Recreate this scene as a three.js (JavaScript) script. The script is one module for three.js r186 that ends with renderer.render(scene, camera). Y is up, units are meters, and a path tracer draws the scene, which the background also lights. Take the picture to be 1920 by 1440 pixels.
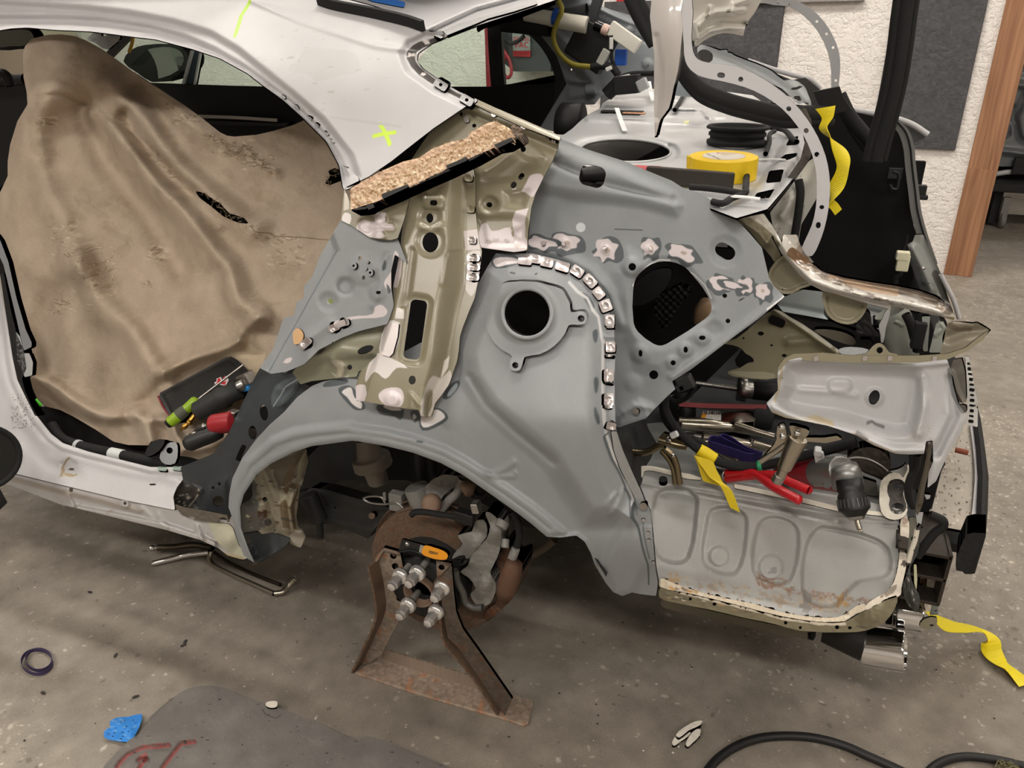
import * as THREE from 'three';
import { RectAreaLightUniformsLib } from 'three/addons/lights/RectAreaLightUniformsLib.js';
import { mergeGeometries } from 'three/addons/utils/BufferGeometryUtils.js';
import { RoundedBoxGeometry } from 'three/addons/geometries/RoundedBoxGeometry.js';
import { FontLoader } from 'three/addons/loaders/FontLoader.js';
import { TextGeometry } from 'three/addons/geometries/TextGeometry.js';

// ---------------------------------------------------------------- camera, light, exposure
// World frame = car frame: x runs to the car's tail, y up, z out of its left side; origin on the floor below the rear hub.
const V3 = (x, y, z) => new THREE.Vector3(x, y, z);
const scene = new THREE.Scene();
scene.background = new THREE.Color(0x050505);
const FOCAL = 1442, YAW = 21 * Math.PI / 180, PITCH = 23.5 * Math.PI / 180;
const camera = new THREE.PerspectiveCamera(2 * Math.atan(720 / FOCAL) * 180 / Math.PI, 4 / 3, 0.05, 60);
const EYE = V3(0.57, 1.25, 1.02);
const FWD = V3(-Math.sin(YAW) * Math.cos(PITCH), -Math.sin(PITCH), -Math.cos(YAW) * Math.cos(PITCH));
const RGT = V3(Math.cos(YAW), 0, -Math.sin(YAW));
const UPV = RGT.clone().cross(FWD);
camera.position.copy(EYE); camera.lookAt(EYE.clone().add(FWD)); camera.updateMatrixWorld();
const renderer = new THREE.WebGLRenderer({ antialias: true });
renderer.toneMapping = THREE.LinearToneMapping;
renderer.toneMappingExposure = 2.75;
renderer.shadowMap.enabled = true;
RectAreaLightUniformsLib.init();
const CEIL = 3.0;
// fluorescent battens on the ceiling: [x, z, length along x, intensity]
const LAMPS = [
  [-1.9, 2.3, 1.5, 21], [0.7, 2.35, 1.5, 21], [3.2, 2.3, 1.5, 15],
  [-2.6, -0.6, 1.5, 8], [-0.2, -0.6, 1.5, 8], [2.2, -0.6, 1.5, 8],
  [-5.0, -2.9, 1.5, 12], [-2.4, -2.9, 1.5, 12], [0.3, -2.9, 1.5, 12], [2.9, -2.9, 1.5, 12],
  [2.4, -6.6, 1.5, 11],
];

// ---------------------------------------------------------------- helpers
let seed = 7;
const rnd = () => { seed = (seed * 1664525 + 1013904223) >>> 0; return seed / 4294967296; };
const rr = (a, b) => a + (b - a) * rnd();
const clamp = (x, a = 0, b = 1) => Math.max(a, Math.min(b, x));
const sst = (a, b, x) => { const t = clamp((x - a) / (b - a)); return t * t * (3 - 2 * t); };
const hash2 = (i, j) => { let h = (i * 374761393 + j * 668265263) | 0; h = Math.imul(h ^ (h >>> 13), 1274126177); return ((h ^ (h >>> 16)) >>> 0) / 4294967296; };
function vnoise(x, y, per = 0) {
  const xi = Math.floor(x), yi = Math.floor(y), fx = x - xi, fy = y - yi;
  const w = (i) => per ? ((i % per) + per) % per : i;
  const a = hash2(w(xi), w(yi)), b = hash2(w(xi + 1), w(yi)), c = hash2(w(xi), w(yi + 1)), d = hash2(w(xi + 1), w(yi + 1));
  const u = fx * fx * (3 - 2 * fx), v = fy * fy * (3 - 2 * fy);
  return a + (b - a) * u + (c - a) * v + (a - b - c + d) * u * v;
}
const fbm = (x, y, o = 4, per = 0) => { let s = 0, a = 0.5, t = 0; for (let i = 0; i < o; i++) { s += a * vnoise(x, y, per); t += a; x *= 2; y *= 2; per *= 2; a *= 0.5; } return s / t; };
function dataTex(n, fn, srgb = true) {
  const d = new Uint8Array(n * n * 4);
  for (let j = 0; j < n; j++) for (let i = 0; i < n; i++) {
    const c = fn(i / n, j / n, i, j), k = (j * n + i) * 4;
    d[k] = clamp(c[0], 0, 255); d[k + 1] = clamp(c[1], 0, 255); d[k + 2] = clamp(c[2], 0, 255); d[k + 3] = 255;
  }
  const t = new THREE.DataTexture(d, n, n); t.wrapS = t.wrapT = THREE.RepeatWrapping; t.magFilter = THREE.LinearFilter; t.minFilter = THREE.LinearMipmapLinearFilter;
  t.generateMipmaps = true; if (srgb) t.colorSpace = THREE.SRGBColorSpace; t.needsUpdate = true; return t;
}
const names = {};
const numbered = (n) => { const k = names[n] = (names[n] ?? -1) + 1; return k ? n + '_' + String(k).padStart(3, '0') : n; };
function shadow(o) { o.traverse((m) => { if (m.isMesh) { m.castShadow = m.receiveShadow = true; } }); return o; }
function tag(o, label, category, group, kind) { if (label) o.userData.label = label; if (category) o.userData.category = category; if (group) o.userData.group = group; if (kind) o.userData.kind = kind; return o; }
function thing(name, label, category, pos = [0, 0, 0], group) { const o = new THREE.Group(); o.name = numbered(name); o.position.set(...pos); scene.add(o); return tag(o, label, category, group); }
function part(parent, name, geo, mat, label) {
  if (Array.isArray(geo)) geo = mg(geo);
  const m = new THREE.Mesh(geo, mat); m.name = parent === scene ? numbered(name) : name; m.castShadow = m.receiveShadow = true; if (label) m.userData.label = label;
  parent.add(m); return m;
}
const many = (parent, name, geos, mat, label) => { let m; for (const g of geos) m = part(parent, name, g, mat, label); return m; };
function mg(list) { // merge, whatever the index / uv state
  const l = list.map((g) => { g = g.index ? g.toNonIndexed() : g.clone(); for (const k of Object.keys(g.attributes)) if (!['position', 'normal', 'uv'].includes(k)) g.deleteAttribute(k);
    if (!g.attributes.uv) g.setAttribute('uv', new THREE.BufferAttribute(new Float32Array(g.attributes.position.count * 2), 2)); if (!g.attributes.normal) g.computeVertexNormals(); return g; });
  return l.length > 1 ? mergeGeometries(l) : l[0];
}
function single(name, geo, mat, label, category, group) { return tag(part(scene, name, geo, mat), label, category, group); }
// geometry pieces -----------------------------------------------------------
const M4 = () => new THREE.Matrix4();
function box(w, h, d, x = 0, y = 0, z = 0, rx = 0, ry = 0, rz = 0, r = 0.002) {
  const g = r > 0 ? new RoundedBoxGeometry(w, h, d, 1, Math.min(r, w / 2.1, h / 2.1, d / 2.1)) : new THREE.BoxGeometry(w, h, d);
  g.applyMatrix4(M4().compose(V3(x, y, z), new THREE.Quaternion().setFromEuler(new THREE.Euler(rx, ry, rz)), V3(1, 1, 1))); return g;
}
// a solid of revolution whose axis runs from a to b; prof = [[s, r], ...] with s in metres from a along the axis
function turned(a, b, prof, n = 24) {
  const g = new THREE.LatheGeometry(prof.map(([s, r]) => new THREE.Vector2(Math.max(r, 0.00001), s)), n);
  const dir = b.clone().sub(a).normalize();
  g.applyMatrix4(M4().compose(a, new THREE.Quaternion().setFromUnitVectors(V3(0, 1, 0), dir), V3(1, 1, 1))); return g;
}
const rod = (a, b, r, r2 = r, n = 16) => { const L = a.distanceTo(b); return turned(a, b, [[0, 0], [0, r * .85], [Math.min(.002, L * .1), r], [L - Math.min(.002, L * .1), r2], [L, r2 * .85], [L, 0]], n); };
const pipe = (pts, r, n = 40, m = 10, closed = false) => new THREE.TubeGeometry(new THREE.CatmullRomCurve3(pts, closed, 'centripetal'), n, r, m, closed);
// a flat strip swept along pts: width vector per point from fn or constant, thickness t
function strap(pts, wid, t = 0.001, n = 60) {
  const cv = new THREE.CatmullRomCurve3(pts, false, 'centripetal'), P = [], uv = [], I = [];
  for (let i = 0; i <= n; i++) {
    const s = i / n, p = cv.getPoint(s), tg = cv.getTangent(s), w = (typeof wid === 'function' ? wid(s, tg) : wid).clone();
    const nn = tg.clone().cross(w).normalize().multiplyScalar(t / 2);
    for (const [a, b] of [[-.5, 1], [.5, 1], [.5, -1], [-.5, -1]]) { const q = p.clone().addScaledVector(w, a).addScaledVector(nn, b); P.push(q.x, q.y, q.z); uv.push(s, a); }
    if (i) { const k = (i - 1) * 4; for (let e = 0; e < 4; e++) { const a = k + e, b = k + (e + 1) % 4; I.push(a, b, a + 4, b, b + 4, a + 4); } }
  }
  I.push(0, 2, 1, 0, 3, 2); const k = n * 4; I.push(k, k + 1, k + 2, k, k + 2, k + 3);
  const g = new THREE.BufferGeometry(); g.setAttribute('position', new THREE.Float32BufferAttribute(P, 3)); g.setAttribute('uv', new THREE.Float32BufferAttribute(uv, 2)); g.setIndex(I);
  const h = g.toNonIndexed(); h.computeVertexNormals(); return h;
}
// extrude an outline [[a, b], ...] given in a frame {o, x, y} (world vectors) along x × y by t
function slab(out, fr, t, holes = [], bev = 0) {
  const s = new THREE.Shape(out.map(([a, b]) => new THREE.Vector2(a, b)));
  for (const h of holes) s.holes.push(new THREE.Path(h.map(([a, b]) => new THREE.Vector2(a, b))));
  const g = new THREE.ExtrudeGeometry(s, { depth: t - 2 * bev, bevelEnabled: bev > 0, bevelSize: bev, bevelThickness: bev, bevelOffset: -bev, bevelSegments: 1, curveSegments: 8 });
  const z = fr.x.clone().cross(fr.y).normalize();
  g.translate(0, 0, bev); g.applyMatrix4(M4().makeBasis(fr.x, fr.y, z).setPosition(fr.o)); return g;
}
const frame = (o, x, y) => ({ o, x: x.clone().normalize(), y: y.clone().normalize() });
const rrect = (w, h, r, n = 4, cx = 0, cy = 0) => { const p = []; for (const [sx, sy, a0] of [[1, 1, 0], [-1, 1, 90], [-1, -1, 180], [1, -1, 270]]) for (let i = 0; i <= n; i++) { const a = (a0 + 90 * i / n) * Math.PI / 180; p.push([cx + sx * (w / 2 - r) + r * Math.cos(a), cy + sy * (h / 2 - r) + r * Math.sin(a)]); } return p; };
// surveying: where the sight line through a point of the 1920 x 1440 frame meets a plane of the car
const sight = (u, v) => FWD.clone().addScaledVector(RGT, (u - 960) / FOCAL).addScaledVector(UPV, -(v - 720) / FOCAL);
function plane3(a, b, c) { const n = b.clone().sub(a).cross(c.clone().sub(a)).normalize(); if (n.dot(EYE.clone().sub(a)) < 0) n.negate(); return { n, k: n.dot(a) }; }
// z = z0 + sx (x - x0) + sy (y - y0)
function zp(z0, sx = 0, x0 = 0, sy = 0, y0 = 0) { const n = V3(-sx, -sy, 1), L = n.length(); n.divideScalar(L); return { n, k: (z0 - sx * x0 - sy * y0) / L }; }
const yp = (y) => ({ n: V3(0, 1, 0), k: y }), xp = (x) => ({ n: V3(1, 0, 0), k: x });
const onPlane = (pl, u, v, h = 0) => { const d = sight(u, v); return EYE.clone().addScaledVector(d, (pl.k + h - pl.n.dot(EYE)) / pl.n.dot(d)); };
const atz = (u, v, z) => onPlane(zp(z), u, v), aty = (u, v, y) => onPlane(yp(y), u, v), atx = (u, v, x) => onPlane(xp(x), u, v);
const tile = (x0, y0, s = 0.34375) => (a) => { const o = []; for (let i = 0; i < a.length; i += 2) o.push([x0 + a[i] * s, y0 + a[i + 1] * s]); return o; };
const A = tile(0, 0), B = tile(620, 0), C = tile(1260, 0), D = tile(0, 470), E = tile(620, 470), F = tile(1260, 470), G = tile(0, 945), H = tile(620, 945), I = tile(1260, 945), O = tile(0, 0, 1);
const ell = (cx, cy, rx, ry = rx, rot = 0, n = 24) => { const o = [], c = Math.cos(rot), s = Math.sin(rot); for (let i = 0; i < n; i++) { const t = i / n * Math.PI * 2, x = rx * Math.cos(t), y = ry * Math.sin(t); o.push([cx + x * c - y * s, cy + x * s + y * c]); } return o; };
const rot2 = (p, a, cx, cy) => p.map(([x, y]) => [cx + (x - cx) * Math.cos(a) - (y - cy) * Math.sin(a), cy + (x - cx) * Math.sin(a) + (y - cy) * Math.cos(a)]);
const slot = (cx, cy, w, h, r, rot = 0) => rot2(rrect(w, h, Math.min(r, w / 2, h / 2), 5, cx, cy), rot, cx, cy);
function smooth(p, k = 4, closed = true) { const c = new THREE.CatmullRomCurve3(p.map(([x, y]) => V3(x, y, 0)), closed, 'centripetal'); return c.getPoints(p.length * k).slice(0, closed ? -1 : undefined).map((q) => [q.x, q.y]); }
function segDist(p, x, y, closed) { let d = 1e18; const n = p.length; for (let i = closed ? 0 : 1, j = closed ? n - 1 : 0; i < n; j = i++) { const [ax, ay] = p[j], [bx, by] = p[i]; const dx = bx - ax, dy = by - ay; const t = clamp(((x - ax) * dx + (y - ay) * dy) / (dx * dx + dy * dy + 1e-9)); const ex = x - ax - dx * t, ey = y - ay - dy * t; d = Math.min(d, ex * ex + ey * ey); } return Math.sqrt(d); }
function inPoly(p, x, y) { let c = false; for (let i = 0, j = p.length - 1; i < p.length; j = i++) { const [ax, ay] = p[i], [bx, by] = p[j]; if ((ay > y) !== (by > y) && x < (bx - ax) * (y - ay) / (by - ay) + ax) c = !c; } return c; }
function bb(p) { let a = 1e9, b = 1e9, c = -1e9, d = -1e9; for (const [x, y] of p) { a = Math.min(a, x); b = Math.min(b, y); c = Math.max(c, x); d = Math.max(d, y); } return [a, b, c, d]; }
const sdf = (p, x, y) => { const d = segDist(p, x, y, true); return inPoly(p, x, y) ? d : -d; };
// pressings in a sheet: raised (or sunk) regions, dimples, beads
function emb(p, h, soft = 8) { const q = bb(p); return (u, v) => (u < q[0] - soft || u > q[2] + soft || v < q[1] - soft || v > q[3] + soft) ? 0 : h * sst(-soft, soft, sdf(p, u, v)); }
function dim(cx, cy, r, h, ry = r, rot = 0) { const c = Math.cos(rot), s = Math.sin(rot); return (u, v) => { const x = u - cx, y = v - cy, d = Math.hypot((x * c + y * s) / r, (-x * s + y * c) / ry); return d > 1 ? 0 : h * (1 - d * d) ** 2; }; }
function cup(cx, cy, r, h, soft = 4) { return (u, v) => { const d = Math.hypot(u - cx, v - cy); return h * (1 - sst(r - soft, r + soft, d)); }; }
function bead(p, w, h) { const q = bb(p); return (u, v) => { if (u < q[0] - 3 * w || u > q[2] + 3 * w || v < q[1] - 3 * w || v > q[3] + 3 * w) return 0; const d = segDist(p, u, v, false) / w; return d > 3 ? 0 : h * Math.exp(-d * d); }; }
const sum = (...f) => (u, v) => { let s = 0; for (const g of f) s += typeof g === 'number' ? g : g(u, v); return s; };

// a pressed sheet of metal (or cloth): outline and holes, a base plane, pressings h, real thickness
function sheet(out, { pl, h = () => 0, holes = [], t = 0.0015, step = 4, uv = 'xy', pane = false }) {
  const surf = (u, v, e = 0) => onPlane(pl, u, v, h(u, v) + e);
  const b = bb(out); const x0 = b[0] - step * 1.37, y0 = b[1] - step * 1.37, nx = Math.ceil((b[2] - x0) / step) + 2, ny = Math.ceil((b[3] - y0) / step) + 2;
  const f = new Float32Array(nx * ny), hb = holes.map(bb);
  for (let j = 0; j < ny; j++) for (let i = 0; i < nx; i++) {
    const x = x0 + i * step, y = y0 + j * step; let d = sdf(out, x, y);
    for (let k = 0; k < holes.length; k++) { const q = hb[k]; if (x > q[0] - step * 2 && x < q[2] + step * 2 && y > q[1] - step * 2 && y < q[3] + step * 2) d = Math.min(d, -sdf(holes[k], x, y)); }
    if (Math.abs(d) < 1e-4) d = 1e-4; f[j * nx + i] = d;
  }
  const P = [], I = [], rim = [], key = new Map();
  const vert = (k, u, v) => { let q = key.get(k); if (q === undefined) { q = P.length; P.push([u, v]); key.set(k, q); } return q; };
  for (let j = 0; j < ny - 1; j++) for (let i = 0; i < nx - 1; i++) {
    const c = [[i, j], [i, j + 1], [i + 1, j + 1], [i + 1, j]], poly = [];
    for (let e = 0; e < 4; e++) {
      const [ai, aj] = c[e], [bi, bj] = c[(e + 1) % 4], fa = f[aj * nx + ai], fb = f[bj * nx + bi];
      if (fa > 0) poly.push([vert('c' + (aj * nx + ai), x0 + ai * step, y0 + aj * step), 0]);
      if (fa > 0 !== fb > 0) { const s = fa / (fa - fb); const lo = Math.min(aj * nx + ai, bj * nx + bi), dirn = ai === bi ? 'v' : 'h'; poly.push([vert(dirn + lo, x0 + (ai + (bi - ai) * s) * step, y0 + (aj + (bj - aj) * s) * step), 1, fa > 0 ? 1 : 2]); }
    }
    for (let e = 1; e + 1 < poly.length; e++) I.push(poly[0][0], poly[e][0], poly[e + 1][0]);
    for (let e = 0; e < poly.length; e++) { const a = poly[e], q = poly[(e + 1) % poly.length]; if (a[1] && q[1] && a[2] === 1 && q[2] === 2) rim.push([a[0], q[0]]); }
  }
  const n = P.length, pos = new Float32Array(n * 3), W = P.map(([u, v]) => surf(u, v));
  W.forEach((p, i) => p.toArray(pos, i * 3));
  const g0 = new THREE.BufferGeometry(); g0.setAttribute('position', new THREE.BufferAttribute(pos, 3)); g0.setIndex(I); g0.computeVertexNormals();
  const N = g0.attributes.normal;
  let flip = 0; for (let i = 0; i < n; i += 7) flip += N.getX(i) * pl.n.x + N.getY(i) * pl.n.y + N.getZ(i) * pl.n.z;
  const sg = flip < 0 ? -1 : 1;
  const pp = [], nn = [], uu = [], ii = [];
  const uvOf = (p) => uv === 'xz' ? [p.x, p.z] : uv === 'zy' ? [p.z, p.y] : [p.x, p.y];
  for (let s = 0; s < 2; s++) for (let i = 0; i < n; i++) {
    const nx_ = N.getX(i) * sg, ny_ = N.getY(i) * sg, nz_ = N.getZ(i) * sg, o = s ? -t : 0, ff = t > .009;
    pp.push(W[i].x + (ff ? pl.n.x : nx_) * o, W[i].y + (ff ? pl.n.y : ny_) * o, W[i].z + (ff ? pl.n.z : nz_) * o); const q = s ? -1 : 1; nn.push(nx_ * q, ny_ * q, nz_ * q); uu.push(...uvOf(W[i]));
  }
  for (let i = 0; i < I.length; i += 3) { const [a, b2, c2] = sg > 0 ? [I[i], I[i + 1], I[i + 2]] : [I[i], I[i + 2], I[i + 1]]; ii.push(a, b2, c2); if (!pane) ii.push(a + n, c2 + n, b2 + n); }
  if (!pane) for (const [a, q] of rim) {
    const m = pp.length / 3, e = W[q].clone().sub(W[a]), nv = V3(N.getX(a), N.getY(a), N.getZ(a)).multiplyScalar(sg), o = e.cross(nv).normalize();
    for (const [id] of [[a], [q], [q + n], [a + n]]) { pp.push(pp[id * 3], pp[id * 3 + 1], pp[id * 3 + 2]); nn.push(o.x, o.y, o.z); uu.push(uu[id * 2], uu[id * 2 + 1]); }
    ii.push(m, m + 1, m + 2, m, m + 2, m + 3);
  }
  const g = new THREE.BufferGeometry(); g.setAttribute('position', new THREE.Float32BufferAttribute(pp, 3)); g.setAttribute('normal', new THREE.Float32BufferAttribute(nn, 3)); g.setAttribute('uv', new THREE.Float32BufferAttribute(uu, 2)); g.setIndex(ii);
  g.userData = {}; return Object.assign(g, { surf, lie: (p, e = 0) => p.map(([u, v]) => surf(u, v, e)), pl, hf: h, kind: uv });
}
// a smaller piece lying on a sheet, t proud of it
const pad = (host, out, t, o = {}) => sheet(out, { pl: host.pl, h: (u, v) => host.hf(u, v) + t + (o.h ? o.h(u, v) : 0), t: t + (o.sink ?? 0.0008), step: o.step ?? 2.5, holes: o.holes ?? [], uv: host.kind });
// paint, sealer, grinding marks on a sheet: a canvas in the sheet's own metres
function painted(g, base, marks, mat, { ppm = 700, speck = 6, seed: sd = 1, drift = 5 } = {}) {
  g.computeBoundingBox(); const uv = g.attributes.uv; let a = 1e9, b = 1e9, c = -1e9, d = -1e9;
  for (let i = 0; i < uv.count; i++) { const x = uv.getX(i), y = uv.getY(i); a = Math.min(a, x); b = Math.min(b, y); c = Math.max(c, x); d = Math.max(d, y); }
  const w = Math.min(1536, Math.max(16, Math.round((c - a) * ppm))), hh = Math.min(1536, Math.max(16, Math.round((d - b) * ppm)));
  const cv = document.createElement('canvas'); cv.width = w; cv.height = hh; const x = cv.getContext('2d');
  x.fillStyle = base; x.fillRect(0, 0, w, hh);
  const to = (p) => { const q = g.kind === 'xz' ? [p.x, p.z] : g.kind === 'zy' ? [p.z, p.y] : [p.x, p.y]; return [(q[0] - a) / (c - a) * w, (1 - (q[1] - b) / (d - b)) * hh]; };
  const S = () => { sd = (sd * 1664525 + 1013904223) >>> 0; return sd / 4294967296; };
  for (const m of marks) {
    const q = m.p.map(([u, v]) => to(g.surf(u, v)));
    x.beginPath(); q.forEach(([i, j], k) => k ? x.lineTo(i, j) : x.moveTo(i, j));
    if (m.w) { x.strokeStyle = m.c; x.lineWidth = m.w * ppm * 0.001; x.lineCap = 'round'; x.lineJoin = 'round'; x.stroke(); } else { x.closePath(); x.fillStyle = m.c; x.fill(); }
  }
  const im = x.getImageData(0, 0, w, hh), px = im.data;
  for (let j = 0; j < hh; j++) for (let i = 0; i < w; i++) { const k = (j * w + i) * 4; const e = (hash2(i + sd % 999, j) - .5) * speck + (fbm(i / 40 + sd % 97, j / 40, 3) - .5) * drift * 2; px[k] += e; px[k + 1] += e; px[k + 2] += e; }
  x.putImageData(im, 0, 0);
  const t = new THREE.CanvasTexture(cv); t.colorSpace = THREE.SRGBColorSpace; t.anisotropy = 4;
  for (let i = 0; i < uv.count; i++) uv.setXY(i, (uv.getX(i) - a) / (c - a), (uv.getY(i) - b) / (d - b));
  const m2 = mat.clone(); m2.color.set(0xffffff); m2.map = t; return m2;
}
// an irregular blotch
function blob(cx, cy, rx, ry = rx, rough = 0.25, sd = 1, rot = 0, n = 14) {
  const o = []; for (let i = 0; i < n; i++) { const t = i / n * Math.PI * 2, k = 1 + rough * (hash2(i, sd * 31 + 7) * 2 - 1), x = rx * k * Math.cos(t), y = ry * k * Math.sin(t); o.push([cx + x * Math.cos(rot) - y * Math.sin(rot), cy + x * Math.sin(rot) + y * Math.cos(rot)]); } return smooth(o, 3);
}
const BARE = '#cfc6c8', FEATHER = '#4b5256';
const ground = (cx, cy, rx, ry, sd, rot = 0) => [{ p: blob(cx + 2, cy + 3, rx * 1.35, ry * 1.3, .3, sd, rot), c: FEATHER }, { p: blob(cx, cy, rx, ry, .28, sd + 5, rot), c: BARE }, { p: blob(cx + rx * .15, cy, rx * .25, ry * .25, .3, sd + 9), c: '#a99a92' }];

// ---------------------------------------------------------------- materials
const std = (color, roughness = 0.6, metalness = 0, o = {}) => new THREE.MeshStandardMaterial({ color, roughness, metalness, ...o });
const phy = (color, roughness = 0.4, o = {}) => new THREE.MeshPhysicalMaterial({ color, roughness, ...o });
const fleck = dataTex(256, (x, y, i, j) => { const e = 232 + (hash2(i, j) - .5) * 24 + (fbm(x * 8, y * 8, 4, 8) - .5) * 34; return [e, e, e]; });
fleck.repeat.set(4, 4);
const rustTex = dataTex(512, (x, y, i, j) => { const a = fbm(x * 10, y * 10, 5, 10), b = fbm(x * 24 + 9, y * 24, 4, 24), r = sst(.54, .74, a), g = hash2(i, j) * 22 - 11; const l = 118 + b * 70 + g; return [l * (1 - r) + (142 + b * 50 + g) * r, l * .95 * (1 - r) + (112 + b * 40 + g) * r, l * .89 * (1 - r) + (94 + b * 30 + g) * r]; });
rustTex.repeat.set(6, 6);
const M = {
  white: phy(0xb9b9bb, 0.5, { clearcoat: 0.2, clearcoatRoughness: 0.3 }),
  whiteInner: phy(0xaeb0b1, 0.38, { clearcoat: 0.3, clearcoatRoughness: 0.25 }),
  primer: std(0x8b8f92, 0.5),
  olive: phy(0x86806a, 0.36, { clearcoat: 0.35, clearcoatRoughness: 0.25 }),
  greyPaint: phy(0x9da09f, 0.4, { clearcoat: 0.25, clearcoatRoughness: 0.3 }),
  black: std(0x0a0a0b, 0.55), rubber: std(0x0a0a0b, 0.8), blackGloss: phy(0x08080a, 0.2),
  dark: std(0x1e1e1d, 0.6, 0, { map: fleck }),
  sealer: std(0xd8d2c4, 0.55), steel: std(0xa9a6a2, 0.35, 1), chrome: std(0xdedede, 0.09, 1), bare: std(0xbdb6b5, 0.32, 0.7),
  plier: std(0xb0a99b, 0.28, 1), cast: std(0x8d8b86, 0.6, 0.1, { map: fleck }), rust: std(0xd8bfae, 0.75, 0, { map: rustTex }), rustDark: std(0xa08a78, 0.7, 0, { map: rustTex }),
  red: phy(0xb0101c, 0.35, { clearcoat: 0.4 }), yellow: std(0xe9cf12, 0.6), tan: std(0xb29273, 0.9),
  glass: new THREE.MeshPhysicalMaterial({ color: 0xdcefe4, roughness: 0.02, transmission: 1, thickness: 0, ior: 1.45 }),
};
// ---------------------------------------------------------------- the workshop
const struct = (name, geo, mat) => { const m = part(scene, name, geo, mat); names[name] = 0; m.name = name; m.userData.kind = 'structure'; return m; };
const uvScale = (g, f) => { const p = g.attributes.position, n = g.attributes.normal, u = g.attributes.uv; for (let i = 0; i < p.count; i++) { const ax = Math.abs(n.getX(i)), ay = Math.abs(n.getY(i)); const q = ay > .7 ? [p.getX(i), p.getZ(i)] : ax > .7 ? [p.getZ(i), p.getY(i)] : [p.getX(i), p.getY(i)]; u.setXY(i, q[0] * f, q[1] * f); } return g; };
const concrete = dataTex(2048, (() => {
  const n = 2048, fl = new Float32Array(n * n); // pale worn flecks and dark specks, scattered over a 2.4 m square
  let s = 99; const R = () => { s = (s * 1664525 + 1013904223) >>> 0; return s / 4294967296; };
  for (let k = 0; k < 32000; k++) {
    const cx = R() * n, cy = R() * n, worn = sst(.42, .62, fbm(cx / n * 3 + 3, cy / n * 3, 3, 3)); if (R() > .12 + worn * .9) { R(); R(); R(); R(); continue; }
    const a = 1.1 + R() * R() * 7, b = a * (.25 + R() * .6), t = R() * 3.14, v = R() < .2 ? -26 : 14 + R() * 30, c = Math.cos(t), sn = Math.sin(t), r = Math.ceil(a * 1.3);
    for (let y = -r; y <= r; y++) for (let x = -r; x <= r; x++) { const p = (x * c + y * sn) / a, q = (-x * sn + y * c) / b, d = Math.hypot(p, q) + (hash2(x + k, y) - .5) * .7; if (d < 1) { const i = ((cy + y | 0) + n) % n * n + ((cx + x | 0) + n) % n; fl[i] = v > 0 ? Math.max(fl[i], v * (1 - d * .4)) : v * .7; } }
  }
  return (x, y, i, j) => { const a = fbm(x * 5, y * 5, 5, 5) - .5, b = fbm(x * 60, y * 60, 3, 60) - .5, e = (hash2(i, j) - .5) * 18 + a * 36 + b * 30 + fl[j * n + i] * 1.25; return [137 + e, 129 + e * .98, 118 + e * .94]; };
})());
concrete.repeat.set(1 / 2.4, 1 / 2.4);
const bumpTex = dataTex(512, (x, y) => { const e = fbm(x * 12, y * 12, 5, 12), w = Math.abs(fbm(x * 18 + 5, y * 18, 3, 18) - .5) * 2; const v = 128 + (e - .5) * 120 - (1 - w) ** 6 * 60; return [v, v, v]; }, false);
const plaster = std(0xe4dfda, 0.85, 0, { bumpMap: bumpTex, bumpScale: 0.012 }); bumpTex.repeat.set(2.2, 2.2);
const plaster2 = std(0xd8d4ce, 0.9);
const floorM = std(0xffffff, 0.62, 0, { map: concrete });
struct('floor', uvScale(box(15.9, 0.2, 18, -2.15, -0.1, -3.2, 0, 0, 0, 0), 1), floorM);
struct('ceiling', box(15.9, 0.15, 18, -2.15, CEIL + 0.28, -3.2, 0, 0, 0, 0), plaster2);
struct('wall_left', box(0.2, CEIL + .4, 18, -10.1, CEIL / 2, -3.2, 0, 0, 0, 0), plaster2);
struct('wall_right', box(0.2, CEIL + .4, 18, 5.7, CEIL / 2, -3.2, 0, 0, 0, 0), plaster2);
struct('wall_front', box(15.9, CEIL + .4, 0.2, -2.15, CEIL / 2, 5.7, 0, 0, 0, 0), plaster2);
struct('wall_far', box(15.9, CEIL + .4, 0.2, -2.15, CEIL / 2, -12.1, 0, 0, 0, 0), std(0x8d8a86, .9));
// back wall behind the car, turned a little against it; it ends at a timber post beside an opening to the next bay
const WP = aty(1762, 512, 0), WA = -7.5 * Math.PI / 180, wx = V3(Math.cos(WA), 0, Math.sin(WA) * -1), wz = V3(-wx.z, 0, wx.x);
const onWall = (s, y, o = 0) => V3(WP.x, 0, WP.z).addScaledVector(wx, s).addScaledVector(wz, o).setY(y);
const wallBox = (s0, s1, y0, y1, o0, o1, r = 0.003) => { const g = box(s1 - s0, y1 - y0, o1 - o0, 0, 0, 0, 0, 0, 0, r); uvScale(g, 1); const c = onWall((s0 + s1) / 2, (y0 + y1) / 2, (o0 + o1) / 2); g.rotateY(Math.atan2(-wx.z, wx.x)); g.translate(c.x, c.y, c.z); return g; };
const wallPl = { n: wz.clone(), k: wz.dot(WP) };
struct('wall_back', wallBox(-11.4, 0.02, 0, CEIL + .25, -0.16, 0, 0), plaster);
const woodTex = dataTex(512, (x, y) => { const e = fbm(x * 26, y * 2.2, 5, 0), r = Math.sin((x * 34 + fbm(x * 5, y * 1.5, 3) * 9) * 2) * 9; return [150 + (e - .5) * 50 + r * .7, 108 + (e - .5) * 44 + r * .6, 78 + (e - .5) * 36 + r * .5]; });
woodTex.repeat.set(3, 1);
struct('trim_1', wallBox(0.02, 0.17, 0, CEIL + .25, -.17, 0.02), std(0xffffff, .7, 0, { map: woodTex }));
const wallS = (u, v) => { const p = onPlane(wallPl, u, v); return [p.clone().sub(WP).dot(wx), p.y]; };
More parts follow.
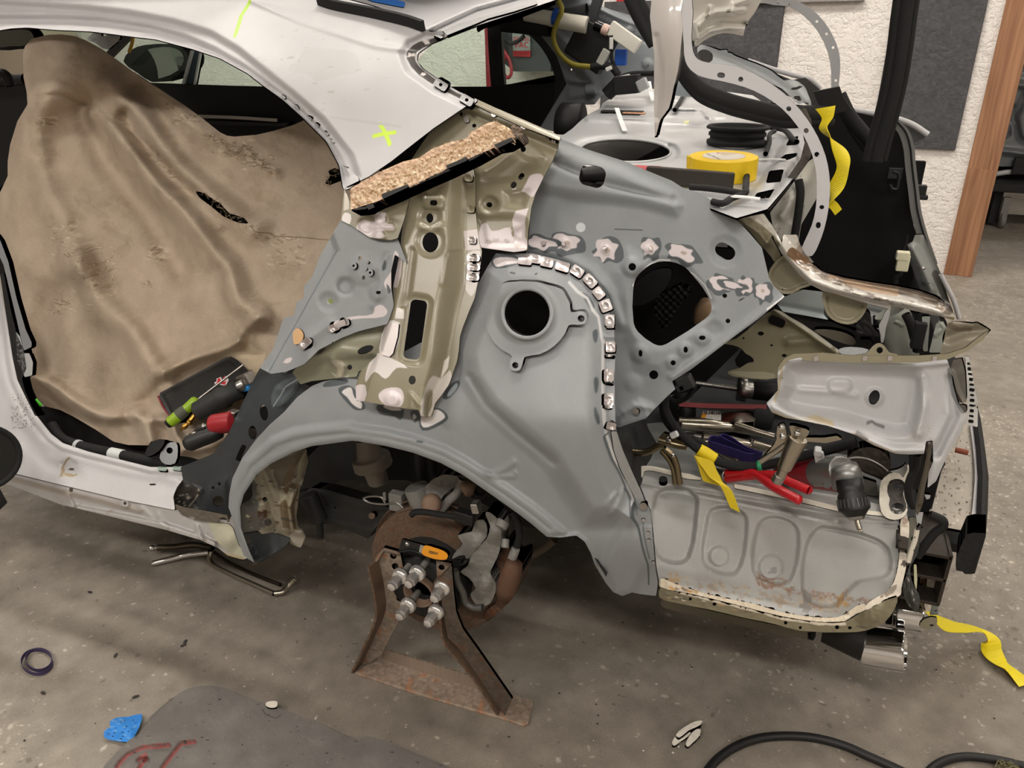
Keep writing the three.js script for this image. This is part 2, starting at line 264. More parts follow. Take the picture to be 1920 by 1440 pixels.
const carpetTex = dataTex(256, (x, y, i, j) => { const e = 74 + (hash2(i, j) - .5) * 20 + (fbm(x * 20, y * 20, 3, 20) - .5) * 26; return [e, e, e + 2]; });
carpetTex.repeat.set(3, 3);
const panelM = std(0xffffff, .85, 0, { map: carpetTex, bumpMap: bumpTex, bumpScale: .006 });
{ // grey boards fixed to the plaster
  const [s0] = wallS(1660, 110), [s1] = wallS(1822, 140), yb = wallS(1740, 279)[1];
  tag(part(scene, 'wall_board', wallBox(s0, s1, yb, CEIL + .1, 0, .025), panelM), 'tall dark grey textured board on plaster beside timber post', 'wall board');
  const [a1] = wallS(1466, 60), yc = wallS(1400, 150)[1];
  tag(part(scene, 'wall_board', wallBox(a1 - 1.15, a1, .75, wallS(1440, 2)[1] + .02, 0, .025), panelM), 'short dark grey board on plaster behind the raised trunk hinges', 'wall board');
  const sh = wallS(1400, 8);
  tag(part(scene, 'wall_rail', wallBox(sh[0] - .2, wallS(1620, 8)[0], sh[1], sh[1] + .06, 0, .05), std(0x8d8985, .7)), 'grey rail fixed across the plaster wall above the board', 'rail');
}
// battens: white tray, two tubes, an area light just below
LAMPS.forEach(([x, z, L, I_]) => {
  const t = thing('ceiling_light', 'white twin tube fluorescent batten hanging below the ceiling', 'ceiling light', [x, CEIL + .1, z], 'fluorescent battens on the ceiling');
  part(t, 'tray', box(L + .06, .05, .24, 0, .06, 0, 0, 0, 0, .01), std(0xe8e8e8, .5));
  for (const dz of [-.06, .06]) part(t, 'tube', rod(V3(-L / 2, 0, dz), V3(L / 2, 0, dz), .016), new THREE.MeshStandardMaterial({ color: 0xffffff, emissive: 0xfff4e6, emissiveIntensity: 6 }));
  const l = new THREE.RectAreaLight(0xfff8f0, I_, L, .2); l.position.set(0, -.03, 0); l.lookAt(x, -10, z); l.rotation.set(-Math.PI / 2, 0, 0); l.castShadow = true; t.add(l);
});
// ---------------------------------------------------------------- the car: one thing, its panels are parts
const car = thing('car', 'white sedan with left rear quarter cut away showing grey primer and bare spot welds', 'car');
const soft = (x, k = 30) => (Math.sqrt(x * x + k * k) + x) / 2;
const lean = (u, v) => -0.00042 * soft(790 - v);            // the body side leans in above the wheel arch
const rev = (p) => p.slice().reverse();

// -- outer skin: roof side, C pillar and upper door frame
const skinPl = zp(-.06, 0, 0, -.85, 1.0);
const openTop = A([-120, 200, 0, 165, 60, 155, 150, 150, 300, 163, 500, 172, 720, 200, 850, 215, 1050, 268, 1200, 318, 1350, 400, 1440, 470, 1540, 542, 1650, 640, 1780, 770, 1850, 900, 1872, 1030]);
const skinEdge = B([80, 1035, 100, 1030, 160, 985, 205, 965, 330, 880, 450, 785, 560, 700, 690, 612, 745, 575, 775, 572, 806, 545, 700, 500, 600, 442, 500, 375, 470, 330, 476, 290, 555, 236, 640, 200, 600, 165, 545, 175, 505, 150]);
const skinOut = [...openTop, ...skinEdge, ...O([770, 36, 700, 12, 640, -4, 560, -24, 400, -60, -40, -60])];
const crease1 = A([-120, 12, 0, 14, 450, 42, 700, 70, 950, 118, 1150, 180, 1300, 270, 1450, 390, 1600, 510, 1760, 650, 1920, 850]);
const crease2 = A([-120, 92, 0, 92, 300, 92, 550, 104, 800, 140, 1000, 195, 1170, 268, 1330, 362, 1480, 470, 1620, 580, 1760, 720, 1850, 850, 1895, 960]);
const lip1 = [...crease1, ...O([672, 330]), ...rev(openTop), ...O([-60, 100])], lip2 = [...crease2, ...rev(openTop)];
const skinH = sum(emb(lip1, -.012, 7), emb(lip2, -.012, 5), bead(O([470, 0, 560, 40, 700, 85, 800, 100]), 5, .0035), emb(B([380, 290, 420, 230, 520, 180, 640, 190, 560, 250, 480, 300, 490, 360, 620, 440, 810, 540, 740, 580, 560, 490, 420, 390]), -.012, 7),
  dim(560, 150, 260, .03, 160), bead(B([-300, 640, 0, 700, 300, 760]), 60, -.004));
const skinG = sheet(skinOut, { pl: skinPl, h: skinH, t: .002, step: 4 });
const urethane = B([415, 320, 425, 270, 480, 230, 540, 215, 620, 185, 690, 160, 600, 225, 500, 262, 462, 296, 464, 335, 500, 380, 600, 452, 690, 508, 775, 548, 770, 566, 690, 530, 590, 478, 480, 408]);
const skinM = painted(skinG, '#b9b9bb', [
  { p: smooth(urethane, 2), c: '#3a3634' }, ...[[440, 300, 20], [520, 228, 22], [640, 190, 16], [505, 405, 14], [570, 460, 12]].map(([x, y, r], i) => ({ p: blob(...B([x, y])[0], r * .34, r * .2, .4, i), c: '#cfcac8' })),
  { p: O([468, 2, 462, 14, 452, 30, 447, 48, 441, 66]), c: '#9fc81e', w: 8 }, { p: B([235, 742, 300, 728, 350, 722]), c: '#c3e34d', w: 6 }, { p: B([270, 678, 295, 720, 322, 785]), c: '#c3e34d', w: 6.5 },
  { p: blob(610, 120, 60, 26, .3, 3), c: '#b4b4b5' }, { p: B([0, 640, 120, 655, 380, 690]), c: '#b2b2b2', w: 4 },
  ...Array.from({ length: 40 }, (_, i) => ({ p: blob(480 + hash2(i, 1) * 250, 40 + hash2(i, 2) * 170, 1 + hash2(i, 3) * 7, .6 + hash2(i, 4) * 2, .4, i, -.1), c: i % 3 ? '#b1b0b0' : '#a9a7a5' })),
], M.white, { ppm: 900, speck: 2, drift: 3 });
const skin = part(car, 'quarter_panel_skin', skinG, skinM, 'white roof side and C pillar skin with green marker cross');
// clips on the window flange, weld nicks along the door flange
for (const [x, y] of [[600, 462], [742, 545]]) part(skin, 'window_clip', pad(skinG, rot2(rrect(26, 16, 4, 3, ...B([x, y])[0]), .55, ...B([x, y])[0]), .006, { holes: [ell(...B([x, y])[0], 3.5)] }), M.whiteInner);
for (const [x, y] of [[1540, 535], [1610, 590], [1680, 650], [1720, 690], [1770, 735], [1800, 775]]) part(skin, 'weld_nick', pad(skinG, blob(...A([x + 8, y - 6])[0], 6, 2.4, .2, x, .75), .003), M.whiteInner);
part(skin, 'flange_end', pad(skinG, B([85, 1020, 75, 960, 60, 900, 100, 920, 150, 965, 155, 985]), .004), M.white);

// -- roof beyond the drip rail, with its black moulding and the header of the rear window
const roofPl = plane3(atz(640, -4, -.36), atz(790, 50, -.335), atz(1043, 0, -.95));
const headEdge = B([505, 150, 545, 175, 600, 165, 640, 200, 780, 146, 870, 116, 1000, 75, 1240, -5]);
const roofG = sheet([...O([560, -30, 640, -6, 700, 10, 770, 34]), ...headEdge, ...O([1100, -25, 1000, -45])], { pl: roofPl, t: .003, step: 3, uv: 'xz', h: sum(bead(B([545, 178, 800, 60, 1100, -20]), 5, -.012)) });
const roof = part(car, 'roof', roofG, M.white);
part(roof, 'roof_panel', [box(1.9, .012, .6, -1.12, 1.412, -.66, .03, 0, .012, .004), box(1.9, .012, .6, -1.12, 1.412, -1.24, -.03, 0, .012, .004), box(1.8, .04, .05, -1.2, 1.415, -1.53, 0, 0, .012, .01)], M.white);
part(roof, 'drip_moulding', strap([[-70, -2], [0, 22], [250, 72], [420, 112], [505, 142]].map(([x, y]) => { const [u, v] = B([x, y])[0]; return onPlane(skinPl, u, v, .008); }), V3(0, .016, .006), .008, 30), M.rubber, 'black rubber roof moulding');
part(roof, 'masking_tape', pad(roofG, O([690, -14, 760, 4, 757, 14, 700, 3, 676, -6]), .0015, { step: 2 }), std(0x2a6fc4, .6), 'strip of blue masking tape');
const sealB = sheet([...B([800, 125, 860, 100, 1000, 60, 1120, 20, 1180, 0, 1240, -5, 1000, 82, 850, 118, 810, 142]),], { pl: roofPl, t: .012, step: 2, uv: 'xz', h: () => -.004 });
part(roof, 'window_sealant', sealB, painted(sealB, '#4a4642', Array.from({ length: 26 }, (_, i) => ({ p: blob(...B([810 + i * 16, 122 - i * 5 + hash2(i, 3) * 10])[0], 4, 2, .5, i), c: i % 2 ? '#b9b3ad' : '#232120' })), M.rubber, { ppm: 1200 }), 'remains of cut black window sealant');
part(roof, 'header_rail', pad(roofG, B([560, 190, 700, 128, 850, 85, 1010, 40, 1120, 5, 1130, 20, 1000, 62, 860, 100, 790, 130, 640, 190, 600, 210]), .004), M.whiteInner);

// -- inner C pillar panel in olive primer
const olvPl = zp(-.17, 0, 0, -.5, 1.05);
const olvOut = B([560, 690, 700, 590, 790, 545, 900, 590, 1050, 655, 1255, 745, 1243, 800, 1205, 890, 1160, 970, 1120, 1050, 1095, 1130, 1078, 1260, 1072, 1365, 1000, 1375, 818, 1350, 795, 1230, 778, 1050, 770, 880, 650, 900, 420, 900]);
const olvH = sum(emb(B([730, 600, 1240, 790, 1260, 760, 780, 545]), .012, 5), emb(B([1010, 780, 1060, 760, 1150, 820, 1165, 860, 1130, 880, 1060, 860, 1015, 820]), .004, 6), cup(...B([868, 1118])[0], 15, -.006, 5), emb(B([790, 1180, 1000, 1180, 1060, 1200, 1070, 1340, 820, 1340]), -.008, 8), bead(B([1000, 820, 900, 900, 850, 930]), 12, .006), emb(B([950, 1050, 1080, 1040, 1050, 1130, 960, 1120]), -.004, 8), bead(B([760, 610, 1230, 820]), 6, -.004), emb(B([1000, 1260, 1065, 1230, 1060, 1320, 1010, 1310]), -.006, 5));
const olvG = sheet(olvOut, { pl: olvPl, h: olvH, holes: [ell(...B([1050, 813])[0], 5, 6), ell(...B([866, 1117])[0], 5.5, 5, .3), ell(...B([783, 685])[0], 4, 4), slot(...B([1040, 962])[0], 9, 14, 4.5, .6), ell(...B([998, 1010])[0], 5.5, 7, .4), ell(...B([712, 622])[0], 3.4, 4)], step: 3 });
const olv = part(car, 'inner_pillar_panel', olvG, painted(olvG, '#857f69', [
  { p: smooth(B([985, 1055, 1030, 1050, 1065, 1000, 1090, 955, 1150, 950, 1160, 985, 1120, 1050, 1100, 1075, 1060, 1050, 1030, 1045]), 3), c: BARE }, { p: B([1010, 1150, 1080, 1135, 1060, 1210, 1060, 1290, 1000, 1300, 990, 1200]), c: BARE },
  { p: smooth(B([815, 1350, 820, 1230, 850, 1215, 880, 1260, 980, 1240, 990, 1290, 1060, 1290, 1070, 1360, 980, 1375]), 3), c: BARE }, { p: B([985, 1020, 1012, 1015, 1010, 1032, 990, 1035]), c: '#e8e4e2' }, ...[[900, 1310], [960, 1315], [1020, 1340], [860, 1320]].map(([x, y], i) => ({ p: blob(...B([x, y])[0], 6, 4, .3, i), c: '#b3a9a6' })),
], M.olive, { ppm: 1100, speck: 5 }), 'olive primed inner pillar panel with ground spots');
for (const [x, y, r] of [[892, 618, .4], [1052, 690, .4], [1222, 765, .4], [740, 650, -.3]]) part(olv, 'spot_weld', pad(olvG, slot(...B([x, y])[0], 10, 14, 5, r), .003), M.bare);
part(olv, 'flange_lip', pad(olvG, B([775, 565, 795, 540, 900, 588, 1050, 652, 1255, 742, 1250, 768, 1040, 690, 890, 622]), .006), M.olive);

// -- foam baffle strip: tan ragged foam in a black tray
const foamPl = zp(-.105, 0, 0, -.5, 1.08);
const foamTop = B([108, 1030, 180, 990, 280, 935, 400, 885, 480, 865, 550, 815, 640, 775, 740, 760, 770, 715, 850, 680, 900, 660, 950, 690, 990, 712]);
const foamOut = [...foamTop, ...B([1030, 715, 1045, 730, 960, 770, 800, 840, 640, 920, 460, 1010, 250, 1095, 190, 1120, 110, 1148])];
const foamH = (u, v) => .026 + .009 * fbm(u / 4.5, v / 4.5, 3);
const foamG = sheet(foamOut.map(([u, v], i) => [u + (hash2(i, 3) - .5) * 3, v + (hash2(i, 4) - .5) * 4]), { pl: foamPl, h: foamH, t: .025, step: 1.8 });
const baffle = part(car, 'foam_baffle', foamG, painted(foamG, '#d6b9a0', Array.from({ length: 900 }, (_, i) => { const s = hash2(i, 1), u = 660 + s * 300, v = 385 - s * 140 - hash2(i, 2) * 34 + 12; return { p: blob(u, v, 1.2 + hash2(i, 5) * 2, 1 + hash2(i, 6) * 1.6, .4, i), c: ['#e6d2b4', '#d9c0a0', '#bd9c78', '#a98865', '#efdfc6'][i % 5] }; }), M.tan, { ppm: 1600, speck: 26 }), 'tan ragged foam strip');
{ // loose fibres standing out of the foam
  const fib = []; for (let i = 0; i < 900; i++) { const s = hash2(i, 21), w = hash2(i, 22), a = foamTop[Math.min(foamTop.length - 2, s * (foamTop.length - 1) | 0)], b = foamTop[Math.min(foamTop.length - 1, (s * (foamTop.length - 1) | 0) + 1)], k = s * (foamTop.length - 1) % 1; const u = a[0] + (b[0] - a[0]) * k + w * 8, v = a[1] + (b[1] - a[1]) * k + w * 26 + 2; const p = foamG.surf(u, v, -.003), d = V3(hash2(i, 23) - .5, hash2(i, 24) - .1, hash2(i, 25) * .8 + .3).normalize().multiplyScalar(.004 + hash2(i, 26) * .004); fib.push(new THREE.ConeGeometry(.0011, d.length(), 4).applyMatrix4(M4().compose(p.clone().addScaledVector(d, .5), new THREE.Quaternion().setFromUnitVectors(V3(0, 1, 0), d.clone().normalize()), V3(1, 1, 1)))); }
  const f = part(baffle, 'foam_fibres', mg(fib), std(0xdcc6a8, .95)); f.userData.kind = 'stuff';
}
const tray = sheet(B([110, 1150, 190, 1085, 340, 1040, 500, 965, 640, 895, 800, 820, 960, 745, 1040, 738, 1030, 752, 960, 790, 900, 800, 780, 868, 640, 935, 470, 1010, 340, 1070, 240, 1110, 190, 1140]), { pl: foamPl, h: () => .028, t: .03, step: 2 });
part(baffle, 'tray', tray, M.black, 'black plastic tray under the foam');
part(baffle, 'tray_clip', [pad(tray, B([275, 1060, 420, 1005, 425, 1020, 285, 1085]), .006), pad(tray, B([625, 905, 740, 855, 745, 875, 640, 920]), .006), pad(tray, B([890, 790, 985, 750, 1000, 765, 910, 810]), .006), pad(tray, B([195, 1120, 230, 1110, 240, 1130, 205, 1145]), .006)], M.black);
part(baffle, 'foam_squeeze_out', sheet(smooth(B([690, 905, 760, 880, 850, 838, 900, 815, 870, 850, 790, 890, 740, 920, 700, 925]), 2), { pl: foamPl, h: (u, v) => .006 + .006 * fbm(u / 6, v / 6, 2), t: .01, step: 2 }), std(0x9a7547, .9));
part(baffle, 'foam_end', sheet(smooth(B([985, 690, 1010, 680, 1048, 725, 1040, 745, 1010, 745]), 3), { pl: foamPl, h: (u, v) => .03 + .01 * fbm(u / 3, v / 3, 2), t: .03, step: 1.6 }), std(0x7d6d60, .9));

// -- grey panel ahead of the pillar (wheelhouse front, behind the door opening)
const lpPl = zp(-.06, 0, 0, -.42, .95);
const lpOut = [...B([58, 1195, 110, 1225, 215, 1295, 330, 1308, 365, 1300, 420, 1440]), ...E([350, 20, 330, 110, 330, 200, 345, 300, 310, 400, 150, 440, 0, 500]), ...D([1860, 480, 1740, 540, 1660, 620, 1560, 660, 1480, 672, 1415, 640, 1490, 535, 1545, 370, 1605, 350, 1618, 280, 1655, 262, 1660, 190, 1700, 150]), ...O([600, 480])];
const lpH = sum(emb([...D([1840, 0, 1470, 655, 1400, 700, 1400, 500, 1600, 200, 1800, -100])], -.012, 6), cup(...E([185, 100])[0], 26, .004, 10), cup(...E([80, 195])[0], 15, -.004, 7), cup(...D([1790, 280])[0], 15, -.005, 7), cup(...D([1885, 195])[0], 14, -.004, 6), cup(...E([260, 228])[0], 15, .004, 6), bead(E([310, 20, 270, 100, 275, 190, 230, 300]), 6, .004), bead(D([1680, 600, 1690, 480, 1800, 400]), 10, .004));
const lpG = sheet(lpOut, { pl: lpPl, h: lpH, holes: [ell(...E([160, 42])[0], 3, 4.5), ell(...E([125, 82])[0], 2.4, 2.4), ell(...E([215, 120])[0], 2.4, 2.4), ell(...E([180, 147])[0], 3, 4.5), ell(...E([260, 228])[0], 5, 3.5)], step: 3 });
const lp = part(car, 'front_wheelhouse_panel', lpG, painted(lpG, '#8b8f92', [{ p: smooth(E([370, 20, 350, 0, 330, 110, 290, 180, 320, 220, 345, 150]), 3), c: BARE }, { p: smooth(E([288, 60, 300, 50, 300, 100, 280, 110]), 2), c: FEATHER }, { p: smooth(E([305, 180, 330, 220, 315, 236]), 2), c: FEATHER }, { p: smooth(E([240, 310, 275, 295, 310, 330, 290, 360, 120, 375, 0, 430, 0, 400, 110, 360, 230, 345]), 3), c: BARE }, { p: D([1838, 0, 1470, 655]), c: '#5d666c', w: 2.5 }, { p: ell(...D([1797, 280])[0], 4), c: '#c8c4ba' }, { p: ell(...E([0, 275])[0], 5), c: '#7d8a55' }, { p: blob(...D([1570, 600])[0], 8, 4, .3, 4, -.5), c: BARE }], M.primer, { ppm: 1100 }), 'grey primed wheelhouse panel ahead of the pillar');
part(lp, 'sealer_dab', pad(lpG, smooth(D([1600, 440, 1625, 422, 1652, 445, 1655, 475, 1635, 505, 1605, 512, 1598, 475]), 2), .003), std(0xc9a479, .8), 'beige sealer dab');
for (const [x, y, r] of [[200, 62, 3], [190, 100, 3]]) part(lp, 'stud', pad(lpG, ell(...E([x, y])[0], r), .004, { step: 1.5 }), M.primer);
for (const [x, y] of [[125, 82], [215, 120]]) part(lp, 'nut_boss', pad(lpG, ell(...E([x, y])[0], 6, 7), .005, { step: 1.5, holes: [ell(...E([x, y])[0], 2.4)] }), M.primer);
// weld tabs along the curved seam
for (const [x, y, w, h, r] of [[1665, 505, 26, 15, -.75], [1820, 420, 22, 14, -.4], [1870, 395, 24, 13, -.25]]) { const c = D([x, y])[0]; part(lp, 'weld_tab', pad(lpG, slot(...c, w, h, 4, r), .006, { h: dim(...c, 9, -.004) }), M.bare); }
{ const c = E([50, 400])[0]; part(lp, 'weld_tab', pad(lpG, slot(...c, 22, 12, 3, -.3), .006), M.bare); }

// -- small olive piece with ground metal at the pillar head
const phG = sheet(B([55, 1200, 62, 1150, 75, 1020, 118, 1140, 260, 1090, 400, 1020, 440, 1050, 400, 1200, 366, 1300, 330, 1310, 215, 1297, 110, 1228]), { pl: lpPl, h: sum(.008, cup(...B([270, 1195])[0], 11, .006, 4), cup(...B([195, 1235])[0], 14, -.006, 5), cup(...B([265, 1285])[0], 10, .005, 4), bead(B([230, 1240, 330, 1238]), 5, .005)), step: 2.5 });
part(car, 'pillar_head_gusset', phG, painted(phG, '#857f69', [{ p: smooth(B([60, 1200, 75, 1160, 110, 1170, 105, 1220, 80, 1225]), 2), c: '#dedad8' }, { p: smooth(B([140, 1260, 150, 1220, 180, 1200, 240, 1210, 240, 1180, 300, 1160, 300, 1215, 340, 1225, 345, 1255, 280, 1260, 300, 1290, 250, 1300, 180, 1280]), 3), c: BARE }, { p: B([100, 1060, 76, 1050, 70, 1150, 100, 1140]), c: '#c9c2b4' }], M.olive, { ppm: 1200 }));

// -- C pillar reinforcement: hat section in olive primer, from under the skin down to the arch
const pilPl = zp(.02);
const pilLeft = [...B([360, 1080, 380, 1050, 440, 1030]), ...B([640, 900, 690, 880, 775, 880])];
const pilR = [...B([790, 1000, 790, 1150, 800, 1250, 815, 1340]), ...E([825, 0, 815, 100, 800, 190, 785, 260, 755, 330, 720, 420, 705, 470, 700, 540, 690, 600, 670, 660, 645, 730, 600, 795, 570, 835, 550, 905, 530, 912])];
const pilB = E([490, 900, 480, 868, 400, 860, 280, 840, 180, 822, 140, 820, 135, 740, 165, 655, 250, 575, 270, 480, 310, 380, 345, 300, 340, 200, 360, 100, 380, 0]);
const pilOut = [...pilLeft, ...pilR, ...pilB, ...B([385, 1300, 400, 1180])];
const pilCr = [...B([640, 980, 632, 1200, 626, 1365]), ...E([622, 0, 600, 160, 570, 280, 545, 560, 505, 740, 500, 840])];   // right-hand crease
const pilFl = [...B([735, 1000, 735, 1250, 740, 1360]), ...E([738, 0, 735, 180, 690, 350, 655, 520, 640, 600, 610, 690, 540, 800, 520, 900])];   // start of the right flange
const flank = [...pilCr, ...rev(pilFl)];
const crossing = (p, v) => { let x = p[0][0]; for (let i = 1; i < p.length; i++) if (v >= p[i - 1][1] && v <= p[i][1]) return p[i - 1][0] + (p[i][0] - p[i - 1][0]) * (v - p[i - 1][1]) / (p[i][1] - p[i - 1][1] + 1e-6); return v > p[p.length - 1][1] ? p[p.length - 1][0] : x; };
const pilEdgeL = [...B([430, 1060, 400, 1250, 390, 1365]), ...E([392, 0, 370, 200, 330, 380, 270, 560, 215, 700, 182, 822])];
const pilSec = (u, v) => { const a = crossing(pilCr, v), b = crossing(pilFl, v), l = crossing(pilEdgeL, v); return .034 * (1 - sst(a - 2, b + 2, u)) - .016 * (1 - sst(l - 8, l + 2, u)) - .02 * (1 - sst(l - 42, l - 20, u)); };
const pilH = sum(lean, .012, pilSec, bead(E([450, 0, 420, 230, 400, 300]), 5, -.004), bead(E([640, 40, 610, 180]), 5, .002),
  cup(...B([540, 1185])[0], 20, -.004, 6), cup(...B([545, 1320])[0], 26, -.004, 6), emb(rrect(38, 24, 6, 3, ...B([562, 1107])[0]), .005, 3), emb(slot(...E([462, 430])[0], 46, 128, 14, .16), -.005, 5), cup(...E([335, 815])[0], 13, .006, 5), bead(E([480, 840, 440, 790, 440, 860]), 4, .004), bead(B([480, 1010, 530, 1030, 590, 990]), 8, .006), bead(B([500, 1240, 545, 1255, 600, 1235]), 6, .004));
const pilG = sheet(pilOut, { pl: pilPl, h: pilH, step: 2.5, holes: [slot(...B([562, 1106])[0], 14, 10, 4), ell(...B([541, 1190])[0], 6.5, 9), ell(...B([544, 1322])[0], 15, 19), rot2(slot(...E([462, 430])[0], 31, 112, 9), .14, ...E([462, 430])[0]), ell(...E([445, 706])[0], 6.5, 8.5, .1)] });
const pilM = painted(pilG, '#857f69', [
  { p: smooth(E([300, 385, 375, 390, 380, 430, 350, 560, 320, 585, 265, 570, 275, 480]), 2), c: '#dcd8d6' }, { p: smooth(E([250, 560, 330, 585, 420, 640, 360, 640, 300, 700, 240, 660, 190, 720, 200, 640]), 3), c: '#d8d3d1' },
  { p: smooth(E([125, 740, 190, 735, 185, 820, 140, 815]), 2), c: BARE }, { p: smooth(E([260, 790, 300, 752, 380, 752, 400, 800, 380, 850, 300, 845]), 3), c: BARE }, { p: smooth(E([490, 905, 520, 740, 560, 680, 600, 700, 650, 650, 660, 690, 630, 760, 570, 830, 545, 905]), 2), c: '#c9c3bd' }, { p: E([650, 570, 640, 640, 600, 700, 620, 600]), c: '#d8d4cc' },
  { p: smooth(E([740, 20, 815, 0, 815, 100, 800, 180, 770, 250, 735, 210, 745, 100]), 2), c: '#bdb5b1' }, { p: B([725, 1260, 800, 1250, 815, 1360, 735, 1365]), c: '#bdb3b1' }, { p: smooth(E([380, 0, 350, 60, 345, 200, 365, 200, 390, 60]), 2), c: BARE }, { p: E([360, 310, 400, 320, 400, 370, 350, 370]), c: '#d6d0cc' }, { p: smooth(B([385, 1080, 420, 1060, 415, 1160, 395, 1200]), 2), c: '#cbc5b5' },
], M.olive, { ppm: 1200, speck: 5 });
const pil = part(car, 'pillar_reinforcement', pilG, pilM, 'olive hat section pillar reinforcement with slots');
for (const [x, y] of [[778, 40], [780, 90], [775, 145]]) part(pil, 'weld_tab', pad(pilG, slot(...E([x, y])[0], 24, 12, 4, .05), .005, { h: dim(...E([x, y])[0], 8, -.003) }), M.bare);
for (const [x, y] of [[752, 970], [762, 1140], [770, 1310]]) part(pil, 'weld_tab', pad(pilG, slot(...B([x, y])[0], 16, 14, 4, .05), .004, { h: dim(...B([x, y])[0], 7, -.003) }), y > 1200 ? M.bare : M.olive);
part(pil, 'patch_plate', pad(pilG, E([300, 380, 372, 400, 365, 470, 340, 560, 320, 580, 272, 565, 275, 510]), .004), std(0xcfc8c6, .4, .3), 'bare metal patch');

// -- olive arch reinforcement left of the pillar
const arOut = [...D([1595, 665, 1640, 610, 1690, 545, 1770, 455, 1850, 420, 1930, 400]), ...E([60, 395, 130, 385, 310, 380, 275, 480, 250, 578, 235, 640, 155, 655, 140, 690, 60, 690, 0, 700]), ...D([1880, 690, 1700, 712, 1640, 730])];
const arG = sheet(arOut, { pl: zp(.015), h: sum((u, v) => lean(u, v) * .7, dim(...E([60, 500])[0], 110, .02, 60), emb(E([230, 575, 260, 585, 240, 660, 0, 720, -200, 720, -40, 600]), -.006, 6), bead(E([-300, 700, -100, 580, 60, 545, 200, 560]), 8, .004), bead(D([1850, 690, 1870, 640, 1820, 600]), 8, .008)), holes: [ell(...E([190, 540])[0], 16, 7, -.35), ell(...E([104, 636])[0], 4.5, 5)], step: 2.5 });
part(car, 'arch_reinforcement', arG, painted(arG, '#8b8a76', [{ p: smooth(E([0, 660, 60, 690, 130, 690, 40, 700]), 2), c: '#bdb6ae' }, { p: blob(...D([1750, 550])[0], 9, 2, .4, 3, -.6), c: '#3d3b33' }, { p: smooth(D([1830, 700, 1870, 690, 1870, 600, 1800, 600, 1840, 640]), 2), c: '#a7a18f' }], M.olive, { ppm: 1000 }));

// -- wheelhouse outer in grey primer
const archIn = [...O([478, 1056, 466, 1030, 452, 990]), ...D([1310, 1400, 1330, 1330, 1400, 1222, 1480, 1160, 1600, 1100, 1700, 1066, 1920, 1037]), ...E([150, 1040, 300, 1065, 450, 1102, 600, 1158, 720, 1222, 850, 1312, 950, 1383, 1030, 1440]), ...H([1100, 112, 1180, 180, 1260, 182, 1340, 172, 1385, 205, 1420, 270, 1440, 330, 1500, 430, 1540, 480, 1590, 502, 1645, 482, 1690, 492, 1775, 502])];
const whR = [...H([1785, 430, 1770, 330, 1755, 150]), ...E([1745, 1420, 1700, 1325, 1640, 1195, 1590, 1080, 1562, 1000, 1552, 930, 1548, 700, 1552, 560, 1546, 420, 1502, 285, 1440, 195, 1360, 105, 1240, 48, 1100, 15, 900, 15])];
const whOut = [...archIn, ...whR, ...O([914, 500, 880, 560, 850, 610, 700, 690, 657, 704]), ...D([1760, 715, 1700, 738, 1620, 800, 1550, 880, 1470, 950, 1400, 1025, 1322, 1130, 1268, 1240, 1250, 1330, 1246, 1400]), ...G([1262, 60, 1290, 180, 1330, 285])];
const dome = E([850, 250, 880, 130, 960, 80, 1120, 85, 1250, 130, 1350, 220, 1420, 330, 1450, 480, 1450, 800, 1470, 1000, 1540, 1240, 1640, 1460, 1400, 1460, 1200, 1140, 1000, 970, 860, 850, 760, 700, 730, 560, 790, 380]);
const rim = [...D([1246, 1440, 1262, 1300, 1340, 1150, 1480, 1030, 1600, 985, 1740, 965, 1920, 950]), ...E([120, 960, 300, 985, 450, 1020, 620, 1080, 740, 1145, 860, 1225, 960, 1290, 1100, 1390, 1200, 1470]), ...O([1060, 1000, 1026, 1007]), ...rev(archIn.slice(0, 25))];
const whBase = (u, v) => lean(u, v) * 1.15 - .06 * sst(1000, 1150, v) * sst(900, 1120, u) - .05 * sst(560, 430, u) * sst(760, 980, v) * 0;
const whH = sum(whBase, emb(dome, .03, 26), (u, v) => { const d = sdf(rim, u, v); return d > -10 ? .011 * sst(-10, 6, d) - .004 * sst(10, 16, d) : 0; },
  dim(1050, 800, 190, .03, 240, .2), bead(E([860, 1225, 950, 1190, 1000, 1155]), 6, .005), bead(E([850, 1210, 900, 1235, 1000, 1230]), 5, .004), bead(E([760, 690, 850, 840, 1000, 980, 1220, 1160]), 7, -.008),
  cup(...E([1072, 342])[0], 56, .006, 8), bead(H([1560, -60, 1510, 0, 1520, 60, 1560, 20, 1600, -80]), 4, .004), emb(E([1490, 480, 1560, 480, 1560, 930, 1600, 1080, 1760, 1440, 1800, 1500, 1690, 1500, 1620, 1290, 1520, 1050, 1495, 900]), -.004, 3), emb(H([1640, 0, 1690, 180, 1730, 330, 1650, 480, 1590, 505, 1540, 480, 1480, 330]), .012, 12), dim(...E([1010, 1212])[0], 5, .004));
const sHole = ell(...E([1072, 342])[0], 44.5, 45, 0, 40);
const whG = sheet(whOut, { pl: zp(.02), h: whH, holes: [sHole], step: 3 });
const feather = (a, c = FEATHER) => ({ p: smooth(a, 3), c });
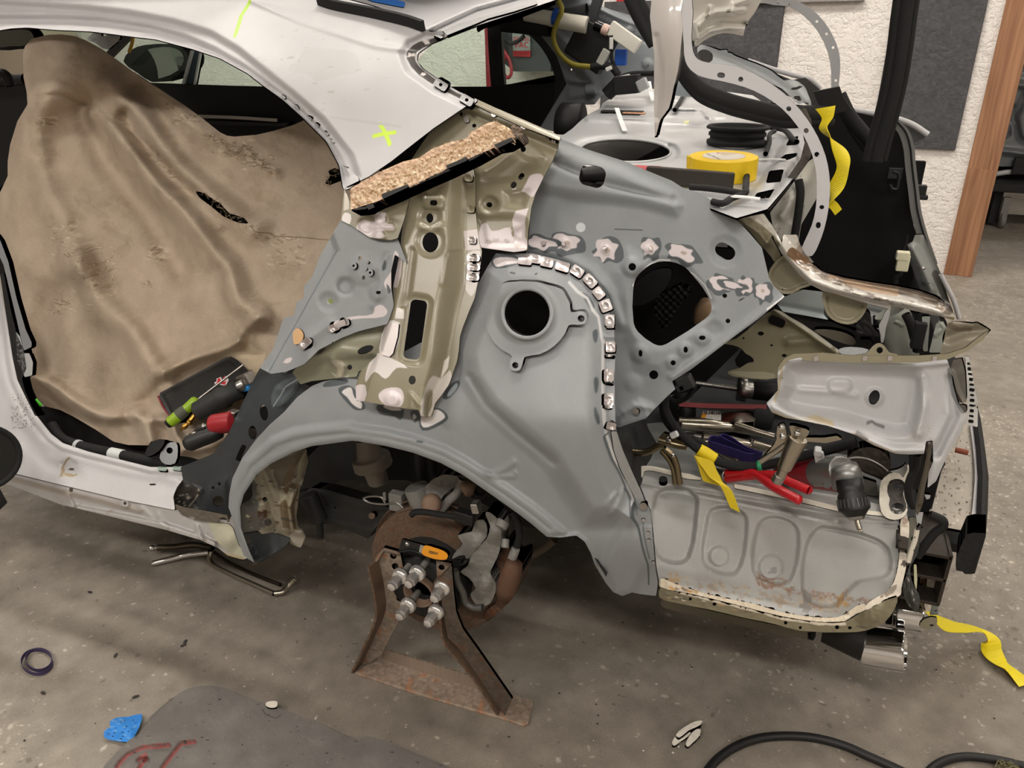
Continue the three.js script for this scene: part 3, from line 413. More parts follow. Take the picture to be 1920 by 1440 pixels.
const whM = painted(whG, '#8b8f92', [
  feather(E([40, 755, 100, 735, 150, 780, 190, 860, 140, 870, 90, 830])), feather(E([60, 770, 110, 745, 130, 800, 170, 830, 165, 862, 120, 838, 90, 800]), '#dcd8d8'),
  feather(E([250, 850, 290, 838, 400, 868, 380, 925, 350, 905, 270, 890])), feather(E([285, 848, 330, 842, 390, 868, 330, 872]), '#d8d2d2'), feather(E([435, 880, 470, 870, 490, 900, 460, 940])), feather(E([450, 890, 470, 905, 450, 925]), '#b9c0c4'),
  feather(E([485, 900, 590, 858, 642, 910, 600, 950, 500, 982])), feather(E([492, 905, 580, 865, 625, 905, 590, 935, 505, 965]), '#dcd8d8'),
  feather(E([610, 800, 650, 735, 690, 708, 705, 715, 690, 760, 630, 812])), feather(E([635, 790, 660, 745, 690, 722, 690, 748, 645, 796]), '#939ea4'),
  feather(E([865, 30, 1000, 22, 1040, 60, 1000, 80, 900, 95, 880, 70])), feather(E([885, 60, 900, 40, 990, 38, 1050, 60, 960, 78, 905, 88]), '#d6cfd0'),
  feather(D([1760, 740, 1780, 715, 1890, 700, 1900, 718, 1800, 742])), feather(E([1370, 230, 1400, 240, 1440, 300, 1430, 330])), feather(E([1430, 440, 1455, 430, 1450, 500, 1440, 500])), feather(E([1440, 690, 1460, 700, 1450, 780, 1440, 760])), feather(E([1440, 850, 1470, 930, 1460, 950, 1440, 900])),
  { p: E([1300, 170, 1400, 260, 1460, 360, 1485, 500, 1490, 900, 1510, 1050]), c: '#c9c9ca', w: 2.2 }, { p: E([1500, 1010, 1540, 1130, 1620, 1290, 1650, 1440]), c: FEATHER, w: 5 }, { p: E([1505, 1010, 1545, 1130, 1625, 1290, 1655, 1440]), c: '#c6c6c6', w: 2 }, { p: H([1650, 0, 1690, 180, 1730, 330, 1735, 440]), c: FEATHER, w: 2.4 }, { p: H([1700, 80, 1720, 220, 1740, 300]), c: FEATHER, w: 1.4 }, { p: E([470, 1040, 500, 1046]), c: '#3a4044', w: 2 }, { p: E([980, 120, 1005, 125]), c: '#343a3d', w: 1.6 }, { p: E([1115, 128, 1125, 126]), c: '#343a3d', w: 1.6 },
], M.primer, { ppm: 1100, speck: 5, drift: 4 });
const wh = part(car, 'wheelhouse_panel', whG, whM, 'grey primed outer wheelhouse with wheel arch');
// round cover plate with two eared tabs
const pc = E([1072, 342])[0];
const ring = smooth(E([850, 290, 870, 240, 920, 190, 960, 172, 1120, 170, 1180, 185, 1260, 210, 1285, 250, 1305, 290, 1310, 335, 1355, 330, 1385, 335, 1398, 370, 1385, 398, 1350, 405, 1300, 405, 1280, 450, 1220, 520, 1140, 565, 1058, 580, 1045, 625, 1030, 652, 1000, 656, 978, 640, 978, 600, 990, 575, 940, 545, 890, 500, 855, 430, 843, 360]), 2);
const ringG = pad(whG, ring, .01, { holes: [sHole, ell(...E([1366, 370])[0], 6.5), ell(...E([1007, 625])[0], 6)], h: sum(cup(...pc, 52, .004, 4), cup(...E([1366, 370])[0], 14, .001, 6)) });
const ringP = part(wh, 'cover_plate', ringG, M.primer, 'round grey plate with a large hole and two eared tabs');
part(ringP, 'hole_flange', pipe(ell(...pc, 46, 46.5, 0, 40).map(([u, v]) => ringG.surf(u, v, .001)), .0035, 80, 8, true), M.primer);
// bright weld tabs along the wheelhouse seam
const tabs = [[1060, 50, 26, 18, .1], [1115, 45, 22, 16, .15], [1180, 62, 24, 18, .2], [1265, 85, 26, 18, .3], [1345, 112, 24, 18, .6], [1415, 165, 26, 18, .8], [1462, 232, 22, 18, .9], [1500, 300, 22, 22, 1.2], [1522, 380, 18, 22, 0], [1525, 415, 15, 5, 0], [1527, 525, 18, 20, 0], [1520, 572, 14, 5, 0], [1517, 680, 18, 24, 0], [1515, 715, 15, 6, 0], [1517, 812, 18, 24, 0], [1515, 852, 15, 6, 0], [1530, 957, 18, 14, .2]];
tabs.forEach(([x, y, w, h, r], i) => { const c = E([x, y])[0]; part(wh, 'weld_tab', pad(whG, slot(...c, w, h, 3, r), .006, { h: dim(...c, 7, i % 3 ? -.003 : -.001) }), h < 8 ? M.steel : M.bare); });
for (const [x, y] of [[1555, 1062], [1595, 1165], [1655, 1285], [1680, 1358]]) part(wh, 'spot_weld', pad(whG, ell(...E([x, y])[0], 3), .002, { step: 1.4 }), M.bare);
for (const [x, y] of [[1706, 88], [1730, 160], [1735, 200], [1760, 320]]) part(wh, 'spot_weld', pad(whG, ell(...H([x, y])[0], 3), .002, { step: 1.4 }), M.bare);
part(wh, 'seam_strip', pad(whG, [...E([1530, 985, 1560, 985, 1590, 1080, 1640, 1195, 1700, 1325, 1725, 1400, 1690, 1400, 1640, 1310, 1580, 1190, 1545, 1090])], .003), std(0x9a9c9c, .42, .3));
{ const c = E([1705, 1395])[0]; part(wh, 'seam_bolt', pad(whG, ell(...c, 7), .008, { step: 1.5 }), M.steel); }

// -- grey inner quarter panel with the large six-sided opening
const iqPl = zp(-.17, 0, 0, -.35, .9);
const hexa = smooth(O([1187, 545, 1192, 522, 1204, 508, 1222, 495, 1245, 490, 1268, 493, 1287, 503, 1300, 518, 1318, 540, 1333, 568, 1333, 585, 1322, 598, 1258, 640, 1241, 648, 1226, 645, 1196, 622, 1188, 605]), 2);
const iqOut = [...B([1250, 755, 1400, 815, 1600, 878, 1760, 945, 1860, 985]), ...C([60, 1025, 140, 1048, 190, 1075, 260, 1130, 370, 1215, 430, 1280, 490, 1350]), ...F([530, 150, 560, 200, 615, 250, 480, 365, 330, 475, 200, 575, 100, 650, 0, 712]), ...E([1880, 755, 1840, 790, 1790, 840, 1760, 870, 1720, 915, 1640, 940, 1570, 965]), ...O([1130, 790, 1110, 640, 1060, 540, 985, 500]), ...B([1066, 1365, 1070, 1260, 1088, 1130, 1112, 1050, 1152, 970, 1200, 890, 1240, 800])];
const iqMarks = [...ground(...B([1275, 1325])[0], 26, 15, 3, .1), ...ground(...B([1150, 1325])[0], 24, 12, 8, .2), ...ground(...B([1500, 1365])[0], 21, 19, 12), ...ground(...B([1740, 1350])[0], 14, 17, 15), ...ground(...C([55, 1380])[0], 24, 14, 22, .4), ...ground(...F([265, 180])[0], 18, 14, 25, .3), ...ground(...F([395, 190])[0], 14, 14, 28), ...ground(...F([490, 220])[0], 13, 15, 33),
  { p: blob(...F([330, 190])[0], 26, 9, .3, 5, .2), c: FEATHER }, { p: blob(...F([330, 188])[0], 20, 5, .3, 6, .2), c: BARE }, { p: blob(...F([380, 265])[0], 6, 1.4, .2, 2, -.5), c: '#2e2f2c' }, { p: ell(...F([380, 237])[0], 2), c: '#333' },
  { p: ell(...B([1364, 1240])[0], 9), c: '#c9cfd2' }, { p: B([1880, 1440, 1780, 1440, 1740, 1470]), c: '#c9ced1', w: 2.5 }, { p: E([1650, 190, 1690, 130, 1740, 75, 1790, 50, 1850, 52]), c: '#cfd3d5', w: 3 }, { p: B([1550, 1250, 1700, 1255]), c: '#3f464a', w: 1.6 }, { p: F([0, 65, 120, 130, 180, 190, 215, 260]), c: '#c7ccce', w: 2 }, { p: F([520, 320, 610, 252]), c: '#d8d8d8', w: 3 },
  { p: smooth(E([1030, 10, 1200, 30, 1360, 90, 1480, 190, 1540, 300, 1500, 200, 1380, 110, 1200, 45]), 2), c: '#717d84' }];
const iqH = sum(emb(B([1080, 1000, 1170, 900, 1240, 800, 1600, 930, 1860, 1060, 1900, 1120, 1880, 1160, 1700, 1110, 1440, 1080, 1330, 1070, 1180, 1040]), .012, 14), bead(B([1180, 870, 1500, 1000, 1870, 1090]), 8, -.006), emb(hexa, -.008, 12), emb(E([1620, 0, 1560, 120, 1600, 380, 1640, 520, 1680, 640, 1800, 660, 1920, 580, 1980, 420, 2080, 320]), .006, 14), cup(...E([1645, 88])[0], 17, .006, 6), cup(...E([1690, 560])[0], 16, .006, 7), cup(...E([1868, 612])[0], 12, .004, 5), cup(...E([1650, 720])[0], 14, .003, 8), cup(...F([165, 475])[0], 13, .005, 5), cup(...F([75, 540])[0], 13, .005, 5), cup(...F([230, 430])[0], 14, -.003, 7), cup(...C([290, 1370])[0], 26, -.004, 8), bead(F([0, 690, 200, 560, 480, 350, 600, 260]), 7, .006), bead(E([1600, 880, 1680, 830, 1740, 860]), 7, .005), emb(E([1570, 965, 1570, 900, 1650, 830, 1720, 850, 1740, 910]), .006, 5), cup(...B([1275, 1325])[0], 9, .004, 4), cup(...B([1500, 1360])[0], 8, .004, 4), cup(...B([1735, 1360])[0], 8, .004, 4), bead(E([1050, -20, 1250, 20, 1420, 110, 1530, 240, 1580, 400]), 10, .006));
const iqG = sheet(iqOut, { pl: iqPl, h: iqH, holes: [hexa, slot(...B([1428, 960])[0], 48, 40, 14, .25), slot(...C([290, 1370])[0], 40, 26, 13, .55), ell(...E([1645, 88])[0], 7.2), slot(...E([1690, 560])[0], 7, 13, 3.5), ell(...E([1868, 612])[0], 5), ell(...E([1762, 677])[0], 8.5), slot(...F([165, 475])[0], 13, 8, 4), slot(...F([75, 540])[0], 8, 12, 4), ell(...F([305, 383])[0], 4.5), ell(...F([288, 246])[0], 4.6, 4.2), ell(...F([8, 612])[0], 3.6)], step: 3 });
const iq = part(car, 'inner_quarter_panel', iqG, painted(iqG, '#868b8e', iqMarks, M.primer, { ppm: 1100, speck: 5, drift: 4 }), 'grey primed inner quarter panel with six sided opening and ground weld spots');
{ const c = E([1665, 878])[0]; part(iq, 'stud', pad(iqG, ell(...c, 6), .01, { step: 1.5 }), M.steel); }
for (const [x, y] of [[1160, 1330], [1268, 1335], [1495, 1352], [1745, 1358]]) part(iq, 'spot_weld', pad(iqG, ell(...B([x, y])[0], 4), .003, { step: 1.5 }), M.bare);

// added black sheets, standing for the unlit inside of the openings
part(car, 'opening_dark_sheet', sheet(O([700, 330, 1000, 360, 1130, 470, 1160, 700, 1000, 760, 760, 700, 690, 500]), { pl: zp(-.3, 0, 0, -.2, .9), step: 8, t: .006 }), std(0x0b0b0c, .95), 'added black sheet darkening the panel openings');
const dk = part(car, 'boot_dark_sheet', sheet(O([1140, 450, 1420, 470, 1400, 640, 1300, 740, 1130, 740]), { pl: zp(-.62), step: 8, t: .01 }), std(0x0d0d0e, .9), 'added black sheet darkening the six sided opening');  // black sheet added so the six-sided opening reads dark
part(dk, 'duct_grille', sheet(E([1780, 250, 1900, 190, 1960, 210, 1950, 250, 1900, 300, 1850, 400, 1810, 440, 1780, 380, 1760, 330]), { pl: zp(-.52), step: 2.5, t: .03, h: (u, v) => .006 * (Math.sin(u / 2.2) * Math.sin(v / 2.2) > 0 ? 1 : 0) }), std(0x1c1d1f, .5), 'black plastic duct grille');
part(dk, 'wheel_well_shoulder', sheet(smooth(E([1650, 200, 1750, 110, 1860, 100, 1840, 180, 1760, 270, 1650, 300]), 2), { pl: zp(-.5), step: 4, t: .01 }), std(0x2a2c2e, .7));
part(dk, 'tan_plug', turned(atz(...F([185, 280])[0], -.4), atz(...F([170, 370])[0], -.42), [[0, 0], [0, .012], [.02, .018], [.05, .018], [.06, .008], [.06, 0]], 16), std(0xa58a6d, .7), 'tan plug');
// ---------------------------------------------------------------- rocker, B pillar, lower door opening
const J = tile(1180, 660, 1 / 6), K = tile(1440, 440, .21875), L = tile(1560, 760, 1 / 6), N = tile(1560, 960, 1 / 6), Q = tile(420, 810, .2083333), S = tile(1260, 0, .2083333), T = tile(1040, 0, .125);
const sp = (parent, name, out, pl, mat, o = {}, label) => part(parent, name, sheet(out, { pl, ...o }), mat, label);
const sillPl = zp(0, 0, 0, -1, .36);
const sillIn = D([-120, -250, -40, 60, 0, 180, 30, 330, 60, 500, 75, 600, 95, 700, 140, 790, 200, 900, 280, 1000, 345, 1050, 480, 1095, 650, 1138, 820, 1180, 940, 1180, 1000, 1176]);
const sillG = sheet([...sillIn, ...D([1006, 1215, 1000, 1245, 965, 1290, 945, 1340, 955, 1415, 700, 1365, 400, 1293, 80, 1215, -120, 1170])], { pl: sillPl, step: 3, t: .002, h: sum(
  bead(D([-60, 300, 20, 700, 110, 900, 220, 1030, 400, 1120, 640, 1190, 960, 1250]), 10, .004), emb([...sillIn, ...rev(D([-60, 0, 10, 330, 40, 600, 60, 710, 110, 820, 170, 920, 260, 1030, 330, 1080, 480, 1125, 650, 1165, 820, 1208, 1000, 1220]))], .008, 4), emb(D([330, 1160, 380, 1130, 420, 1160, 410, 1220, 350, 1230]), -.003, 4), bead(D([130, 1000, 180, 1080, 260, 1160, 400, 1220]), 14, -.006)),
  holes: [D([385, 1184, 412, 1188, 398, 1200, 372, 1196]), D([815, 1271, 855, 1270, 848, 1281, 808, 1282])] });
const sill = part(car, 'rocker_panel', sillG, painted(sillG, '#b9b9bb', [{ p: D([335, 1225, 340, 1180, 365, 1140, 380, 1130]), c: '#8f7f63', w: 4 }, { p: D([340, 1225, 400, 1228, 420, 1222]), c: '#a08f74', w: 3 },
  ...Array.from({ length: 120 }, (_, i) => ({ p: blob(...D([60 + hash2(i, 1) * 130, 780 + hash2(i, 2) * 190])[0], .5 + hash2(i, 3), .5 + hash2(i, 4), .3, i), c: '#77726a' })), ...Array.from({ length: 90 }, (_, i) => ({ p: blob(...D([300 + hash2(i, 1) * 620, 1090 + hash2(i, 2) * 220])[0], .4 + hash2(i, 3) * .8, .4, .3, i), c: '#989389' }))], M.white, { ppm: 900, speck: 3 }), 'white door sill');
for (const [x, y] of [[885, 1190], [965, 1188]]) part(sill, 'spring_clip', pad(sillG, rot2(rrect(17, 8, 2, 2, ...D([x, y])[0]), .1, ...D([x, y])[0]), .006), std(0x93a49c, .35, .6));
const rockG = sheet([...D([-120, 1170, 80, 1215, 400, 1293, 700, 1365, 955, 1415]), ...G([1000, 20, 1120, 70, 1250, 90, 1262, 60, 1300, 190, 1345, 300, 1320, 302, 1240, 280, 1190, 240, 1090, 195, 900, 140, 700, 92, 330, 2, 90, -90, -120, -160])], { pl: zp(.0), step: 2.5, h: sum(-.012, emb([...G([-120, -130, 90, -60, 330, 20, 400, 5, 700, 60, 900, 105, 1080, 165, 1180, 210, 1180, 250, 900, 150, 330, 10, -120, -150])], .014, 4), bead(D([60, 1230, 400, 1320, 560, 1360, 760, 1420]), 5, .006), bead(G([370, -50, 400, 10]), 4, .008), bead(G([770, 20, 830, 80]), 6, .006), bead(G([860, 60, 900, 130]), 7, .007), bead(G([1075, 120, 1100, 190]), 5, .008), cup(...D([680, 1380])[0], 9, .006, 3)), holes: [ell(...D([388, 1305])[0], 4), ell(...D([682, 1378])[0], 3.4)] });
part(car, 'rocker_flange', rockG, painted(rockG, '#b2b0af', [{ p: D([60, 1225, 300, 1290, 560, 1350, 800, 1410, 760, 1440, 500, 1375, 250, 1310, 60, 1260]), c: '#aaa39d' }, ...Array.from({ length: 60 }, (_, i) => ({ p: blob(...G([100 + hash2(i, 1) * 1100, -60 + hash2(i, 1) * 240 + hash2(i, 2) * 50])[0], 1 + hash2(i, 3) * 3, .7, .4, i, .3), c: '#9a8f82' })), { p: smooth(G([1180, 250, 1240, 270, 1330, 290, 1330, 304, 1230, 282]), 2), c: '#b4a383' }], M.white, { ppm: 900, speck: 6 }), 'white rocker flange with sealer seams');
sp(car, 'jacking_bracket', G([1130, 95, 1250, 110, 1270, 130, 1300, 220, 1350, 300, 1240, 262, 1170, 190]), zp(-.01), phy(0xb9b8a4, .4, { clearcoat: .3 }), { step: 2.5, h: dim(...G([1230, 200])[0], 30, .012) });
sp(car, 'pillar_trim', D([-30, -100, 0, -60, 45, 60, 90, 260, 140, 430, 172, 500, 172, 525, 130, 545, 80, 330, 20, 80, -30, -30]), zp(-.1, 0, 0, -.3, .6), std(0x7f8184, .6), { t: .012, step: 3 }, 'grey plastic pillar trim');
sp(car, 'pillar_seal', D([0, 130, 20, 120, 60, 330, 90, 450, 130, 545, 145, 640, 120, 700, 135, 760, 170, 840, 190, 880, 210, 905, 190, 900, 140, 800, 95, 705, 70, 590, 30, 330]), zp(-.085, 0, 0, -.3, .55), M.rubber, { t: .02, step: 2.5 }, 'black pillar weatherstrip');
sp(car, 'seat_bracket', D([85, 440, 110, 470, 130, 560, 160, 560, 180, 610, 175, 680, 135, 690, 115, 640, 95, 600]), zp(-.1, 0, 0, -.3, .6), M.whiteInner, { t: .01, step: 2 });
part(car, 'warning_tag', box(.035, .02, .004, ...Object.values(onPlane(zp(-.09), ...D([200, 845])[0])).slice(0, 3), 0, 0, .8), std(0x49b52a, .5), 'green tag');
// carpet and sill harness
const harnA = [[280, 950], [330, 1020], [420, 1060], [520, 1085], [660, 1115], [800, 1145], [930, 1170]].map(([x, y]) => onPlane(zp(-.12, 0, 0, -.5, .42), ...D([x, y])[0]));
const hs = part(car, 'sill_harness', pipe(harnA, .012, 60, 12), M.rubber, 'black taped wire harness along the sill');
for (const [a, b, m] of [[.33, .36, std(0xb9bcc0, .5)], [.6, .68, std(0xcfd3d2, .6)]]) { const cv = new THREE.CatmullRomCurve3(harnA); part(hs, 'harness_tape', rod(cv.getPoint(a), cv.getPoint(b), .0135), m, 'pale tape band'); }
part(car, 'floor_carpet', sheet(D([170, 850, 300, 850, 600, 1000, 1000, 980, 1250, 900, 1200, 1150, 1000, 1180, 700, 1150, 400, 1090, 250, 990]), { pl: zp(-.36, 0, 0, -1.2, .42), t: .01, step: 5, h: (u, v) => .01 * fbm(u / 14, v / 14, 3) }), std(0x090909, .95), 'black floor carpet');
sp(car, 'seat_belt_anchor', smooth(D([870, 1130, 900, 1060, 960, 1045, 970, 1090, 955, 1160, 900, 1165]), 2), zp(-.11, 0, 0, -.6, .43), std(0xa9adb0, .4, .4), { t: .008, step: 2, holes: [ell(...D([925, 1090])[0], 6)] });
sp(car, 'anchor_cover', smooth(D([790, 1110, 830, 1040, 900, 1030, 870, 1090, 800, 1125]), 2), zp(-.1, 0, 0, -.6, .43), M.black, { t: .012, step: 2 });
// black coated rocker end ahead of the arch
const bkG = sheet([...D([1418, 640, 1480, 672, 1560, 632, 1650, 590, 1640, 720, 1690, 738, 1560, 885, 1400, 1035, 1330, 1140, 1275, 1250, 1255, 1400]), ...D([1255, 1440, 1100, 1435, 1000, 1432, 952, 1405, 948, 1340, 1000, 1262, 985, 1180, 1060, 1150, 1160, 1110, 1240, 1010, 1290, 900, 1390, 690])], { pl: zp(-.02), step: 2.5, h: sum((u, v) => lean(u, v) * .8 - .02 * sst(900, 960, v), bead(D([1300, 900, 1400, 720, 1440, 680]), 8, -.004), emb(D([950, 1340, 1000, 1260, 1060, 1300, 1090, 1400, 1000, 1430]), -.012, 6), emb(D([1100, 1440, 1130, 1300, 1230, 1240, 1260, 1440]), .008, 8), bead(D([1530, 760, 1620, 720, 1540, 830]), 8, .006), bead(D([1040, 1290, 1090, 1310, 1000, 1390]), 6, .01), dim(...D([1560, 640])[0], 14, .012)), holes: [ell(...D([1440, 883])[0], 7.5, 15, -.15), ell(...D([1378, 992])[0], 7.5, 13, -.1), D([1320, 1055, 1345, 1065, 1310, 1150, 1283, 1140]), ell(...D([1190, 1366])[0], 10), ell(...D([1162, 1292])[0], 3), ell(...D([1197, 1272])[0], 3), ell(...D([1580, 640])[0], 5, 4)] });
part(car, 'rocker_end', bkG, painted(bkG, '#34393d', [{ p: smooth(D([1500, 740, 1600, 690, 1640, 700, 1600, 790, 1520, 850, 1480, 840]), 2), c: '#4d5559' }, { p: D([1490, 850, 1560, 740, 1640, 690]), c: '#9aa0a2', w: 2 }, { p: smooth(D([960, 1280, 1010, 1265, 1080, 1290, 1090, 1330, 1010, 1420, 960, 1400]), 2), c: '#2b2723' }, { p: D([1030, 1395, 1080, 1330]), c: '#c4bfb8', w: 3 }, { p: blob(...D([1560, 640])[0], 10, 8, .3, 2), c: '#9ba0a2' }, ...Array.from({ length: 25 }, (_, i) => ({ p: blob(...D([960 + hash2(i, 7) * 130, 1270 + hash2(i, 8) * 150])[0], 3, 1.5, .5, i), c: i % 2 ? '#6b5f52' : '#8d8a85' }))], std(0x3a3f43, .5), { ppm: 900 }), 'black coated rocker end with oval holes');
{ const c = D([1575, 630])[0]; part(car, 'weld_nut', pad(bkG, ell(...c, 8), .01, { step: 1.5, holes: [ell(...c, 3.5)] }), M.bare); }
sp(car, 'rocker_end_flange', G([955, 0, 1000, 15, 1090, 30, 1240, 60, 1250, 100, 1180, 100, 1060, 90, 990, 60, 960, 20]), zp(-.005), std(0x6d675c, .5, .3), { step: 2, holes: [ell(...G([1045, 75])[0], 6, 4), ell(...G([1215, 90])[0], 8, 6)], h: (u, v) => .004 * fbm(u / 6, v / 6, 2) });

// ---------------------------------------------------------------- wheel well: liner, suspension, brake
const wfPl = { n: V3(.82, 0, .57).normalize(), k: 0 }; wfPl.k = wfPl.n.dot(onPlane(zp(.0), 455, 930));
const wfG = sheet([...Q([150, 920, 140, 780, 165, 560, 240, 420, 330, 340, 420, 290, 520, 230, 640, 180, 740, 150, 760, 260, 720, 420, 680, 520, 665, 640, 650, 760, 670, 860, 700, 870, 735, 940, 690, 1045, 600, 1010, 580, 960, 440, 900, 340, 920, 300, 880]), ...Q([200, 900])], { pl: wfPl, step: 3, uv: 'zy', h: sum(emb(Q([400, 330, 640, 250, 740, 160, 700, 420, 560, 540, 480, 500]), -.02, 10), bead(Q([620, 540, 590, 680, 620, 880, 690, 900]), 8, .02), cup(...Q([395, 815])[0], 13, .012, 5), bead(Q([330, 420, 420, 640, 440, 780]), 8, -.01), dim(...Q([250, 560])[0], 30, -.02)), holes: [ell(...Q([368, 605])[0], 4.5), ell(...Q([395, 815])[0], 7)] });
part(car, 'wheel_well_front', wfG, painted(wfG, '#8d8674', [{ p: smooth(Q([150, 900, 150, 600, 260, 420, 320, 560, 300, 700, 380, 760, 330, 880]), 2), c: '#5a5852' }, { p: smooth(Q([400, 300, 640, 200, 740, 150, 730, 300, 640, 480, 520, 540, 470, 420]), 2), c: '#6d6759' }, { p: Q([400, 340, 450, 340, 500, 540, 640, 480, 600, 660, 500, 560]), c: '#a19a86' }, { p: Q([700, 200, 740, 180, 690, 480, 640, 620, 650, 860, 600, 880, 590, 680, 640, 560]), c: '#6b5b45' }, { p: smooth(Q([300, 720, 380, 700, 390, 740, 330, 800]), 2), c: '#4b3423' }, ...Array.from({ length: 50 }, (_, i) => ({ p: blob(...Q([200 + hash2(i, 1) * 500, 380 + hash2(i, 2) * 560])[0], 1 + hash2(i, 3) * 3, 1 + hash2(i, 4) * 2, .5, i), c: ['#5d4a36', '#b0a993', '#4a463e'][i % 3] })), { p: smooth(Q([600, 920, 690, 880, 740, 930, 690, 1045, 620, 1000]), 2), c: '#b7b0a2' }], std(0x8d8674, .6), { ppm: 900, speck: 14 }), 'dirty beige front wall of the wheel well');
sp(car, 'wheel_well_lower', Q([140, 920, 300, 900, 440, 900, 600, 960, 560, 1020, 420, 1110, 330, 1165, 260, 1170, 200, 1080, 150, 990]), zp(-.03, .2, -.3, 0, .3), std(0x3d4347, .6), { step: 3, h: sum(dim(...Q([330, 1050])[0], 50, -.03), bead(Q([200, 1080, 260, 1150, 330, 1160, 440, 1090]), 8, .008), emb(Q([190, 1080, 260, 1020, 270, 1080, 230, 1110]), .008, 3)), holes: [Q([140, 950, 190, 960, 240, 940, 235, 1000, 190, 1040, 150, 1010]), ell(...Q([230, 1045])[0], 3.4)] });
// inner wheel well, dark underbody
const wellM = std(0x2b2b2a, .8, 0, { map: fleck });
const well = sheet(O([430, 860, 520, 780, 700, 740, 900, 790, 1060, 930, 1080, 1000, 990, 990, 880, 930, 760, 900, 640, 900, 560, 940, 520, 960, 440, 960]), { pl: zp(-.38), step: 8, t: .004, h: (u, v) => .01 * fbm(u / 40, v / 40, 3) });
part(car, 'wheel_well_inner', well, wellM, 'dark undersealed inner wheel well');
{ // roof of the well: closes the gap between arch and inner wall
  const P = [], I = []; const top = archIn.slice(2, 26), n = top.length;
  top.forEach(([u, v]) => { const a = atz(u, v, .01), b = a.clone(); a.y += .012; b.z = -.39; b.y += .06; P.push(...a.toArray(), ...b.toArray()); });
  for (let i = 0; i + 1 < n; i++) { const k = i * 2; I.push(k, k + 1, k + 2, k + 1, k + 3, k + 2); }
  const g = new THREE.BufferGeometry(); g.setAttribute('position', new THREE.Float32BufferAttribute(P, 3)); g.setIndex(I); g.computeVertexNormals(); part(car, 'wheel_well_roof', g, wellM);
}
part(car, 'underbody', [box(1.6, .02, 1.2, -1.05, .36, -1.0, 0, 0, 0, .004), box(1.2, .02, 1.1, .35, .36, -1.0, 0, 0, 0, .004), box(.12, .1, 1.15, -.25, .33, -1, 0, 0, 0, .01), box(.3, .14, .9, .62, .3, -.75, 0, 0, 0, .04)], std(0x1b1b1b, .85), 'black underbody');
part(car, 'far_side', [box(2.9, .55, .04, -1.15, .62, -1.72, 0, 0, 0, .01), box(.5, .5, .04, .3, .62, -1.7, 0, 0, 0, .01)], M.white, 'white far side of the body');
part(car, 'far_rear_wheel', [turned(V3(0, .33, -1.74), V3(0, .33, -1.5), [[0, .2], [0, .29], [.02, .325], [.2, .325], [.23, .29], [.23, .2]], 32)], M.rubber, 'far rear tyre');
part(car, 'far_front_wheel', [turned(V3(-2.82, .33, -1.74), V3(-2.82, .33, -1.5), [[0, .2], [0, .29], [.02, .325], [.2, .325], [.23, .29], [.23, .2]], 32)], M.rubber, 'far front tyre');
// bump stop boot
const bt = atz(...Q([1270, 60])[0], -.22), bb2 = atz(...Q([1395, 470])[0], -.22), bl = bt.distanceTo(bb2), bprof = [[0, .02]];
for (let i = 0; i <= 7; i++) { const s = .04 + i * (bl - .09) / 7; bprof.push([s, .03], [s + .002, .04], [s + .006, .042], [s + .009, .04], [s + .011, .03]); }
bprof.push([bl - .03, .024], [bl - .005, .022], [bl, .016], [bl, 0]);
part(car, 'bump_stop_boot', turned(bt, bb2, bprof, 28), std(0x8b8379, .8), 'dusty ribbed rubber boot');
part(car, 'shock_absorber', rod(atz(...Q([1780, 60])[0], -.27), atz(...Q([1830, 660])[0], -.27), .028), std(0x1a1c1d, .5));
// suspension arms
const armM = std(0x3a3a39, .6, .2, { map: fleck });
const armG = sheet(Q([780, 500, 920, 520, 1200, 600, 1420, 660, 1560, 700, 1480, 760, 1400, 820, 1330, 900, 1290, 960, 1120, 880, 1000, 820, 900, 830, 830, 760, 760, 700, 720, 560]), { pl: zp(-.16, .25, -.1), step: 3, t: .03, h: sum(bead(Q([860, 760, 1100, 830, 1330, 880]), 14, .012), bead(Q([900, 560, 1200, 650, 1450, 720]), 10, .006)), holes: [ell(...Q([920, 655])[0], 2.4, 1.6), ell(...Q([1000, 680])[0], 3, 1.8)] });
const arm = part(car, 'lower_arm', armG, armM, 'dark stamped lower suspension arm');
part(arm, 'bolt', pad(armG, ell(...Q([1330, 755])[0], 6), .01, { step: 1.4 }), M.rust);
part(arm, 'bush', pad(armG, ell(...Q([1510, 740])[0], 12, 8), .02, { step: 2 }), M.rust);
many(car, 'arm_bracket', [rod(atz(...Q([760, 560])[0], -.2), atz(...Q([860, 800])[0], -.2), .02), rod(atz(...Q([860, 800])[0], -.2), atz(...Q([870, 950])[0], -.2), .008), rod(atz(...Q([680, 560])[0], -.3), atz(...Q([1050, 520])[0], -.3), .012)], M.dark);
part(car, 'brake_line', pipe([[1640, 720], [1560, 640], [1440, 650], [1300, 630], [1255, 600], [1300, 580], [1420, 590], [1450, 640]].map(([x, y]) => atz(...Q([x, y])[0], -.13)), .0025, 60, 6), M.steel);
part(car, 'line_bracket', [box(.03, .04, .02, ...Object.values(atz(...Q([1560, 620])[0], -.14))), box(.006, .02, .006, ...Object.values(atz(...Q([1445, 580])[0], -.125)))], M.cast);
const uA = sheet(E([500, 1300, 560, 1245, 620, 1220, 700, 1230, 720, 1260, 660, 1300, 610, 1340, 580, 1400, 540, 1440, 500, 1400]), { pl: zp(-.14), t: .03, step: 3, h: (u, v) => .006 * fbm(u / 8, v / 8, 2) + .004 });
part(car, 'upper_arm', [uA, pipe([[720, 1240], [690, 1320], [640, 1370], [600, 1420]].map(([x, y]) => atz(...E([x, y])[0], -.12)), .009, 24, 10)], M.cast, 'cast upper suspension arm');
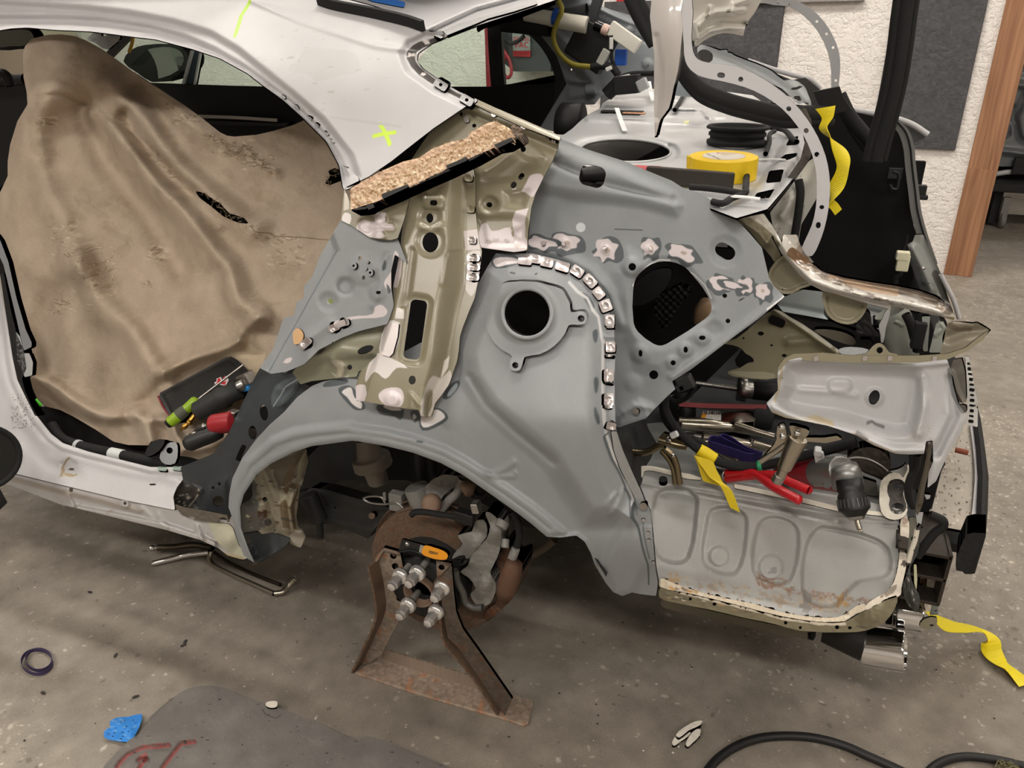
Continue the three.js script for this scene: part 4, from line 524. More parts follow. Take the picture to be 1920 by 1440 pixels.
many(car, 'arm_joint', [turned(atz(...E([745, 1255])[0], -.12), atz(...E([750, 1300])[0], -.12), [[0, .0], [0, .012], [.01, .016], [.02, .012], [.03, .008], [.03, 0]]), turned(atz(...E([550, 1380])[0], -.105), atz(...E([550, 1380])[0], -.08), [[0, .02], [.02, .018], [.025, .01], [.025, 0]])], M.rust, 'rusty ball joint');
part(car, 'stabiliser_link', pipe([[760, 1270], [790, 1330], [840, 1340], [865, 1310]].map(([x, y]) => atz(...E([x, y])[0], -.15)), .007, 24, 8), M.dark);
const sl = part(car, 'sensor_lead', pipe([...H([440, 60, 460, 45, 520, 45, 600, 58, 690, 68]), ...H([760, 70, 800, 40, 800, 5])].map(([u, v]) => atz(u, v, -.055)), .006, 60, 10), M.rubber, 'black ribbed wheel sensor lead');
part(sl, 'connector', box(.036, .022, .02, ...Object.values(atz(...H([735, 68])[0], -.05)), 0, 0, -.1), M.black);
part(sl, 'clip', box(.014, .02, .02, ...Object.values(atz(...H([795, 15])[0], -.05)), 0, 0, .2), M.steel);
// brake: hub at (0, .34), axle along z
const hubC = atz(...H([495, 465])[0], -.05);
const cX = hubC.x, cY = hubC.y;
const hc = (z) => V3(cX, cY, z - .045);
const rotor = part(car, 'brake_disc', [turned(hc(-.068), hc(0), [[0, .05], [0, .14], [.002, .142], [.008, .142], [.01, .14], [.01, .085]], 64), turned(hc(-.085), hc(0), [[0, .05], [0, .14], [.002, .142], [.008, .142], [.01, .14], [.01, .05]], 64)], M.rustDark, 'rusty brake disc');
part(rotor, 'vane_ring', turned(hc(-.078), hc(0), [[0, .128], [.012, .128]], 64), std(0x1d1a18, .9));
part(rotor, 'hat', turned(hc(-.06), hc(0), [[0, .086], [.035, .08], [.04, .076], [.04, .0]], 48), std(0x1f1f1f, .55), 'dark disc hat');
part(car, 'dust_shield', turned(hc(-.1), hc(0), [[0, .04], [0, .15], [.012, .153], [.014, .15], [.004, .147], [.003, .04]], 56), M.rustDark, 'rusty dust shield');
const hub = part(car, 'hub', [turned(hc(-.02), hc(0), [[0, .07], [.014, .068], [.016, .04], [.016, .034], [.01, .03], [.004, .026], [0, .024], [0, .0]], 40)], std(0x262626, .5, .4), 'dark wheel hub flange');
part(hub, 'centre_bore', turned(hc(-.005), hc(0), [[0, .024], [.012, .0275], [.016, .031], [.012, .033], [0, .034]], 40), M.rust, 'rusty centre bore');
part(car, 'knuckle', [turned(hc(-.2), hc(0), [[0, 0], [0, .05], [.1, .06], [.1, 0]], 24), rod(V3(cX, cY + .02, -.15), V3(cX - .05, cY + .17, -.14), .025), rod(V3(cX, cY, -.16), V3(cX + .1, cY - .1, -.2), .025)], M.cast);
// caliper: carrier, housing, hose
const calPl = zp(-.075);
const calA = sheet(smooth(H([690, 170, 770, 150, 790, 95, 830, 85, 850, 110, 850, 180, 790, 250, 770, 300, 720, 290, 660, 300, 690, 250, 720, 215]), 2), { pl: calPl, t: .03, step: 2.5, h: sum((u, v) => .003 * fbm(u / 5, v / 5, 2), dim(...H([780, 220])[0], 30, .012)) });
const calB = sheet(smooth(H([850, 40, 900, 70, 925, 120, 930, 180, 920, 260, 885, 340, 870, 380, 900, 430, 895, 490, 870, 540, 830, 560, 790, 545, 762, 490, 790, 460, 750, 400, 705, 370, 745, 340, 760, 300, 800, 240, 850, 190, 870, 120, 845, 60]), 2), { pl: calPl, t: .04, step: 2.5, h: sum((u, v) => .003 * fbm(u / 5, v / 5, 2) + .006, dim(...H([830, 440])[0], 30, .014), dim(...H([890, 160])[0], 26, .012)) });
const cal = part(car, 'brake_caliper', [calA, calB], M.cast, 'weathered cast brake caliper');
part(cal, 'piston_housing', [sheet(smooth(H([930, 240, 975, 225, 985, 330, 1040, 310, 1045, 350, 1030, 420, 1000, 500, 940, 570, 860, 628, 835, 620, 860, 570, 900, 540, 920, 450, 900, 370]), 2), { pl: zp(-.1), t: .06, step: 2.5, h: sum((u, v) => .005 * fbm(u / 6, v / 6, 3), dim(...H([960, 440])[0], 40, .02)) }), turned(atz(...H([1000, 320])[0], -.05), atz(...H([930, 560])[0], -.05), [[0, 0], [0, .014], [.03, .019], [.06, .019], [.08, .016], [.08, 0]])], std(0x9b7b66, .75, .15, { map: rustTex }), 'rust brown caliper piston housing');
part(cal, 'pad_spring', strap([[650, 310], [690, 290], [720, 290], [720, 330], [745, 300]].map(([x, y]) => atz(...H([x, y])[0], -.02)), V3(0, .008, .02), .001, 24), M.black);
part(cal, 'brake_hose', pipe([[990, 300], [1010, 240], [1030, 180], [1020, 100], [990, 40]].map(([x, y]) => atz(...H([x, y])[0], -.07)), .007, 40, 10), M.rubber);
part(cal, 'hose_fitting', rod(atz(...H([985, 310])[0], -.06), atz(...H([1010, 240])[0], -.065), .0085), M.cast);
part(cal, 'hand_brake_cable', pipe([[680, 360], [690, 420], [720, 480], [740, 540], [780, 565], [830, 565]].map(([x, y]) => atz(...H([x, y])[0], -.045)), .007, 40, 10), std(0x55534f, .5, .4));
part(cal, 'slide_bolt', [rod(atz(...H([955, 190])[0], -.06), atz(...H([950, 240])[0], -.05), .007), rod(atz(...H([945, 90])[0], -.06), atz(...H([925, 130])[0], -.05), .012)], M.cast);
part(car, 'exhaust_bracket', pipe([[1060, 300], [1120, 270], [1180, 230], [1220, 195]].map(([x, y]) => atz(...H([x, y])[0], -.5)), .01, 20, 8), std(0x6b5f50, .6));

// ---------------------------------------------------------------- seat cover
const cvPl = zp(-.24, 0, 0, -.5, .45);
const cvTop = A([125, 300, 135, 255, 170, 213, 260, 190, 330, 187, 400, 195, 470, 220, 560, 270, 660, 342, 780, 430, 880, 492, 1000, 570, 1100, 642, 1200, 722, 1240, 740, 1280, 745, 1400, 735, 1500, 712, 1600, 682, 1660, 655]);
const cvOut = [...cvTop, ...O([640, 230, 720, 330, 720, 440, 660, 520, 600, 620, 540, 700, 500, 760]), ...D([1300, 900, 1235, 1010, 1200, 1070, 1160, 1108, 1092, 1142, 1030, 1125, 970, 1118, 985, 1090, 945, 1040, 880, 1030, 822, 1040, 812, 1062, 700, 1060, 620, 1042, 520, 975, 400, 905, 330, 870, 250, 850, 175, 782, 150, 700, 130, 500, 60, 200, 0, 0]), ...A([-80, 1300, -60, 1150, 0, 1050, 42, 960, 42, 880, 55, 790, 95, 660, 150, 570, 145, 500, 128, 420])];
const R = (a, w, h) => bead(smooth(a, 3, false), w * 1.3, h * 1.35);
const cvTear = A([1058, 1038, 1110, 1052, 1200, 1108, 1250, 1162, 1330, 1188, 1362, 1222, 1300, 1216, 1220, 1182, 1150, 1125, 1090, 1080]);
const cvHole = A([1790, 930, 1830, 915, 1868, 940, 1866, 985, 1800, 1010, 1770, 1000, 1800, 965]);
const cvH = sum((u, v) => .03 * Math.sin(u / 90) * 0 + .012 * (fbm(u / 70, v / 90, 3) - .5) + .0035 * (fbm(u / 14, v / 14, 3) - .5),
  dim(...A([280, 330])[0], 150, .09, 150), (u, v) => -.1 * sst(300, 660, u) * sst(640, 260, v),
  R(A([250, 540, 200, 760, 230, 1000, 330, 1200, 420, 1440]), 26, .035), R([...A([420, 1440]), ...D([560, 300, 700, 430, 830, 640, 900, 760])], 22, .04), R(A([480, 600, 560, 850, 680, 1000, 850, 1230, 1000, 1480]), 22, -.035),
  R([...A([540, 620, 700, 800, 850, 1000, 1000, 1150, 1190, 1400]), ...D([1240, 80, 1300, 270, 1400, 350])], 17, .045), R(A([600, 470, 780, 640, 900, 800, 1050, 950, 1220, 1090, 1380, 1240]), 22, .035), R(A([690, 640, 830, 860, 950, 990, 1040, 1060]), 14, -.03), R(A([760, 500, 880, 640, 1000, 830, 1180, 1000, 1350, 1130]), 18, -.03), R(A([150, 580, 100, 800, 60, 1000, 100, 1250, 150, 1440]), 24, .02), R(A([190, 530, 300, 520, 420, 545, 560, 620, 800, 790, 1000, 1000]), 4, -.006),
  R(A([880, 540, 1000, 640, 1160, 760, 1300, 850, 1500, 940]), 12, .012), R(D([200, 600, 260, 300, 350, 200]), 20, -.02), R(D([180, 690, 290, 740, 400, 820, 550, 900, 720, 900]), 11, .035), R(D([170, 740, 260, 800, 380, 880, 520, 960]), 10, -.02), R(D([900, 660, 1050, 590, 1200, 540, 1300, 490]), 9, .025), R(D([1300, 490, 1330, 420, 1440, 360]), 12, .02), R(D([760, 890, 800, 960, 820, 1040]), 12, .03), R(D([840, 920, 930, 930, 960, 1010, 1010, 1080]), 8, .02), R(D([700, 900, 850, 780, 880, 740]), 12, -.02), R(D([980, 1100, 1080, 1080, 1180, 1050, 1240, 1000]), 8, .02), dim(...D([1100, 750])[0], 120, -.05, 90));
const cvG = sheet(cvOut, { pl: cvPl, h: cvH, t: .003, step: 3, holes: [cvTear, cvHole] });
const clothT = [];
for (let i = 0; i < 420; i++) { const c = [[700, 300, 60, 40], [1000, 640, 60, 30], [1250, 800, 120, 40], [1400, 880, 100, 40], [250, 660, 60, 20], [350, 1300, 90, 90], [850, 1380, 60, 40], [1500, 1300, 120, 30], [500, 1500, 120, 200], [1550, 1400, 100, 60], [330, 1650, 40, 30]][i % 11]; const x = c[0] + (hash2(i, 1) - .5) * 2 * c[2], y = c[1] + (hash2(i, 2) - .5) * 2 * c[3], a = hash2(i, 3) * .8 - .2, l = 8 + hash2(i, 4) * 26; clothT.push({ p: A([x, y, x + l * .5 * Math.cos(a), y + l * .5 * Math.sin(a) + 4, x + l * Math.cos(a), y + l * Math.sin(a)]), c: ['#c6b8a2', '#cdbfab', '#8d7d69', '#a08f79'][i % 4], w: 1 + hash2(i, 5) * 1.4 }); }
for (let i = 0; i < 70; i++) clothT.push({ p: blob(30 + hash2(i, 11) * 560, 120 + hash2(i, 12) * 620, 6 + hash2(i, 13) * 28, 4 + hash2(i, 14) * 16, .4, i, .5), c: ['rgba(120,100,78,.12)', 'rgba(200,184,160,.16)', 'rgba(110,94,76,.1)'][i % 3] });
clothT.push({ p: A([1370, 1230, 1500, 1290, 1800, 1310]), c: '#75654f', w: 1.6 }, { p: smooth(D([880, 665, 1060, 590, 1210, 540, 1300, 490, 1400, 540, 1450, 560, 1380, 700, 1240, 580, 1000, 680, 930, 720]), 2), c: 'rgba(214,196,164,.5)' });
const weave = dataTex(256, (x, y, i, j) => { const e = 128 + 34 * Math.sin(i * Math.PI / 4) + 34 * Math.sin(j * Math.PI / 4) + (hash2(i, j) - .5) * 70; return [e, e, e]; }, false);
weave.repeat.set(6, 6);
const clothM = painted(cvG, '#b3a390', clothT, std(0xa08e74, .92, 0, { bumpMap: weave, bumpScale: .0006 }), { ppm: 1000, speck: 16, drift: 12 });
const cover = thing('canvas_cover', 'frayed tan canvas drop cloth draped over the seats inside the door opening', 'cloth');
part(cover, 'cloth', cvG, clothM);
part(car, 'dark_seat_backing', sheet(smooth(O([70, 110, 110, 90, 160, 105, 230, 160, 330, 230, 420, 290, 520, 290, 640, 290, 650, 420, 560, 560, 480, 680, 400, 700, 250, 720, 110, 640, 60, 480, 40, 360, 60, 220]), 2), { pl: cvPl, h: (u, v) => cvH(u, v) - .09, t: .08, step: 8 }), std(0x070707, .95), 'added black seat backing that darkens the cloth tear');  // black backing added so the tear in the cloth reads dark
{ // frayed threads round the tear and the worn seams
  const th = []; const tuft = (u, v, n, len) => { for (let i = 0; i < n; i++) { const k = hash2(i + u, v), p = cvG.surf(u + (hash2(i, u) - .5) * 22, v + (hash2(i, v + 3) - .5) * 12, .001), d = V3((hash2(i, 7 + u) - .5) * 2, hash2(i, 8 + v) - .6, .25 + hash2(i, 9) * .3).normalize().multiplyScalar(len * (.4 + k)); const q = p.clone().add(d), m = p.clone().addScaledVector(d, .5).add(V3(0, .25 * len * (hash2(i, 12) - .3), .003)); th.push(pipe([p, m, q], .00045, 4, 3)); } };
  [[1060, 1040], [1120, 1055], [1180, 1090], [1230, 1150], [1250, 1170], [1310, 1190], [1350, 1225], [1230, 1240], [1400, 1270]].forEach(([x, y]) => tuft(...A([x, y])[0], 9, .014));
  [[920, 580], [1160, 740], [1200, 770], [1260, 790], [1300, 820], [1340, 800], [1380, 850], [1420, 880], [1460, 900], [1500, 930], [1250, 830], [1320, 860]].forEach(([x, y]) => tuft(...A([x, y])[0], 22, .016));
  [[830, 830], [870, 860], [900, 890], [930, 930], [960, 950], [1800, 960], [1840, 930], [1780, 1000], [500, 1560], [540, 1750], [310, 1690], [800, 1550]].forEach(([x, y]) => tuft(...A([x, y])[0], 10, .01));
  const f = part(cover, 'frayed_threads', mg(th), std(0xb09d80, .95)); f.userData.kind = 'stuff';
}
// ---------------------------------------------------------------- boot floor, tail pocket, rear end
function ribPipe(pts, r, n = 160, amp = .12, m = 10) { const cv = new THREE.CatmullRomCurve3(pts, false, 'centripetal'), g = new THREE.TubeGeometry(cv, n, r, m, false), p = g.attributes.position; for (let i = 0; i <= n; i++) { const c = cv.getPointAt(i / n), k = i % 2 ? 1 - amp : 1 + amp * .3; for (let j = 0; j <= m; j++) { const q = i * (m + 1) + j; p.setXYZ(q, c.x + (p.getX(q) - c.x) * k, c.y + (p.getY(q) - c.y) * k, c.z + (p.getZ(q) - c.z) * k); } } g.computeVertexNormals(); return g; }
const bc = (g, x, y, z) => { g.translate(x, y, z); return g; };
const boxAt = (p, w, h, d, rx = 0, ry = 0, rz = 0, r = .003) => box(w, h, d, p.x, p.y, p.z, rx, ry, rz, r);
// side pan of the boot floor
const panPl = zp(-.1, 0, 0, -1.8, .40);
const panOut = [...O([1188, 878, 1260, 888, 1400, 904, 1500, 917, 1600, 934, 1700, 958]), ...N([850, 60, 870, 200, 850, 450, 830, 640, 780, 860, 770, 935, 560, 1060, 400, 1115, 250, 1180, 170, 1240, 0, 1240]), ...I([900, 640, 800, 640, 600, 610, 400, 560, 200, 510, 0, 460]), ...H([1790, 420, 1775, 330, 1760, 150]), ...E([1745, 1420, 1700, 1325])];
const pk = [I([-80, -60, 80, -80, 135, -30, 135, 30, 90, 290, 40, 320, -50, 300, -95, 250]), I([215, 30, 330, 20, 395, 55, 408, 110, 372, 340, 330, 382, 205, 352, 168, 305, 185, 130]), I([490, 90, 560, 70, 660, 105, 690, 160, 662, 380, 620, 432, 470, 405, 440, 350, 455, 170]), I([780, 145, 810, 125, 880, 130, 1100, 185, 1180, 245, 1190, 360, 1150, 398, 1020, 422, 940, 500, 880, 560, 790, 550, 730, 520, 710, 460, 735, 220])];
const panH = sum(...pk.map((p) => emb(smooth(p, 3), -.01, 3.4)), cup(...I([257, 285])[0], 18, .005, 3), cup(...I([540, 345])[0], 22, .005, 3), bead(I([-200, -120, 200, -40, 430, 5, 900, 100, 1240, 120]), 3, .003), dim(...I([670, 52])[0], 7, -.003), dim(...I([905, 102])[0], 7, -.003), bead(I([-60, 400, 200, 450, 500, 510, 800, 570]), 18, .006), emb(O([1188, 870, 1700, 950, 1700, 985, 1500, 950, 1300, 918, 1196, 905]), .006, 6));
const panG = sheet(panOut, { pl: panPl, h: panH, step: 3, t: .002, uv: 'xy' });
const rustM = Array.from({ length: 160 }, (_, i) => { const s = hash2(i, 1), x = -60 + s * 1050, y = 395 + s * 170 + (hash2(i, 2) - .35) * 70; return { p: blob(...I([x, y])[0], 1 + hash2(i, 3) * 6, .6 + hash2(i, 4) * 2.4, .45, i, .2), c: ['rgba(150,112,70,.4)', 'rgba(126,92,66,.4)', 'rgba(176,146,104,.35)', 'rgba(120,112,104,.45)'][i % 4] }; });
const pan = part(car, 'boot_side_pan', panG, painted(panG, '#959592', [...rustM, ...Array.from({ length: 190 }, (_, i) => { const s = hash2(i, 41), y = s < .3 ? 400 + s * 230 : 470 + (s - .3) * 95; return { p: blob(...I([440 + s * 640 + hash2(i, 42) * 20, y + (hash2(i, 43) - .5) * (s < .3 ? 10 : 34)])[0], .8 + hash2(i, 44) * 4, .5 + hash2(i, 45) * 1.6, .5, i, .15), c: ['rgba(112,80,60,.5)', 'rgba(140,98,70,.45)', 'rgba(96,70,54,.45)'][i % 3] }; }), ...Array.from({ length: 40 }, (_, i) => ({ p: blob(...I([(i % 2 ? 20 : 935) + (hash2(i, 51) - .5) * 70, (i % 2 ? 405 : 530) + (hash2(i, 52) - .5) * 50])[0], 1 + hash2(i, 53) * 4, 1 + hash2(i, 54) * 3, .5, i), c: 'rgba(164,122,66,.35)' })), { p: blob(...I([730, 565])[0], 10, 9, .5, 4), c: '#77746f' }, { p: blob(...I([590, 540])[0], 10, 6, .5, 6), c: '#8a7c6c' },
  ...Array.from({ length: 60 }, (_, i) => ({ p: blob(...I([-60 + hash2(i, 21) * 1250, -60 + hash2(i, 22) * 600])[0], .4 + hash2(i, 23) * .7, .4, .3, i), c: i % 2 ? '#e2e2e0' : '#6f6e6b' })),
  ...[[[568, 350], [568, 372], [548, 374], [548, 362], [560, 361], [548, 360], [549, 349], [568, 350]], [[540, 352], [540, 374], [526, 374]]].map((a) => ({ p: I(a.flat()), c: '#6d6f6e', w: 1.4 }))], M.greyPaint, { ppm: 1100, speck: 5, drift: 5 }), 'grey boot side pan with pressed recesses');
const seal1 = pad(panG, smooth(N([780, 60, 850, 60, 870, 200, 850, 450, 830, 640, 780, 860, 775, 930, 560, 1050, 400, 1112, 372, 1060, 500, 960, 610, 900, 690, 800, 745, 600, 770, 300]), 2), .004, { h: (u, v) => .005 * fbm(u / 8, v / 8, 3) });
part(pan, 'seam_sealer', seal1, painted(seal1, '#d9cfbf', [{ p: blob(...N([820, 580])[0], 6, 5, .5, 3), c: '#4a4038' }, { p: N([800, 400, 815, 390, 820, 440, 840, 460]), c: '#2d2824', w: 2 }, { p: blob(...N([640, 900])[0], 16, 5, .4, 4, -.6), c: '#8d8276' }, { p: blob(...N([820, 90])[0], 7, 6, .5, 7), c: '#a38f80' }], M.sealer, { ppm: 1100, speck: 8 }), 'cream seam sealer');
const seal2 = pad(panG, smooth(I([-60, 405, 0, 428, 120, 470, 300, 515, 450, 545, 600, 590, 760, 615, 900, 618, 960, 590, 1000, 560, 1050, 545, 1060, 575, 1000, 600, 950, 640, 800, 642, 600, 612, 400, 562, 200, 512, 60, 480, -70, 450]), 2), .004, { h: (u, v) => .006 * fbm(u / 7, v / 7, 3) });
part(pan, 'seam_sealer', seal2, painted(seal2, '#d2c6b0', Array.from({ length: 40 }, (_, i) => { const s = hash2(i, 5); return { p: blob(...I([-40 + s * 1050, 440 + s * 165 + hash2(i, 6) * 20])[0], 2 + hash2(i, 7) * 7, 1.4 + hash2(i, 8) * 2, .5, i, .2), c: ['#b98d52', '#e4dccd', '#8c8072', '#c9a168'][i % 4] }; }), M.sealer, { ppm: 1000, speck: 10 }), 'stained seam sealer along the lower edge');
const flG = sheet(smooth([...I([-60, 450, 60, 482, 200, 515, 400, 565, 600, 615, 800, 645, 940, 645, 1000, 610, 1080, 570, 1230, 505, 1215, 570, 1160, 645, 1060, 690, 960, 700, 700, 692, 560, 655, 400, 622, 200, 575, 0, 535, -70, 510])], 2), { pl: zp(-.085), step: 2.5, t: .003, h: sum((u, v) => .004 * fbm(u / 9, v / 9, 2), dim(...I([1100, 600])[0], 40, .015)), holes: [ell(...I([100, 518])[0], 3), ell(...I([232, 546])[0], 4, 3), ell(...I([620, 648])[0], 3.4), ell(...I([700, 674])[0], 3), ell(...I([900, 672])[0], 4), ell(...I([970, 675])[0], 4, 3)] });
part(pan, 'lower_flange', flG, painted(flG, '#7d765f', [...Array.from({ length: 30 }, (_, i) => ({ p: blob(...I([-40 + hash2(i, 1) * 1100, 480 + hash2(i, 1) * 170 + hash2(i, 2) * 40])[0], 2 + hash2(i, 3) * 8, 1.5, .5, i, .2), c: ['#cfc6b4', '#9f8b6a', '#5f594b'][i % 3] })), { p: I([0, 470, 200, 520, 400, 570, 600, 625, 800, 655, 940, 655]), c: '#d3cab8', w: 6 }], M.olive, { ppm: 1000, speck: 8 }), 'olive drilled lower flange');
part(pan, 'rear_rail', sheet(I([-60, 520, 200, 580, 420, 630, 560, 660, 740, 690, 740, 740, 560, 705, 0, 580, -60, 560]), { pl: zp(-.16), step: 4, t: .04 }), std(0x5b5647, .6));
// boot floor and walls
const bootM = std(0x3a3c3d, .75, 0, { map: fleck });
const fl = part(car, 'boot_floor', [box(.62, .012, 1.15, .52, .494, -.87, 0, 0, 0, .002)], bootM, 'grey boot floor');
part(fl, 'ledge', sheet(O([1150, 800, 1260, 790, 1420, 830, 1640, 860, 1680, 955, 1600, 936, 1400, 906, 1190, 880]), { pl: yp(.504), uv: 'xz', step: 4, t: .003 }), std(0x838684, .5));
many(fl, 'ledge_sealer', [sheet(smooth(J([80, 1340, 100, 1300, 160, 1280, 300, 1290, 500, 1340, 800, 1410, 800, 1440, 480, 1390, 280, 1340, 170, 1340, 150, 1400, 120, 1420]), 2), { pl: panPl, h: () => .009, step: 2 }), sheet(F([340, 1270, 700, 1345, 930, 1400, 1180, 1430, 1180, 1450, 920, 1425, 690, 1370, 340, 1295]), { pl: panPl, h: () => .009, step: 2 })], M.sealer, 'cream sealer line');
const drain = J([380, 1430])[0]; part(fl, 'plug', pad(panG, ell(...drain, 8, 6), .012, { step: 1.5 }), M.rubber);
const gl = sheet(smooth(L([550, 860, 640, 770, 800, 720, 860, 660, 870, 800, 830, 1000, 850, 1180, 800, 1260, 700, 1290, 590, 1250, 540, 1150, 535, 980]), 2), { pl: panPl, h: (u, v) => .012 + .003 * fbm(u / 6, v / 6, 2), step: 2.5, holes: [smooth(L([650, 850, 760, 830, 820, 880, 800, 1000, 840, 1150, 780, 1220, 680, 1210, 640, 1120, 650, 1050, 620, 980]), 2)] });
part(fl, 'hole_sealer', gl, M.sealer, 'cream sealer ring');
sp(fl, 'light_pad', smooth(L([640, 850, 760, 820, 820, 870, 800, 1000, 840, 1150, 780, 1225, 680, 1210, 630, 1120, 650, 1050, 615, 980]), 2), panPl, std(0x4b4642, .6), { step: 2, h: (u, v) => .004 + .006 * fbm(u / 6, v / 6, 2), holes: [ell(...L([745, 905])[0], 10, 5), ell(...L([740, 1140])[0], 11, 7)] });
const linerM = std(0x060606, .95);
part(car, 'boot_liner', [sheet([...C([520, 560, 900, 592, 1130, 645, 1210, 668, 1262, 730, 1288, 820, 1300, 1000, 1308, 1200, 1338, 1290, 1345, 1440]), ...F([1310, 60, 1270, 200, 1200, 330, 1100, 420, 560, 300, 480, 60]), ...C([430, 1100, 560, 800])], { pl: zp(-1.3), step: 8, t: .02 }), box(.5, .5, .02, .6, .72, -1.42, 0, 0, 0, .004), box(.02, .5, 1.1, .16, .75, -.85, 0, 0, 0, .004), box(.02, .26, 1.05, .84, .62, -.86, 0, 0, 0, .004)], linerM, 'black boot liner');
// latch hook and bulb holder on the liner
part(car, 'tie_down_hook', [pipe([[1205, 935], [1235, 945], [1232, 1010], [1225, 1030], [1200, 1028], [1190, 1005]].map(([x, y]) => atz(...C([x, y])[0], -1.27)), .004, 30, 8), boxAt(atz(...C([1215, 945])[0], -1.28), .035, .03, .015)], std(0x35383a, .35, .4), 'dark metal tie down hook');
// far rear corner
part(car, 'far_deck_edge', pipe([[640, 470], [760, 510], [950, 592], [1130, 625], [1230, 650], [1310, 680], [1395, 735]].map(([x, y]) => atz(...C([x, y])[0], -1.36)), .008, 40, 8), M.white, 'white far deck edge');
sp(car, 'far_spoiler', C([1205, 650, 1300, 672, 1395, 738, 1372, 760, 1310, 785, 1285, 770, 1260, 710]), zp(-1.38), std(0x4a4c4d, .5), { t: .03, step: 3 }, 'dark far deck spoiler end');
const rimPts = [[1205, 655], [1262, 718], [1290, 800], [1300, 900], [1318, 1050], [1330, 1150], [1358, 1260], [1395, 1370], [1420, 1440]];
part(car, 'boot_rim', strap(rimPts.map(([x, y]) => atz(...C([x, y])[0], -1.26)), V3(.024, .006, 0), .012, 50), std(0x7c7d7c, .45, .3), 'grey boot opening rim');
part(car, 'rim_seam', pipe(rimPts.map(([x, y]) => atz(...C([x + 9, y - 4])[0], -1.25)), .0025, 50, 6), M.rubber);
part(car, 'rear_bump_stop', [boxAt(atz(...C([1345, 1045])[0], -1.28), .035, .035, .02), boxAt(atz(...C([1360, 1075])[0], -1.28), .03, .012, .025)], M.black, 'black rubber bump stop');
const riG = sheet(K([1195, 90, 1240, 60, 1260, 0, 1330, 0, 1390, 120, 1480, 330, 1560, 590, 1600, 690, 1520, 640, 1440, 540, 1360, 470, 1330, 400, 1290, 280, 1235, 210]), { pl: zp(-.95), step: 2.5, t: .01, h: sum(bead(K([1240, 120, 1330, 300, 1400, 470]), 8, .014), emb(K([1330, 0, 1390, 120, 1480, 330, 1560, 590, 1500, 560, 1420, 330, 1330, 120]), -.01, 6)), holes: [K([1320, 275, 1350, 275, 1350, 302, 1320, 302]), K([1365, 415, 1395, 418, 1395, 426, 1365, 424]), K([1415, 512, 1445, 516, 1442, 528, 1420, 524])] });
part(car, 'rear_inner_panel', riG, painted(riG, '#8a8d8a', [{ p: K([1430, 330, 1560, 640]), c: '#4f4d49', w: 14 }], M.greyPaint, { ppm: 800 }));
part(car, 'rear_outer_edge', pipe([[1480, 340], [1530, 440], [1590, 560], [1640, 720]].map(([x, y]) => atz(...K([x, y])[0], -.94)), .005, 20, 8), M.white);
part(car, 'lamp_connector', [boxAt(atz(...K([1155, 240])[0], -.9), .026, .038, .02), boxAt(atz(...K([1155, 180])[0], -.9), .028, .02, .022)], std(0xdcd8bb, .5), 'ivory lamp connector');
many(car, 'lamp_leads', [pipe([[1160, 150], [1180, 90], [1195, 0]].map(([x, y]) => atz(...K([x, y])[0], -.91)), .0025, 16, 6), pipe([[1140, 300], [1130, 340], [1100, 370], [1090, 420]].map(([x, y]) => atz(...K([x, y])[0], -.9)), .006, 16, 8), pipe([[1250, 690], [1240, 760], [1220, 820], [1260, 880], [1260, 800], [1245, 740]].map(([x, y]) => atz(...K([x, y])[0], -.6)), .002, 30, 6)], M.rubber);
// gutter strip of the boot opening with two olive lobes
const guPl = zp(-.22);
const guOut = [...C([500, 1165, 560, 1250, 600, 1330]), ...K([130, 0, 250, 0, 265, 60, 310, 150, 370, 240, 470, 318, 650, 368, 880, 408, 1100, 440, 1300, 482, 1440, 532, 1530, 595, 1585, 665, 1603, 700, 1592, 735, 1480, 702, 1200, 642, 1080, 612, 1050, 640, 860, 592, 700, 545, 560, 502, 470, 482, 370, 432, 280, 355, 180, 235, 115, 160, 60, 60, 40, 0]), ...C([520, 1330, 470, 1270, 380, 1210, 360, 1180, 400, 1185])];
const guG = sheet(guOut, { pl: guPl, step: 2.5, t: .003, h: sum(bead(K([100, 60, 230, 250, 380, 390, 560, 460, 860, 530, 1200, 590, 1500, 670]), 9, .014), bead(K([280, 100, 400, 290, 640, 390, 1100, 470, 1440, 560]), 6, -.01), (u, v) => .002 * fbm(u / 6, v / 6, 2)) });
part(car, 'boot_gutter', guG, painted(guG, '#cac7c0', [{ p: K([280, 120, 360, 240, 480, 330, 650, 385, 880, 425, 1100, 460, 1300, 500, 1440, 555, 1560, 650]), c: '#8e8276', w: 12 }, { p: K([300, 150, 480, 320, 880, 415, 1300, 490, 1440, 540, 1570, 650]), c: '#5e5650', w: 4 }, { p: K([520, 370, 880, 460, 1100, 500]), c: '#b89f88', w: 6 }, { p: K([200, 150, 300, 230, 360, 260]), c: '#6b5038', w: 12 }, ...Array.from({ length: 90 }, (_, i) => { const s = hash2(i, 1); return { p: blob(...K([260 + s * 1200, 190 + s * 380 - Math.sin(s * 3.1) * -110 + hash2(i, 2) * 60])[0], 2 + hash2(i, 3) * 9, .6 + hash2(i, 4), .4, i, .25), c: ['#efece6', '#8c8378', '#dcd7cf', '#6c645c'][i % 4] }; }), { p: K([1070, 625, 1300, 680, 1590, 725]), c: '#8b8069', w: 6 }, { p: C([380, 1195, 470, 1250, 560, 1330]), c: '#857f69', w: 16 }], phy(0xc9c6c0, .3, { clearcoat: .4, metalness: .25 }), { ppm: 1200, speck: 8 }), 'worn white boot gutter strip');
const lobe = (out, c, r) => { const g = sheet(smooth(out, 2), { pl: zp(-.235), step: 2.2, t: .003, h: sum(emb(smooth(out.map(([x, y]) => [c[0] + (x - c[0]) * .8, c[1] + (y - c[1]) * .8]), 2), -.006, 4)), holes: r ? [r] : [] }); part(car, 'gutter_lobe', g, M.olive, 'rounded olive primed lobe'); };
